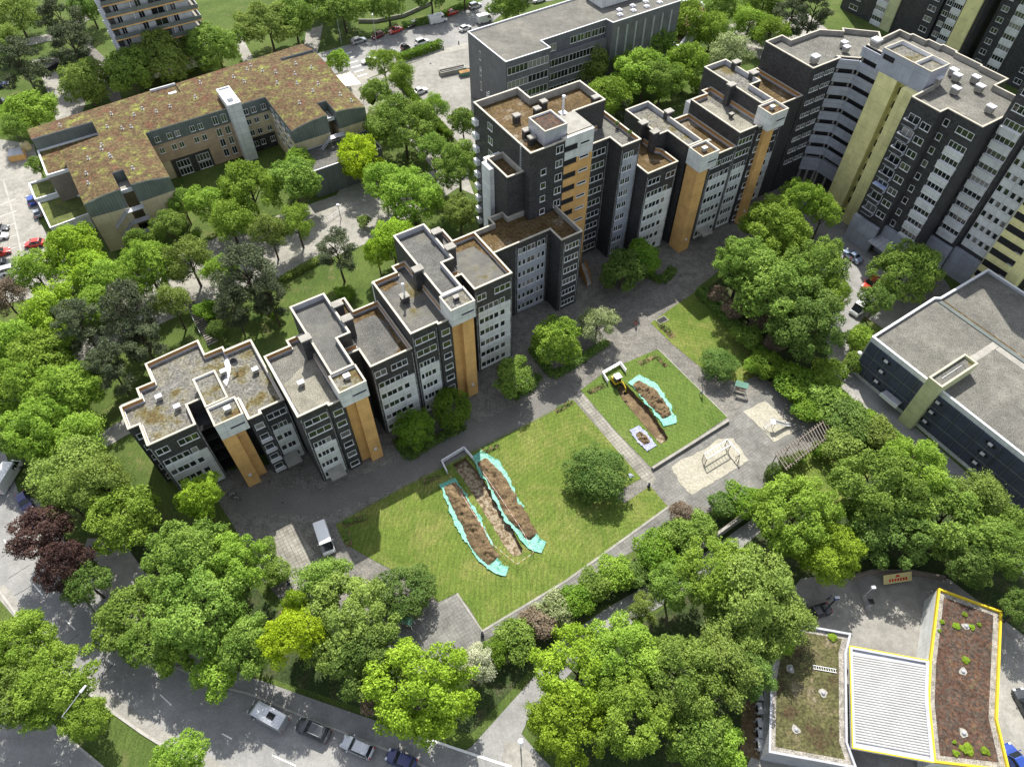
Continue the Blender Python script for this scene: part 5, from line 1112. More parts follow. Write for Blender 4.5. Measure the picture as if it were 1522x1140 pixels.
def vehicle(a,b,kind,col,label,cat='car',group=None,L_=None,z0=.07,extra=None):
    """a rear, b front: photo pixels of the two ends"""
    A_=G(*a);B_=G(*b); c=(A_+B_)/2; d=B_-A_; ang=math.atan2(d.y,d.x)
    S={'hatch':(4.0,1.72,1.48),'sedan':(4.5,1.78,1.45),'wagon':(4.65,1.8,1.52),'suv':(4.7,1.88,1.75),'smart':(2.7,1.6,1.55),'mpv':(4.4,1.82,1.68),'van':(5.4,2.0,2.35),'camper':(5.9,2.1,2.6)}[kind]
    ln,wd,ht=S; ln=L_ or ln; w=wd/2; nm={'van':'parked_van','camper':'camper_van'}.get(kind,'parked_car')
    t=thing(nm,label,cat,(c.x,c.y,z0),ang,group); P=M['car_'+col]
    def sec(x,zb,zt,ww,tw): return [(x,-ww,zb),(x,-ww*1.0,(zb+zt)*.55),(x,-ww*tw,zt),(x,-ww*tw*.6,zt+.03),(x,ww*tw*.6,zt+.03),(x,ww*tw,zt),(x,ww,(zb+zt)*.55),(x,ww,zb)]
    h=ln/2; van=kind in('van','camper')
    m=MB()
    if van: st=[(-h,.35,ht*.96,w*.96,.9),(-h+.1,.28,ht,w,.9),(h*.52,.25,ht,w,.9),(h*.60,.25,ht*.985,w,.88)]; loft(m,[sec(*s) for s in st],P); st=[(h*.60,.25,1.25,w,.93),(h*.93,.28,1.02,w*.95,.9),(h,.35,.75,w*.86,.88)]; loft(m,[sec(*s) for s in st],P)
    else:
        belt=.92 if kind!='suv' else 1.05
        st=[(-h,.38,belt*.88,w*.86,.9),(-h+.18,.25,belt*.98,w*.97,.92),(-h*.5,.2,belt,w,.93),(h*.3,.2,belt*.98,w,.92),(h*.62,.22,belt*.88,w*.98,.9),(h*.92,.27,belt*.72,w*.88,.88),(h,.35,belt*.58,w*.74,.88)]
        loft(m,[sec(*s) for s in st],P)
    m.build('body',t,True)
    g=MB(); rf=MB()
    def cs(x,zz,ww): return [(x,-ww,zz),(x,ww,zz)]
    if van:
        g.poly([(h*.605,-w*.86,ht*.93),(h*.605,w*.86,ht*.93),(h*.90,w*.84,1.1),(h*.90,-w*.84,1.1)],M['car_glass']); g.poly([(h*.605,w*.86,ht*.93),(h*.90,w*.84,1.1),(h*.605,w*.93,1.25)],M['car_glass']); g.poly([(h*.605,-w*.86,ht*.93),(h*.90,-w*.84,1.1),(h*.605,-w*.93,1.25)],M['car_glass'])
        for s in(-1,1): g.box(h*.28,h*.56,s*(w+.005)-.01,s*(w+.005)+.01,1.3,ht*.86,M['car_glass'])
        g.build('windscreen',t)
        if kind=='camper':
            q=MB(); q.box(-h*.55,-h*.2,-.4,.35,ht+.03,ht+.14,M['dark']); q.box(h*.05,h*.3,-.3,.3,ht+.03,ht+.12,M['lamp_clear']); q.build('roof_hatch',t)
        else:
            q=MB(); 
            for k in range(3): q.box(-h*.85,h*.4,-.55+k*.5,-.45+k*.5,ht+.02,ht+.045,P)
            q.build('roof_ribs',t)
    else:
        rb={'hatch':-h*.82,'sedan':-h*.55,'wagon':-h*.9,'suv':-h*.88,'smart':-h*.86,'mpv':-h*.9}[kind]; rt=rb+(.35 if kind!='sedan' else .55)
        fr=h*.42 if kind!='smart' else h*.62; ft=fr-.62
        base=belt-.02; wb=w*.90; wt=w*.70; zt=ht-.05
        B0=[(rb,-wb,base),(fr,-wb,base),(fr,wb,base),(rb,wb,base)]; T0=[(rt,-wt,zt),(ft,-wt,zt),(ft,wt,zt),(rt,wt,zt)]
        for i in range(4): j=(i+1)%4; g.poly([B0[i],B0[j],T0[j],T0[i]],M['car_glass'])
        g.build('windows',t)
        rf.poly([(rt-.03,-wt-.03,zt),(rt-.03,wt+.03,zt),(rt+.15,wt*.95,ht),(rt+.15,-wt*.95,ht)],P); loft(rf,[[(rt+.15,-wt*.95,ht),(rt+.15,wt*.95,ht),(rt+.1,wt+.04,zt),(rt+.1,-wt-.04,zt)],[(ft-.1,-wt*.95,ht-.01),(ft-.1,wt*.95,ht-.01),(ft+.04,wt+.04,zt-.02),(ft+.04,-wt-.04,zt-.02)]],P)
        for s in(-1,1):
            rf.bar((ft,s*wt,zt),(fr,s*wb,base),.045,P,4); rf.bar((rt,s*wt,zt),(rb,s*wb,base),.07,P,4); mx=(rt+ft)/2; rf.bar((mx,s*wt*1.01,zt),(mx,s*wb*1.01,base),.04,M['dark'],4)
        ro=rf.build('roof',t)
        if kind in('suv','wagon','mpv'):
            q=MB(); [q.bar((rt+.3,s*wt*.9,ht+.06),(ft-.2,s*wt*.9,ht+.06),.03,M['rim'],4) for s in(-1,1)]; q.build('roof_rail',t)
        if kind=='suv': q=MB(); q.box((rt+ft)/2-.5,(rt+ft)/2+.4,-.4,.4,ht,ht+.02,M['car_glass']); q.build('sunroof',t)
        q=MB(); q.box(-h*.5,-h*.5+.01,0,.01,.5,.51,P) if 0 else None
    hl=MB(); zz=.62 if not van else .8
    for s in(-1,1): q=MB(); q.box(h-.28,h-.02,s*w*.62-.18,s*w*.62+.18,zz-.1,zz+.09,M['lamp_clear']); q.build('headlight',t)
    for s in(-1,1): q=MB(); q.box(-h-.01,-h+.15,s*w*.72-.12,s*w*.72+.12,zz,zz+.28,M['lamp_red']); q.build('tail_light',t)
    for s in(-1,1): q=MB(); q.box(h*.36,h*.36+.14,s*(w+.12)-.1,s*(w+.12)+.08,1.0 if not van else 1.35,1.15 if not van else 1.6,P); q.build('wing_mirror',t)
    r=.31 if not van else .34
    for x in(-h*.6,h*.62):
        for y in(-w+.1,w-.1): wheel(t,x,y,r)
    return t
V=vehicle
PT='cars parked in the car park at the left edge'
V((70,363),(36,368),'hatch','red','red hatchback standing alone in the pale lane of the left car park','car')
V((-16,345),(12,342),'wagon','dark','dark grey car, uppermost of the row at the left edge',group=PT); V((-16,357),(12,353),'sedan','white','white car in the row at the left edge, above the orange red one',group=PT); V((-14,384),(19,374),'hatch','red','orange red car poking in from the left edge',group=PT)
V((-8,400),(20,392),'wagon','black','black car just below the orange red one at the left edge',group=PT); V((4,408),(34,400),'wagon','white','white car half hidden by leaves, lowest of the left row',group=PT)
V((53,312),(45,290),'hatch','blue','blue car parked tight against the pale rimmed annex'); V((60,326),(56,316),'smart','silver','small silver car behind the blue one by the annex')
V((-12,133),(14,127),'wagon','navy','dark blue car under the trees at the upper left edge'); V((-12,160),(12,152),'suv','dark','dark car just below the dark blue one at the upper left edge')
V((4,730),(26,694),'van','white','large white delivery van driving on the road at the left edge','van',L_=6.0)
V((34,738),(46,760),'hatch','navy','dark blue car behind the white van, beside the copper tree'); V((50,764),(62,788),'hatch','blue','bright blue car peeping out from under the copper tree')
CK='vehicles parked along the kerb at the bottom'
V((427,1081),(375,1052),'camper','silver','silver camper van with hatches on its roof, leftmost in the kerb row','camper van',CK,L_=5.6); V((489,1096),(446,1077),'suv','dark','dark off roader with glass roof between the camper and the silver wagon','car',CK); V((556,1122),(509,1101),'mpv','silver','silver van like car with ribbed roof in the kerb row','car',CK); V((620,1140),(575,1121),'hatch','navy','dark blue car, rightmost in the kerb row','car',CK)
V((479,788),(490,822),'van','white','white van on the shaded drive beside the pale parking bay','van',L_=5.0)
ST='vehicles parked along the street at the top'
V((522,68),(545,60),'wagon','silver','silver car at the left end of the far kerb row on the top street','car',ST); V((572,52),(552,61),'hatch','darkred','dark red car in the far kerb row on the top street','car',ST); V((599,44),(577,53),'sedan','red','bright red saloon in the far kerb row of the top street','car',ST); V((624,36),(603,44),'hatch','black','black car between the red saloon and the white van','car',ST)
V((635,38),(667,30),'van','white','big white panel van on the top street','van',ST,L_=5.6); V((663,25),(681,19),'hatch','red','red car just behind the big white van','car',ST); V((696,16),(717,8),'mpv','silver','silver car with a board on its roof, right end of the top street','car',ST); V((706,37),(734,30),'van','white','white box van by the tree at the corner of the grey school','van',ST,L_=4.6)
V((683,49),(700,42),'hatch','white','white car close to the corner of the grey school','car',ST); V((616,70),(639,62),'mpv','white','white people carrier on the near side of the top street','car',ST); V((596,77),(610,71),'smart','black','tiny dark two seater on the near side of the top street','car',ST); V((571,84),(587,78),'hatch','dark','dark car half hidden behind the street tree','car',ST); V((560,91),(539,96),'sedan','white','white car by the zebra crossing','car',ST)
V((612,143),(636,135),'sedan','white','white saloon alone in the big pale school yard')
V((790,6),(812,0),'sedan','white','white car behind the grey school at the top edge')
V((1276,392),(1256,376),'sedan','lightblue','light blue saloon with two people standing at its side'); V((1304,415),(1279,434),'mpv','red','red people carrier half under the big tree'); 
Q=vehicle((1290,452),(1266,470),'van','white','white flatbed truck with dark cab under the tree','truck')
V((1222,908),(1198,916),'sedan','black','black car at the edge of the station yard under the trees')
V((1512,1140),(1500,1122),'hatch','blue','blue car at the bottom right beside the yellow rimmed shop'); V((1528,1062),(1516,1040),'sedan','dark','dark grey car at the right edge by the station')
# ---------- people ----------
M['skin']=plain('skin',(.45,.27,.19),.6); M['hair']=plain('hair',(.04,.025,.015),.7)
def cloth(n,c): M[n]=plain(n,c,.85); return M[n]
def skinobj(name,parent,chains,mat,z=0):
    vs=[];es=[];rr=[]
    idx={}
    for ch in chains:
        prev=None
        for p,r in ch:
            k=tuple(round(x,3) for x in p)
            if k not in idx: idx[k]=len(vs); vs.append(p); rr.append(r)
            if prev is not None: es.append((prev,idx[k]))
            prev=idx[k]
    me=bpy.data.meshes.new(name); me.from_pydata(vs,es,[]); me.materials.append(mat); o=bpy.data.objects.new(name,me); link(o,parent)
    o.modifiers.new('s','SKIN'); sk=me.skin_vertices[0].data if me.skin_vertices else None
    if sk is None: return o
    for i,r in enumerate(rr): sk[i].radius=(r,r)
    sk[0].use_root=True; o.modifiers.new('u','SUBSURF').levels=1; return o
def ensure_skin(me):
    return me
def person(px,py,face,shirt,trouser,label,pose='stand',group=None,z0=.06):
    p=G(px,py); t=thing('person',label,'person',(p.x,p.y,z0),face,group); s=.14 if pose=='walk' else .05
    hip=(0,0,.95); chest=(0,0,1.35); neck=(0,0,1.5); head=(.02,0,1.64); crown_=(.02,0,1.76)
    legs=[[(hip,.13),((0,sd*.09,.88),.10),((s*sd*1.3+.03,sd*.10,.48),.065),((s*sd*2-.03,sd*.10,.07),.045),((s*sd*2+.13,sd*.10,.04),.04)] for sd in(-1,1)]
    arms=[[(chest,.14),((0,sd*.19,1.40),.055),((-s*sd*.6,sd*.26,1.13),.045),((-s*sd+.08,sd*.27,.88),.033),((-s*sd+.12,sd*.27,.80),.04)] for sd in(-1,1)]
    body=skinmesh('body',t,[[(hip,.13),((0,0,1.15),.125),(chest,.14),(neck,.06),(head,.095),(crown_,.08)]]+legs+arms,M['skin'])
    skinmesh('shirt',t,[[((0,0,.93),.15),((0,0,1.15),.145),(chest,.16),((0,0,1.46),.08)]]+[[(chest,.16),((0,sd*.19,1.41),.075),((-s*sd*.6,sd*.26,1.13),.06)] for sd in(-1,1)],shirt)
    skinmesh('trousers',t,[[(hip,.15),((0,sd*.09,.88),.12),((s*sd*1.3+.03,sd*.10,.48),.085),((s*sd*2-.03,sd*.10,.12),.065)] for sd in(-1,1)],trouser)
    m=MB(); m.lathe([(.02,.13),(.07,.11),(.105,.04),(.11,-.03),(.08,-.09)],(.0,0,1.70),M['hair'],10); m.build('hair',t,True)
    return t
def skinmesh(name,parent,chains,mat):
    vs=[];es=[];rr=[];idx={}
    for ch in chains:
        prev=None
        for p,r in ch:
            k=tuple(round(x,3) for x in p)
            if k not in idx: idx[k]=len(vs); vs.append(p); rr.append(r)
            if prev is not None and (prev,idx[k]) not in es: es.append((prev,idx[k]))
            prev=idx[k]
    bm=bmesh.new(); lay=bm.verts.layers.skin.verify(); bv=[bm.verts.new(p) for p in vs]
    for a,b in es: bm.edges.new((bv[a],bv[b]))
    for v,r in zip(bv,rr): v[lay].radius=(r,r)
    bv[0][lay].use_root=True
    me=bpy.data.meshes.new(name); bm.to_mesh(me); bm.free(); me.materials.append(mat); o=bpy.data.objects.new(name,me); link(o,parent)
    o.modifiers.new('skin','SKIN'); u=o.modifiers.new('sub','SUBSURF'); u.levels=1; u.render_levels=1; return o
W_=cloth('cloth_white',(.6,.6,.62)); K_=cloth('cloth_black',(.02,.02,.025)); B_c=cloth('cloth_blue',(.06,.10,.22)); R_c=cloth('cloth_red',(.40,.08,.05)); G_c=cloth('cloth_grey',(.18,.18,.19))
person(944,484,-.9,K_,R_c,'person in black top walking over the shaded paving by the sunlit corner','walk'); person(1041,588,-1.0,W_,B_c,'person in white top walking down the path beside the small lawn','walk')
person(1252,388,.2,B_c,K_,'person in blue shirt standing left of the light blue saloon'); person(1262,391,2.8,R_c,K_,'person in reddish shirt standing at the rear of the light blue saloon','walk')
person(894,431,1.2,B_c,G_c,'person in blue standing at the dark edge of the tree by the tower','stand'); person(1441,716,1.7,W_,K_,'person in white walking in the shade below the louvred hall','walk')
person(1229,892,2.0,B_c,K_,'person in blue standing under trees at the station yard')
# ---------- digger ----------
dg=thing('mini_excavator','small yellow digger with white cab roof at the head of the short trench','excavator',G(916,570,.1),R_(-62))
M['digger_yellow']=plain('digger_yellow',(.60,.42,.02),.5); 
for s in(-1,1): m=MB(); m.box(-.95,.95,s*.62-.16,s*.62+.16,.02,.42,M['tyre']); m.lathe([(.22,s*.62-.17),(.22,s*.62+.17)],(-.8,0,.22),M['tyre'],10,'y'); m.lathe([(.22,s*.62-.17),(.22,s*.62+.17)],(.8,0,.22),M['tyre'],10,'y'); m.build('track',dg)
m=MB(); m.box(-.95,.55,-.7,.7,.5,1.05,M['digger_yellow']); m.box(-.95,-.3,-.65,.65,1.05,1.4,M['digger_yellow']); m.build('body',dg)
m=MB(); m.box(-.4,.6,-.6,.45,1.05,1.12,M['dark']); 
for x in(-.38,.58):
    for y in(-.58,.43): m.bar((x,y,1.1),(x,y,2.2),.045,M['dark'],4)
m.box(-.36,.56,-.56,.41,1.1,2.15,M['car_glass']); m.build('cab',dg); m=MB(); m.box(-.5,.7,-.68,.53,2.2,2.32,M['white_metal']); m.build('cab_roof',dg)
m=MB(); m.bar((.6,.1,.9),(1.5,.1,2.0),.13,M['digger_yellow'],4); m.bar((1.5,.1,2.0),(2.5,.1,1.5),.11,M['digger_yellow'],4); m.bar((2.5,.1,1.55),(2.75,.1,.55),.10,M['digger_yellow'],4); ar=m.build('arm',dg)
m=MB(); 
for s in(-1,1): m.poly([(2.6,.1+s*.32,.65),(3.05,.1+s*.32,.45),(2.95,.1+s*.32,.05),(2.55,.1+s*.32,.1)],M['dark'])
m.poly([(2.6,-.22,.65),(2.6,.42,.65),(2.55,.42,.1),(2.55,-.22,.1)],M['dark']); m.poly([(2.55,-.22,.1),(2.55,.42,.1),(2.95,.42,.05),(2.95,-.22,.05)],M['dark']); m.build('bucket',ar)
# ---------- playground ----------
def frame(label,cat,name,org,build): 
    o=G(*org); t=thing(name,label,cat,(o.x,o.y,.08)); build(t,o); return t
def climb(t,o):
    q=lambda x,y,z=0: Vector((*(G(x,y,0)-o)[:2],z)); A_,B_,C_=q(1048,678),q(1080,660),q(1098,685)
    A2=q(1043,685); 
    m=MB(); h=1.9
    for a,b in((q(1043,684),q(1077,663)),(q(1047,692),q(1082,671))):
        a.z=b.z=h; m.bar(a,b,.09,M['white_metal'],6)
    for k in range(9): a=q(1043,684).lerp(q(1077,663),k/8);b=q(1047,692).lerp(q(1082,671),k/8); a.z=b.z=h; m.bar(a,b,.04,M['white_metal'],4)
    a=q(1079,665);b=q(1095,684); a.z=b.z=h; m.bar(a,b,.1,M['white_metal'],6); m.build('overhead_ladder',t)
    m=MB()
    for p in((1043,684),(1047,692),(1077,663),(1082,671)): a=q(*p); m.bar(a,a+Vector((0,0,h)),.06,M['wood'],5)
    for k in range(5):
        for p,r_ in(((1043,684),(1047,692)),((1077,663),(1082,671))): a=q(*p);b=q(*r_);a.z=b.z=.3+.35*k; m.bar(a,b,.03,M['wood'],4)
    m.build('end_ladder',t)
    m=MB()
    for p in((1093,680),(1098,684),(1091,688),(1096,692)): a=q(*p); b=q(1095,686); b.z=h; m.bar(a,b,.05,M['wood'],4)
    m.build('leg_frame',t)
frame('white topped climbing bars standing in the larger sand patch','climbing frame','climbing_frame',(1068,680),climb)
def slide(t,o):
    q=lambda x,y,z=0: Vector((*(G(x,y,0)-o)[:2],z)); a=q(1146,624,1.9); b=q(1163,630,.25); b=q(1165,634,.3)
    m=MB(); a=Vector((0,0,1.8)); d=(q(1166,628)-q(1145,630)); d.z=0; n=d.normalized(); s=Vector((-n.y,n.x,0)); e=a+n*2.4; e.z=.45; f=e+n*.8; f.z=.35
    for k,(p,r_) in enumerate(((a,e),(e,f))): m.poly([p+s*.3,p-s*.3,r_-s*.3,r_+s*.3],M['rim']); 
    for sg in(-1,1): m.bar(a+s*.32*sg+Vector((0,0,.1)),e+s*.32*sg+Vector((0,0,.1)),.06,M['white_metal'],4); m.bar(e+s*.32*sg+Vector((0,0,.1)),f+s*.32*sg+Vector((0,0,.1)),.06,M['white_metal'],4)
    m.build('chute',t)
    m=MB(); m.box(-.65,.15,-.5,.5,1.72,1.8,M['white_metal'])
    for sg in(-1,1): m.bar(a-n*.5+s*.35*sg,a-n*1.5+s*.35*sg-Vector((0,0,1.8)),.05,M['white_metal'],4); m.bar(a-n*.5+s*.35*sg,a-n*.5+s*.35*sg+Vector((0,0,.8)),.05,M['white_metal'],4); m.bar(a+s*.35*sg,Vector(((a+s*.35*sg).x,(a+s*.35*sg).y,0)),.05,M['white_metal'],4)
    for k in range(6): c=a-n*(.5+k/6)-Vector((0,0,1.8*k/6)); m.bar(c+s*.35,c-s*.35,.03,M['white_metal'],4)
    m.build('ladder',t)
frame('white slide with its platform in the smaller sand patch','slide','slide',(1147,636),slide)
def pergola(t,o):
    q=lambda x,y,z=0: Vector((*(G(x,y,0)-o)[:2],z)); a0,a1=q(1147,690),q(1222,636); b0,b1=q(1160,709),q(1231,655)
    h=2.5; m=MB(); 
    for a,b in((a0,a1),(b0,b1)): a=a.copy();b=b.copy();a.z=b.z=h; m.bar(a,b,.10,M['wood'],4)
    m.build('long_beam',t)
    for k in range(21):
        a=a0.lerp(a1,k/20);b=b0.lerp(b1,k/20); c=(b-a).normalized()*.4; a=a-c;b=b+c; a.z=b.z=h+.15; m=MB(); m.bar(a,b,.095,M['wood'],4); m.build('rafter',t)
    for k in range(5):
        for a,b in((a0,a1),(b0,b1)): p=a.lerp(b,k/4); m=MB(); m.bar((p.x,p.y,0),(p.x,p.y,h),.09,M['wood'],5); m.build('post',t)
frame('long weathered wooden pergola at the corner of the playground','pergola','pergola',(1190,672),pergola)
def shelter(px,py,label,rz):
    o=G(px,py,.07); t=thing('bench_shelter',label,'shelter',o,rz,'small green roofed benches'); m=MB(); m.poly([(-1.1,-.3,2.0),(1.1,-.3,2.0),(1.1,.7,2.35),(-1.1,.7,2.35)],M['green_roof']); m.poly([(-1.1,-.3,1.94),(1.1,-.3,1.94),(1.1,.7,2.29),(-1.1,.7,2.29)],M['green_roof']); m.build('roof',t)
    m=MB(); 
    for x in(-1,1):
        m.bar((x,-.25,0),(x,-.25,1.95),.05,M['white_metal'],4); m.bar((x,.65,0),(x,.65,2.3),.05,M['white_metal'],4)
    m.build('frame',t); m=MB(); 
    for k in range(4): m.box(-.95,.95,-.1+k*.13,-.0+k*.13,.44,.48,M['wood'])
    m.box(-.95,.95,.5,.55,.55,.95,M['wood']); m.build('seat',t)
shelter(1098,584,'bench shelter with green roof against the round shrub by the playground',-.35); shelter(604,931,'bench shelter with green roof tucked under the lower dense shrub',-.3)
# low wall below the small lawn
lw=thing('retaining_wall','low concrete wall along the lower edge of the small lawn','wall',G(967,697),0); o=G(967,697); a=G(969,698)-o;b=G(1082,627)-o; n=Vector((-(b-a).y,(b-a).x,0)).normalized()*.22
m=MB(); prism(m,[tuple((a-n)[:2]),tuple((b-n)[:2]),tuple((b+n)[:2]),tuple((a+n)[:2])],0,.62,M['conc'],True); m.build('wall',lw)
rw=thing('retaining_wall','long concrete wall above the sunken ramp behind the shrubs','wall',G(1020,850),0); o=G(1020,850); a=G(1012,838)-o;b=G(1108,768)-o; n=Vector((-(b-a).y,(b-a).x,0)).normalized()*.2
m=MB(); prism(m,[tuple((a-n)[:2]),tuple((b-n)[:2]),tuple((b+n)[:2]),tuple((a+n)[:2])],0,2.0,M['conc'],True); m.build('wall',rw); m=MB(); m.bar((a.x,a.y,2.9),(b.x,b.y,2.9),.04,M['wood'],4)
for k in range(10): p=a.lerp(b,k/9); m.bar((p.x,p.y,2),(p.x,p.y,2.9),.03,M['wood'],4)
m.build('railing',rw)
def lowwall(pts,h,w,label,mat='conc',name='wall',cat='wall'):
    P=[G(*p) for p in pts]; o=P[0]; t=thing(name,label,cat,o)
    m=MB()
    for a,b in zip(P,P[1:]):
        a=a-o;b=b-o; n=Vector((-(b-a).y,(b-a).x,0)).normalized()*w/2; prism(m,[tuple((a-n)[:2]),tuple((b-n)[:2]),tuple((b+n)[:2]),tuple((a+n)[:2])],0,h,M[mat],True)
    m.build('wall',t); return t
lowwall([(1262,862),(1290,853),(1350,853),(1400,862)],1.3,.3,'dark curved wall behind the station yard under the big trees','wood')
lowwall([(533,152-118),(560,34),(600,26),(640,8)],1.0,.3,'pinkish garden wall under trees above the top street')
# yellow board on the dark wall
yb=thing('billboard','yellow board with red marks leaning on the wall behind the station yard','sign',G(1325,862,0),.15); m=MB(); m.poly([(-2.2,-.9,1.2),(2.2,-.9,1.2),(2.2,.1,2.2),(-2.2,.1,2.2)],plain('faded_yellow_board',(.42,.37,.16),.6)); m.poly([(-2.2,-.92,1.12),(2.2,-.92,1.12),(2.2,.12,2.12),(-2.2,.12,2.12)],M['dark']); m.build('board',yb)
m=MB()
for i in range(7): x=-1.35+i*.42; m.poly([(x,-.72,1.40),(x+.3,-.72,1.40),(x+.3,-.42,1.70),(x,-.42,1.70)],M['lamp_red'])
m.poly([(-.35,-.30,1.82),(.35,-.30,1.82),(.25,-.05,2.07),(-.25,-.05,2.07)],M['lamp_red']); m.build('lettering',yb)
# station kit: vacuum column, blue sign, small sign
vc=thing('vacuum_station','tall grey vacuum column with hose box in the shaded station yard','car vacuum',G(1286,895,.05)); m=MB(); m.box(-.35,.35,-1.3,1.0,0,.25,M['conc']); m.build('plinth',vc); m=MB(); m.box(-.3,.3,-.9,-.3,.25,1.7,M['flash']); m.box(-.35,.35,-1.0,-.2,1.7,1.85,M['dark']); m.build('cabinet',vc); m=MB(); m.bar((0,.8,.25),(0,.8,3.4),.06,M['white_metal'],6); m.box(-.3,.3,.6,1.0,3.3,3.7,M['white_metal']); m.build('mast',vc)
bs=thing('tall_sign','slim post with blue lamp head at the station yard edge','sign',G(1231,902,.05)); m=MB(); m.bar((0,0,0),(0,0,3.2),.1,M['dark'],6); m.build('post',bs); m=MB(); m.box(-.3,.3,-.12,.12,3.0,3.6,M['car_blue']); m.box(-.34,.34,-.16,.16,3.6,3.7,M['white_metal']); m.build('sign_head',bs)
for i,(x,y,l) in enumerate([(1127,1035,'air unit'),(1127,1055,'b'),(1127,1078,'c'),(1127,1092,'d'),(1127,1108,'e')]):
    q=thing('air_conditioner',['uppermost white cooling unit beside the car wash building','second white cooling unit from the top beside the car wash building','middle white cooling unit beside the car wash building','second white cooling unit from the bottom beside the car wash building','lowest white cooling unit beside the car wash building'][i],'cooling unit',G(x,y,.06),-.03,'white cooling units in the back yard'); m=MB(); m.box(-.3,.3,-.7,.7,.25,1.1,M['white_metal']); m.build('casing',q); m=MB(); m.lathe([(.38,-.02),(.38,.02)],(-.32,0,.68),M['dark'],12) if 0 else m.box(-.34,-.30,-.4,.4,.35,1.0,M['dark']); m.build('fan_grille',q); m=MB(); [m.box(-.6,-.25,s*.4-.04,s*.4+.04,.1,.25,M['flash']) for s in(-1,1)]; m.build('bracket',q)
# street lamps
def lamp(px,py,h,ang,label,arm=2.2,kind='arm'):
    o=G(px,py) if py>-500 else Vector((px,py+1000,0)); t=thing('street_lamp',label,'street lamp',o,ang); m=MB(); m.bar((0,0,0),(0,0,h),.10,M['flash'],8,.06); 
    if kind=='arm': m.bar((0,0,h),(arm,0,h+.6),.05,M['flash'],6)
    m.build('post',t); m=MB()
    if kind=='arm': m.bar((arm,0,h+.6),(arm+.9,0,h+.7),.20,M['white_metal'],6,.13)
    else: m.lathe([(.1,h),(.38,h+.05),(.42,h+.3),(.25,h+.5)],(0,0,0),M['white_metal'],12)
    m.build('lamp_head',t)
lamp(-53.8,21.2-1000,8.7,R_(60),'long armed street lamp over the big road at the bottom left',3.0); lamp(508,66,7,R_(100),'street lamp at the corner of the top street',1.0); lamp(560,66,7,R_(100),'slim street lamp beside the dark red car',1.0); lamp(1266,545,3.6,0,'white globe lamp beside the louvred hall corner',kind='globe')
lamp(733,42,7,R_(100),'street lamp beside the white box van',.8); lamp(774,1112,3.6,0,'dark short lamp at the corner pavement at the bottom',kind='globe'); lamp(507,372-46,3.5,0,'short lamp by the glass fence of the promenade',kind='globe')
def bollard(px,py,label,cat='bollard',h=.9,w=.16,name='bollard'):
    o=G(px,py,.05); t=thing(name,label,cat,o); m=MB(); m.lathe([(w,0),(w,h*.9),(w*.6,h)],(0,0,0),M['dark'],10); m.build('post',t); m=MB(); m.lathe([(w*1.15,h*.72),(w*1.15,h*.8)],(0,0,0),M['flash'],10); m.build('band',t)
bollard(964,723,'black litter bin at the corner of the paths below the small lawn','litter bin',.9,.25,'litter_bin'); bollard(717,944,'black bin at the tip of the main lawn','litter bin',1.0,.25,'litter_bin'); bollard(429,868,'black bollard beside the pale parking bay'); bollard(1182,893,'black bollard at the yard edge')
for i,(x,y) in enumerate([(651,70),(682,66),(659,74)]): bollard(x,y,['black post at the left side of the yard entrance','black post at the right side of the yard entrance','black post at the end of the clipped hedge by the school yard'][i],'bollard')
dr=[(420,747,.35),(399,717,.3),(1007,409,.35),(867,511,.7),(300+0,0,0)]
for x,y,w in [(420,747,.4),(401,716,.35),(476,728,.3),(1011,410,.45),(869,538,.9),(640,95,.4),(601,190,.3)]:
    o=G(x,y); tag(inst_:=sheet('drain_cover',[[(x-w*4,y),(x,y-w*3),(x+w*4,y),(x,y+w*3)]],.075,'dark'),None)
hatch=thing('cellar_grating','dark grating set in the corner of the upper lawn','grating',G(984,476,.1),PH); m=MB(); m.box(-1.1,1.1,-.7,.7,0,.06,M['conc']); m.build('frame',hatch); m=MB(); m.box(-.95,.95,-.55,.55,.06,.08,M['dark']); m.build('grid',hatch)
# school yard: skip, fenced ramp
sk=thing('skip_container','green skip heaped with orange sand beside the ramp in the school yard','container',G(691,112,.06),.4); m=MB(); m.poly([(-1.3,-.8,0),(1.3,-.8,0),(1.6,-.95,1.2),(-1.6,-.95,1.2)],M['green_roof']); m.poly([(-1.3,.8,0),(1.3,.8,0),(1.6,.95,1.2),(-1.6,.95,1.2)],M['green_roof']); m.poly([(-1.3,-.8,0),(-1.3,.8,0),(-1.6,.95,1.2),(-1.6,-.95,1.2)],M['green_roof']); m.poly([(1.3,-.8,0),(1.3,.8,0),(1.6,.95,1.2),(1.6,-.95,1.2)],M['green_roof']); m.build('container',sk); m=MB(); m.poly([(-1.5,-.9,1.0),(1.5,-.9,1.0),(.6,0,1.5),(-.6,0,1.45)],M['ochre']); m.poly([(-1.5,.9,1.0),(1.5,.9,1.0),(.6,0,1.5),(-.6,0,1.45)],M['ochre']); m.poly([(-1.5,-.9,1.0),(-1.5,.9,1.0),(-.6,0,1.45)],M['ochre']); m.poly([(1.5,-.9,1.0),(1.5,.9,1.0),(.6,0,1.5)],M['ochre']); m.build('load',sk)
rp=thing('ramp_enclosure','long low concrete ramp enclosure in the school yard','ramp',G(673,108,.06),.42); m=MB(); 
for y in(-.9,.9): m.box(-3.6,3.6,y-.12,y+.12,0,1.1,M['conc'])
m.box(-3.72,-3.6,-1.02,1.02,0,1.1,M['conc']); m.build('wall',rp); m=MB(); 
for y in(-.9,.9): m.bar((-3.6,y,1.5),(3.6,y,1.5),.04,M['flash'],4)
m.build('handrail',rp); m=MB(); m.poly([(-3.6,-.78,.1),(3.6,-.78,.5),(3.6,.78,.5),(-3.6,.78,.1)],M['light_pave']); m.build('floor',rp)
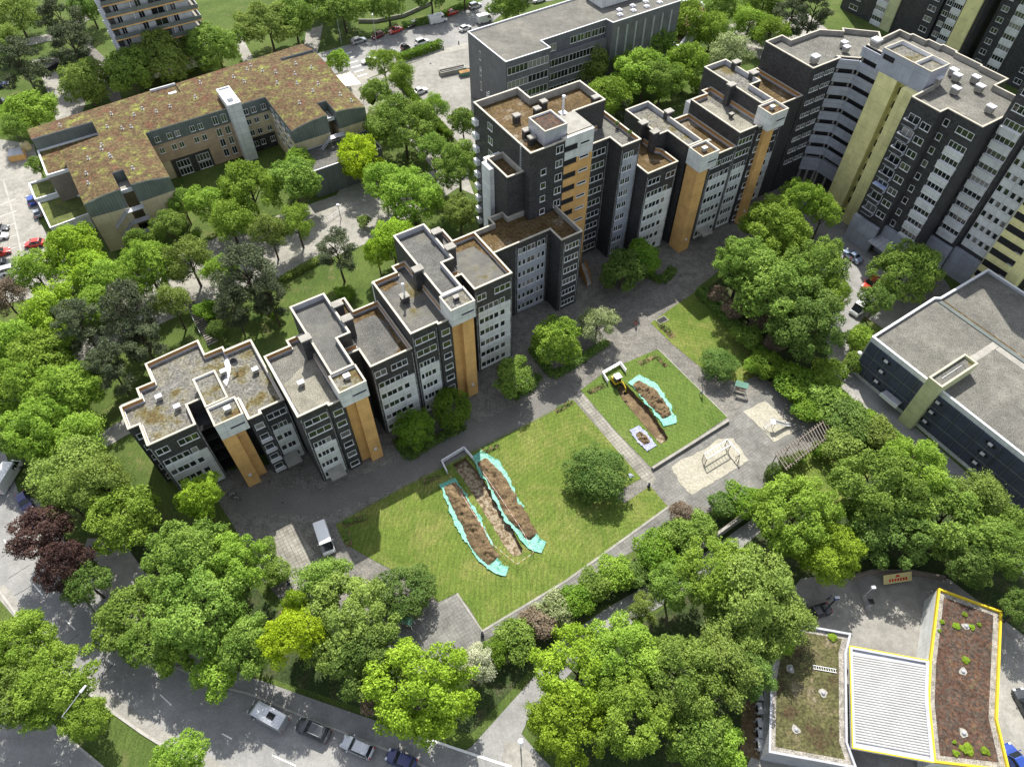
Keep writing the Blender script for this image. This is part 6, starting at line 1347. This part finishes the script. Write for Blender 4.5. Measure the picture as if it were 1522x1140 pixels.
# containers at the left, kiosk, awning
og=thing('waste_container','container with bright orange front behind the parked trees at the left','container',G(28,236,.06),.35); m=MB(); m.box(-1.7,1.7,-1,1,0,1.5,M['orange']); m.build('body',og); m=MB(); m.poly([(-1.8,-1,1.5),(1.8,-1,1.5),(1.2,1,2.1),(-1.2,1,2.1)],M['flash']); m.poly([(-1.8,-1,1.5),(-1.2,1,2.1),(-1.7,1,0)],M['flash']); m.poly([(1.8,-1,1.5),(1.2,1,2.1),(1.7,1,0)],M['flash']); m.build('lid',og)
kb=thing('bottle_bank','cream coloured recycling bank next to the orange container','container',G(41,222,.06),.35); m=MB(); m.lathe([(1.0,0),(1.15,.5),(1.1,1.6),(.5,2.0)],(0,0,0),plain('cream',(.55,.48,.28)),8); m.build('body',kb); m=MB(); m.lathe([(.25,1.9),(.2,2.1)],(0,0,0),M['dark'],8); m.build('lifting_eye',kb)
aw=thing('awning','large cream sun sail beside the right end of the care home','awning',G(515,120,0)); o=G(515,120); m=MB(); cr_=[G(x,y,4.2)-o for x,y in((497,110),(517,104),(537,125),(512,129))]; m.poly([(p.x,p.y,4.2) for p in cr_],plain('cream_cloth',(.62,.57,.45))); m.poly([(p.x,p.y,4.14) for p in cr_],M['conc']); m.build('canvas',aw); m=MB(); [m.bar((p.x,p.y,0),(p.x,p.y,4.2),.06,M['white_metal'],5) for p in cr_]; m.build('support_pole',aw)
# steps at 285-320
stp=thing('garden_steps','flight of wooden edged steps climbing between hedges in the park','steps',G(300,480,0)); o=G(300,480); m=MB(); m2=MB()
a0,b0=G(277,453)-o,G(290,449)-o; a1,b1=G(310,515)-o,G(325,508)-o
for k in range(20):
    t=k/20; t2=(k+.93)/20; m.poly([(*(a0.lerp(a1,t))[:2],.12+.02*(k%2)),(*(b0.lerp(b1,t))[:2],.12+.02*(k%2)),(*(b0.lerp(b1,t2))[:2],.12+.02*(k%2)),(*(a0.lerp(a1,t2))[:2],.12+.02*(k%2))],M['light_pave']); a=a0.lerp(a1,t);b=b0.lerp(b1,t); m2.bar((a.x,a.y,.22),(b.x,b.y,.22),.10,M['bark'],4)
m.build('tread',stp); m2.build('step_edge',stp); m=MB(); a=G(276,452)-o;b=G(300,500)-o; m.bar((a.x,a.y,1),(b.x,b.y,1),.05,M['flash'],4); [m.bar((*a.lerp(b,k/5)[:2],0),(*a.lerp(b,k/5)[:2],1),.04,M['flash'],4) for k in range(6)]; m.build('handrail',stp)
# entrance ramp at tower
er=thing('entrance_stair','curved outside stair with tan side walls at the tower foot','steps',G(868,420,0)); o=G(868,420); m=MB(); P=[G(861,402)-o,G(864,410)-o,G(869,420)-o,G(872,428)-o]; Q2=[G(868,400)-o,G(873,408)-o,G(877,416)-o,G(879,424)-o]
for i in range(3): m.poly([(P[i].x,P[i].y,1.6-.45*i),(Q2[i].x,Q2[i].y,1.6-.45*i),(Q2[i+1].x,Q2[i+1].y,1.2-.45*i),(P[i+1].x,P[i+1].y,1.2-.45*i)],M['light_pave'])
m.build('flight',er)
for S_ in(P,Q2):
    m=MB()
    for i in range(3): m.poly([(S_[i].x,S_[i].y,0),(S_[i+1].x,S_[i+1].y,0),(S_[i+1].x,S_[i+1].y,2.2-.45*i),(S_[i].x,S_[i].y,2.6-.45*i)],M['orange'])
    m.build('side_wall',er)
# bicycles
def bike(px,py,rz,label):
    t=thing('bicycle',label,'bicycle',G(px,py,.05),rz,'bicycles by the tree at the lowest block'); 
    for x in(-.5,.5):
        m=MB(); 
        for k in range(14): a=k/14*6.283;b=(k+1)/14*6.283; m.bar((x+.33*math.cos(a),0,.34+.33*math.sin(a)),(x+.33*math.cos(b),0,.34+.33*math.sin(b)),.025,M['tyre'],4)
        m.build('wheel',t)
    m=MB(); f=M['white_metal']; m.bar((-.5,0,.34),(-.1,0,.34),.02,f,4); m.bar((-.1,0,.34),(-.25,0,.9),.02,f,4); m.bar((-.22,0,.8),(.35,0,.8),.02,f,4); m.bar((-.1,0,.34),(.35,0,.78),.02,f,4); m.bar((.5,0,.34),(.33,0,.98),.02,f,4); m.build('frame',t); m=MB(); m.bar((.33,-.28,1.0),(.33,.28,1.0),.02,M['dark'],4); m.build('handlebar',t); m=MB(); m.box(-.38,-.12,-.07,.07,.9,.96,M['dark']); m.build('saddle',t)
bike(345,737,.3,'upper of the two bicycles beside the bright tree at the lowest block'); bike(352,742,-.2,'lower of the two bicycles beside the bright tree at the lowest block')
# glass fence lines
def railing(pts,label,h=1.0,step=1.6):
    P=[G(*p) for p in pts]; o=P[0].copy(); t=thing('railing',label,'railing',o); m=MB()
    for a,b in zip(P,P[1:]): m.bar((a.x-o.x,a.y-o.y,h),(b.x-o.x,b.y-o.y,h),.04,M['flash'],4); m.bar((a.x-o.x,a.y-o.y,h*.5),(b.x-o.x,b.y-o.y,h*.5),.03,M['flash'],4)
    m.build('rail',t); m=MB()
    for a,b in zip(P,P[1:]):
        n=max(1,int((b-a).length/step))
        for k in range(n+1): q=a.lerp(b,k/n)-o; m.bar((q.x,q.y,0),(q.x,q.y,h),.035,M['flash'],4)
    m.build('post',t)
railing([(1250,575),(1290,615),(1345,660),(1410,715)],'long low railing beside the pale strip of the drive'); railing([(488,330),(505,318),(545,300)],'railing along the sloping lawn below the slate annex'); railing([(1282,340),(1300,352)],'short railing at the podium entrance')
# glazed garage box by the foot of the tower
gr=thing('glass_canopy','pale green glass roofed cycle shed below the tall slab, beside the hall','shed',G(1400,470,0),PH); m=MB(); m.box(-5,5,-1.5,1.5,0,2.2,M['flash']); m.build('frame',gr); m=MB(); m.box(-5.1,5.1,-1.6,1.6,2.2,2.3,M['green_roof']); m.build('roof',gr)
# ---------- planting ----------
def T(*a,**k): return tree(*a,**k)
TB='trees of the belt along the big road'; TP='park trees above the stepped row'; TS='trees between the blocks and the school'
rows=[
# (x,y,r,kind,leaf,h,label[,group])
# front of the blocks
(616,637,33,'dome','hedge',6.5,'left of the pair of round clipped trees before the second block','a'),
(671,607,32,'dome','hedge',7,'right of the pair of round clipped trees, touching the tan shaft','a'),
(826,507,42,'broad','bright',10,'round tree with sunlit centre at the corner of the flat link block'),
(888,482,29,'loose','pale',8,'pale variegated tree right beside the round tree at the link block'),
(763,561,31,'broad','green',8,'darker rounded tree in the bed between link block and main lawn'),
(925,402,33,'broad','deep',9,'left crown of the dense pair in shade before the tiled terrace block','b'),(953,384,30,'broad','hedge',9,'right crown of the dense pair in shade before the brown roofed block','b'),
(299,736,38,'broad','yellowgreen',10,'bright tree pressed against the front of the lowest block'),
(887,704,45,'dome','lilac',6,'huge dome shaped lilac shrub standing in the main lawn'),
(598,882,46,'dome','lilac',6,'dense lilac shrub with the green roofed bench at its foot'),
# big cluster bottom left
(182,770,52,'broad','bright',12,'round crowned tree standing alone right of the copper tree','c'),
(275,838,66,'big','green',14,'large light green crown left of the white van drive','c'),(345,838,56,'big','bright',13,'broad crown nearest the pale parking bay','c'),(300,905,66,'big','green',14,'big crown below the two large ones by the parking bay','c'),
(150,715,44,'loose','olive',14,'thin leaved olive tree above the round crowned one','c'),
(60,790,42,'broad','copper',11,'upper crown of the dark copper coloured trees by the road','d'),(95,840,38,'broad','copper',11,'lower crown of the dark copper coloured trees by the road','d'),
(128,866,38,'broad','deep',9,'deep green tree between copper tree and pavement','c'),
(190,920,48,'broad','green',9,'green street tree overhanging the road left of the bright pair','e'),(225,955,42,'broad','green',9,'lower street tree crown overhanging the road','e'),(262,978,27,'small','bright',8,'left of the two small bright trees over the road','e'),(312,1006,36,'small','bright',9,'right of the two small bright trees beside the camper van','e'),
(30,960,55,'big','bright',12,'crown on the median at the left edge by the big road','f'),(80,1015,58,'big','bright',12,'large crown on the median beside the long armed lamp','f'),(18,1030,50,'broad','green',11,'dark side crown on the median at the left edge','f'),(128,1068,30,'broad','bright',9,'small crown under the long armed lamp','f'),(270,1122,36,'broad','bright',9,'crown at the bottom edge between the carriageways','f'),
(368,960,44,'broad','green',11,'green crown left of the lemon coloured tree','c'),(434,948,44,'broad','yellow',14,'lemon yellow tree between darker crowns by the camper van','c'),(437,900,22,'small','yellowgreen',12,'narrow yellow crown just above the lemon yellow tree','c'),
(520,925,64,'big','olive',13,'wide olive green tree between the lemon tree and the lilac shrub','c'),(480,860,44,'loose','green',11,'light crown by the front of the white van','c'),(540,980,52,'broad','deep',12,'deep green crown above the silver people carrier','c'),
(625,1020,80,'big','yellowgreen',14,'great yellow green tree right above the kerb row of cars','c'),
(708,985,32,'loose','blossom',7,'white blossoming small tree beside the great yellow green tree'),
(565,1040,26,'small','brown',8,'brownish thin tree at the left flank of the great yellow green tree'),
# bottom centre wood
(860,1000,68,'big','yellowgreen',13,'wide crown at the upper left of the bottom wood','g'),(930,975,58,'big','bright',14,'bright crown in the upper middle of the bottom wood','g'),(845,1075,62,'big','yellowgreen',12,'crown at the lower left corner of the bottom wood','g'),(935,1060,66,'big','bright',14,'middle crown of the bottom wood','g'),(1005,1000,60,'big','green',14,'crown in the centre right of the bottom wood','g'),(1075,985,54,'loose','olive',13,'thin crown with bare twigs showing in the bottom wood','g'),(1105,1000,40,'broad','deep',11,'dark crown against the car wash building','g'),(1030,1090,55,'broad','green',11,'rounded blue green crown at the bottom of the wood','g'),(1085,1110,36,'small','bright',9,'small crown beside the cooling units','g'),(1150,935,38,'broad','bright',9,'bright crown overhanging the corner of the olive sedum roof','g'),
(1115,895,72,'big','olive',14,'broad olive crown above the station yard','g'),(1065,850,52,'big','bright',13,'bright crown over the ramp wall','g'),(955,905,26,'loose','olive',8,'slender leafy sapling leaning over the side street','g'),(1165,925,48,'loose','olive',12,'feathery crown left of the black station car','g'),(1000,870,36,'broad','green',10,'crown at the upper end of the bottom wood','g'),
# right wood
(1185,765,62,'big','bright',14,'bright crown below the pergola lawn','h'),(1228,820,46,'big','yellowgreen',11,'yellow green crown at the upper edge of the station yard','h'),(1150,745,30,'broad','bright',9,'small bright crown at the lower end of the pergola','h'),
(1300,725,64,'big','green',15,'largest crown left below the louvred hall','h'),(1360,700,52,'big','bright',14,'crown touching the foot of the louvred hall','h'),(1322,787,62,'big','deep',12,'deep green crown above the billboard wall','h'),(1402,772,62,'big','green',12,'wide crown in the middle of the right hand wood','h'),(1455,740,44,'loose','olive',12,'thin olive crown beside the louvred hall at the right','h'),(1492,812,48,'big','green',12,'crown above the red sedum shop roof','h'),(1510,790,42,'broad','green',11,'crown cut by the right edge below the hall','h'),(1520,905,30,'broad','deep',9,'deep crown at the right edge beside the yellow rim','h'),(1437,832,36,'broad','deep',10,'dark crown between the billboard and the shop roof','h'),
# centre right big trees
(1105,395,46,'big','green',15,'left crown of the big group in front of the tan shafts','i'),(1150,340,50,'big','bright',15,'upper crown of the big group below the high gallery block','i'),(1190,295,34,'big','bright',13,'topmost crown touching the grey galleries','i'),(1225,315,26,'broad','bright',11,'small crown at the foot of the yellow shaft','i'),(1150,430,60,'big','green',16,'central crown of the big group by the drive','i'),(1205,400,50,'big','green',15,'crown of the big group nearest the light blue saloon','i'),(1200,475,56,'big','deep',15,'lower crown of the big group beside the drive','i'),(1230,440,36,'broad','bright',12,'outer bright crown over the drive','i'),
(1345,405,48,'big','green',13,'big solitary tree hiding the red people carrier'),(1305,445,26,'broad','deep',9,'dark lower side crown of the tree by the red people carrier'),
(1278,503,20,'bush','bright',5,'bright shrub at the bend of the drive below the white truck'),(1268,540,16,'bush','green',4,'low shrub beside the white globe lamp'),
(1068,440,17,'bush','brown',4.5,'upper pinkish brown shrub along the shaded lawn edge','j'),(1092,460,19,'bush','brown',4.5,'middle pinkish brown shrub along the shaded lawn edge','j'),(1125,478,17,'bush','brown',4,'right pinkish brown shrub under the big trees','j'),(1152,512,16,'bush','brown',4,'lowest pinkish brown shrub near the playground hedge','j'),(1110,500,20,'bush','green',4,'green shrub among the pinkish brown ones','j'),
(1069,540,32,'dome','lilac',5,'round lilac shrub with the green roofed bench, beside the upper lawn'),
(1140,540,26,'dome','hedge',4.5,'clipped green shrub right of the bench by the playground'),(1116,545,13,'bush','bright',3,'small bright shrub between the two clipped ones'),
(1190,573,36,'bush','hedge',4.5,'bright bush mass at the upper right corner of the playground'),(1230,557,26,'bush','bright',5,'yellowish bush beside the bend of the drive'),(1228,598,32,'bush','green',5,'bush mass above the pergola'),(1262,625,36,'bush','deep',5.5,'dark bush mass between pergola and hall drive'),(1300,645,32,'bush','olive',5,'olive bush above the largest crown'),(1200,610,24,'bush','hedge',4,'bush at the back of the slide'),(1250,660,28,'bush','olive',5,'olive bush at the right end of the pergola'),(1330,668,18,'bush','green',3.5,'low bush by the pale strip of the drive'),
(1149,705,13,'dome','deep',3.6,'narrow dark cypress at the lower end of the pergola','',None,2.2),
# shrub belt along lower lawn edge
(735,970,24,'bush','hedge',4,'leftmost bush of the belt below the main lawn','k'),(768,950,30,'bush','green',4.5,'second bush from the left of the belt below the main lawn','k'),(800,925,28,'bush','brown',4.5,'brown tinted bush in the belt below the main lawn','k'),(822,905,28,'bush','pale',4.5,'white flecked bush in the belt below the main lawn','k'),(855,895,28,'bush','hedge',4.5,'bright bush in the middle of the belt below the main lawn','k'),(882,870,28,'bush','green',4.5,'dark bush right of the middle of the belt below the main lawn','k'),(915,852,28,'bush','bright',4.5,'bush opposite the big lilac dome in the belt','k'),(945,855,22,'bush','deep',4,'deep green bush over the side street in the belt','k'),(975,820,34,'bush','hedge',5,'large bush at the right of the belt by the lawn tip','k'),(1010,800,30,'bush','green',5,'bush left of the brown topped shrub','k'),(1012,762,20,'bush','brown',4,'brown topped shrub at the right tip of the main lawn','k'),(1040,785,24,'bush','green',4.5,'bush above the ramp wall','k'),(1075,752,22,'bush','lilac',4,'lilac flecked bush at the lower edge of the playground','k'),(1105,742,26,'bush','hedge',4.5,'bush at the lower right corner of the playground','k'),(1170,690,14,'bush','deep',3,'bush climbing the middle of the pergola','k'),
(1190,680,12,'bush','green',2.6,'bush under the right half of the pergola','k'),(1215,668,12,'bush','hedge',2.8,'bush at the upper right foot of the pergola','k'),(398,815,16,'bush','green',4,'upper bush at the left of the pale parking bay','l'),(412,850,20,'bush','green',4,'lower bush at the left of the pale parking bay','l'),(430,905,14,'bush','brown',3,'small brown bush at the foot of the lemon tree','l'),
# park upper left
(125,122,34,'broad','olive',12,'broad olive crown by the lane left of the care home','m'),(45,165,36,'broad','bright',11,'light green tree between the car park and the lane','m'),(90,30,32,'pine','pine',15,'dark pine, highest of the pair at the upper left','m'),(108,68,28,'pine','pine',14,'dark pine just above the garage entrance','m'),(30,95,34,'pine','pine',14,'dark spreading pine at the left edge','m'),(22,22,34,'loose','olive',12,'olive tree in the upper left corner','m'),(18,190,20,'loose','green',9,'thin tree at the left edge below the light green one','m'),(5,60,25,'loose','olive',11,'olive crown at the left edge above the spreading pine','m'),
(193,108,32,'broad','green',13,'green round tree left in front of the balcony block','m'),(240,85,38,'broad','olive',14,'olive tree hiding the middle of the balcony block','m'),(320,70,36,'broad','green',13,'green tree right in front of the balcony block','m'),(130,8,26,'broad','deep',12,'dark tree left of the balcony block','m'),(398,38,44,'big','olive',14,'large olive tree right of the balcony block','m'),(435,28,28,'broad','green',13,'tree between the large olive one and the park path','m'),(54,244,13,'small','green',7,'small young tree at the corner of the taupe stair wing','m'),
(508,10,34,'broad','green',14,'tree left of the path at the top edge','n'),(575,2,28,'broad','green',13,'second tree from the left at the top edge above the street','n'),(640,-12,28,'broad','deep',13,'dark tree at the top edge above the white van','n'),(752,8,24,'broad','green',12,'tree at the corner of the school roof and street','n'),(770,-5,22,'broad','green',12,'tree behind the school roof edge','n'),(480,-12,30,'broad','olive',13,'tree at the very top left of the street','n'),(690,-20,24,'broad','green',12,'tree at the very top right of the street','n'),
(500,90,17,'small','bright',9,'young tree by the zebra crossing and the care home end','n'),(570,92,21,'loose','bright',11,'upper tree in the row at the left of the school yard','n'),(596,115,21,'loose','bright',11,'middle tree in the row at the left of the school yard','n'),(560,140,20,'broad','green',10,'tree just right of the cream sun sail','n'),(568,168,20,'loose','pale',9,'pale willow like tree below the sun sail','n'),(645,160,18,'loose','bright',10,'thin tree at the lower edge of the school yard','n'),(688,182,20,'broad','green',12,'tree at the left wall of the tall tower','n'),(640,188,10,'bush','olive',3,'low bush at the end of the long hedge','n'),
(600,190,42,'big','green',15,'large tree between the yellow tree and the school walk','o'),(643,222,24,'broad','green',13,'narrower tree right of the large one on the school walk','o'),(535,236,33,'broad','yellow',12,'bright golden yellow tree at the corner of the care home','o'),(683,248,36,'big','green',15,'tree beside the lower left wall of the tall tower','o'),(612,290,44,'big','bright',14,'large fresh green tree above the narrow raised roof','o'),(570,270,26,'broad','bright',12,'fresh green tree just below the golden one','o'),(582,355,30,'broad','yellowgreen',11,'yellow green tree touching the raised roof beside the flat link block','o'),(683,315,24,'broad','olive',10,'dappled tree between promenade and tower annex','o'),(560,375,20,'broad','yellowgreen',9,'small yellow green tree left of the raised roof','o'),
(110,370,40,'broad','yellowgreen',13,'yellow green tree at the foot of the care home left wing','p'),(130,400,28,'broad','yellowgreen',11,'lower yellow green crown at the care home left wing','p'),(52,405,32,'loose','bright',11,'thin bright tree over the parked white car','p'),(160,415,34,'loose','bright',11,'pale thin tree left of the middle of the promenade','p'),(218,400,42,'big','bright',13,'round fresh tree at the foot of the outside stairs','p'),(205,358,18,'small','green',9,'small green tree before the outside stairs','p'),(250,335,22,'broad','green',10,'green tree right of the outside stairs','p'),(280,385,34,'loose','olive',12,'thin olive tree leaning over the promenade','p'),(308,302,26,'broad','bright',11,'fresh tree before the care home court, left','p'),(340,330,34,'loose','bright',12,'thin fresh tree before the care home court, lower','p'),(372,282,40,'big','bright',14,'big fresh tree in front of the white lift shaft','p'),(435,268,34,'broad','green',13,'green tree right of the big one in the care home court','p'),(400,345,26,'loose','olive',11,'sparse tree with bare limbs on the promenade','p'),
(368,410,40,'pine','pine',15,'large dark pine at the centre of the park','q'),(500,370,30,'pine','pine',13,'slim dark pine standing alone on the sunny lawn','q'),(190,465,40,'pine','pine',15,'dark pine left of the garden steps','q'),(118,480,34,'pine','pine',13,'dark brownish pine at the left of the park','q'),(210,505,28,'pine','pine',12,'lower dark pine left of the garden steps','q'),(345,455,24,'pine','pine',12,'low dark pine right of the garden steps','q'),
(5,440,28,'loose','brown',10,'nearly bare tree at the left edge by the promenade','q'),(75,465,40,'loose','yellowgreen',12,'yellow green thin tree on the promenade, left','q'),(20,510,40,'broad','bright',11,'fresh tree at the left edge below the promenade','q'),(145,450,26,'broad','bright',10,'fresh tree between the two brownish pines','q'),(60,540,44,'broad','bright',11,'broad fresh tree left of the shaded lawn','q'),(25,580,46,'big','bright',12,'large crown at the left edge beside the road','q'),(90,590,48,'big','bright',12,'large crown left of the lowest block','q'),(60,640,46,'big','bright',12,'crown above the white delivery van','q'),(120,650,38,'loose','bright',11,'crown at the end of the small rear path','q'),(110,700,50,'loose','olive',13,'olive crown at the edge of the lawn left of the lowest block','q'),(20,645,30,'broad','green',10,'crown hanging over the white delivery van','q'),(90,735,34,'loose','olive',12,'sparse crown between olive and copper trees','q'),
(440,330,28,'loose','bright',11,'slender fresh tree on the promenade edge, right of the sparse one','q'),(160,540,30,'pine','pine',13,'dark pine over the shaded lawn left of the steps','q'),(255,450,26,'loose','olive',11,'thin olive tree left of the top of the garden steps','q'),(400,440,26,'pine','pine',12,'dark pine right of the large central pine','q'),(330,520-115,26,'loose','bright',11,'thin fresh tree left of the large central pine','q'),(445,300-60,22,'broad','bright',10,'fresh tree under the slate walled annex','q'),(270,300,18,'broad','green',9,'green tree in the care home court corner','p'),(512,436,15,'bush','hedge',3,'round bush on the sunny lawn behind the second block','r'),(307,462,18,'bush','hedge',4,'upper bush right of the garden steps','r'),(322,490,14,'bush','deep',3.5,'lower bush right of the garden steps','r'),(410,465,14,'bush','hedge',3,'bush left of the alone standing slim pine','r'),(254,340-20,9,'bush','olive',3,'grey green bush at the care home court wall','r'),(290,352,8,'bush','bright',2.5,'small bright bush at the right of the outside stairs','r'),(540,330,10,'bush','green',3,'bush at the promenade edge','r'),
# behind the right chain
(875,92,28,'broad','olive',12,'olive tree under the school windows','s'),(915,80,28,'broad','green',12,'green tree under the school windows','s'),(960,60,34,'broad','green',13,'tree at the step of the school wall','s'),(1015,32,36,'loose','bright',13,'open fresh tree before the slit windowed wall','s'),(958,112,40,'big','bright',14,'large fresh tree behind the tiled terrace block','s'),(905,142,28,'broad','bright',12,'fresh tree hugging the tall tower','s'),(1020,98,30,'broad','bright',13,'tree behind the narrow roofs right of the terrace','s'),(985,118,30,'big','green',14,'tree directly behind the narrow mossy roof','s'),(1058,45,28,'loose','bright',12,'thin tree over the white rimmed annex','s'),(1085,80,28,'loose','pale',11,'pale thin tree above the raised mossy roof','s'),(1115,35,28,'loose','bright',12,'fresh tree left of the pale forecourt','s'),(1145,50,24,'loose','bright',11,'fresh tree in front of the gallery block roof','s'),(1178,20,28,'pine','pine',14,'dark pine left of the far towers','s'),(1212,14,26,'pine','pine',14,'dark pine touching the far towers','s'),(1135,5,26,'broad','green',12,'green tree at the top edge right of the school','s'),(1075,8,28,'broad','green',12,'tree at the top edge behind the school annex','s'),(1040,128,16,'bush','olive',4,'bush in the gap behind the raised mossy roof','s'),(928,163,16,'pine','pine',8,'small dark conifer beside the tall tower','s'),
]
gnames={'a':'clipped round trees','b':'dense pair before the terrace block','c':TB,'d':'copper coloured trees','e':'street trees over the road','f':'trees on the median','g':'trees of the bottom wood','h':'trees of the right hand wood','i':'big group by the drive','j':'pinkish brown shrubs','k':'bushes below the main lawn','l':'bushes by the parking bay','m':'trees around the care home and balcony block','n':'trees along the top street and school yard','o':'trees between care home and tower','p':'trees before the care home','q':TP,'r':'bushes of the park','s':TS}
for r_ in rows:
    x,y,r,kind,leaf,h,label=r_[:7]; g=r_[7] if len(r_)>7 else None; rv=r_[9] if len(r_)>9 else None
    r*=1.12 if g in('p','q','m','n','o','s') and kind not in('bush','dome') else 1.0
    tree(x,y,r,kind,leaf,h,label,'shrub' if kind in('dome','bush') and 'tree' not in label else 'tree',gnames.get(g),None,rv)
def H(pts,w,h,leaf,label,**k): hedge([G(*p) for p in pts],w,h,leaf,label,**k)
H([(592,92),(625,81),(656,70)],1.8,1.8,'hedge','clipped hedge between the top street and the school yard',rough=.08)
H([(596,125),(625,160),(650,186),(670,208)],1.6,1.4,'hedge','long hedge running down the left side of the school yard',rough=.12)
H([(600,42),(640,34),(700,8)],1.6,1.4,'deep','shaded hedge along the far pavement of the top street',rough=.15)
H([(1038,436),(1075,472),(1115,512),(1138,530)],1.6,1.6,'deep','straight dark hedge along the upper lawn',rough=.1)
H([(1155,570),(1190,600),(1212,622)],2.2,2.0,'hedge','clipped bright hedge at the upper right side of the playground',rough=.12)
H([(745,548),(764,592),(789,578),(800,560)],1.2,.8,'deep','low hedge round the bed of the darker rounded tree',rough=.1)
H([(590,655),(608,680),(655,652),(690,635)],1.2,.7,'deep','low hedge edging the bed of the clipped pair',rough=.1)
H([(790,520),(822,560),(850,545),(902,510)],1.2,.7,'deep','low hedge edging the bed of the link block corner tree',rough=.1)
H([(60,545),(90,538),(110,515)],1.4,1.0,'deep','short hedge at the lane in the park',rough=.2)
H([(420,418),(460,396),(480,385)],1.2,.9,'olive','low reddish hedge between promenade and sunny lawn',rough=.2)
H([(1240,590),(1300,632),(1345,668)],2.2,1.1,'bright','loose green fringe beside the drive railing',rough=.3)
H([(960,408),(985,420),(1000,402)],1.5,.8,'deep','low shaded planting right of the dense pair',rough=.25)
# ---------- sun, sky, camera ----------
sun=bpy.data.lights.new('sun','SUN'); sun.energy=4.9; sun.angle=R_(.53); sun.color=(1,.95,.86); so=bpy.data.objects.new('sun',sun); link(so)
el=R_(50.8); az=Vector((-.054,1.0)).normalized(); sd=Vector((az.x*math.cos(el),az.y*math.cos(el),math.sin(el))); so.rotation_euler=sd.to_track_quat('Z','Y').to_euler(); so.location=(0,60,120)
w=bpy.data.worlds.new('World'); scn.world=w; w.use_nodes=True; nt=w.node_tree; bg=nt.nodes['Background']; sk=nt.nodes.new('ShaderNodeTexSky'); sk.sky_type='NISHITA'; sk.sun_disc=False; sk.sun_elevation=el; sk.sun_rotation=math.atan2(sd.x,sd.y); sk.air_density=1.0; sk.dust_density=1.2
hs=nt.nodes.new('ShaderNodeHueSaturation'); hs.inputs['Saturation'].default_value=.38; nt.links.new(sk.outputs[0],hs.inputs['Color']); nt.links.new(hs.outputs[0],bg.inputs[0]); bg.inputs[1].default_value=.15
cam=bpy.data.cameras.new('camera'); cam.sensor_width=36; cam.sensor_fit='HORIZONTAL'; cam.lens=36*FPX/1522; cam.clip_start=1; cam.clip_end=4000; co=bpy.data.objects.new('camera',cam); link(co); co.location=(0,0,CAMH); co.rotation_euler=(math.pi/2-TILT,0,0); scn.camera=co
scn.render.engine='CYCLES'; scn.view_settings.view_transform='Standard'; scn.view_settings.look='None'; scn.view_settings.exposure=.76; scn.view_settings.gamma=1
scn.cycles.max_bounces=6; scn.cycles.diffuse_bounces=3; scn.cycles.transmission_bounces=4
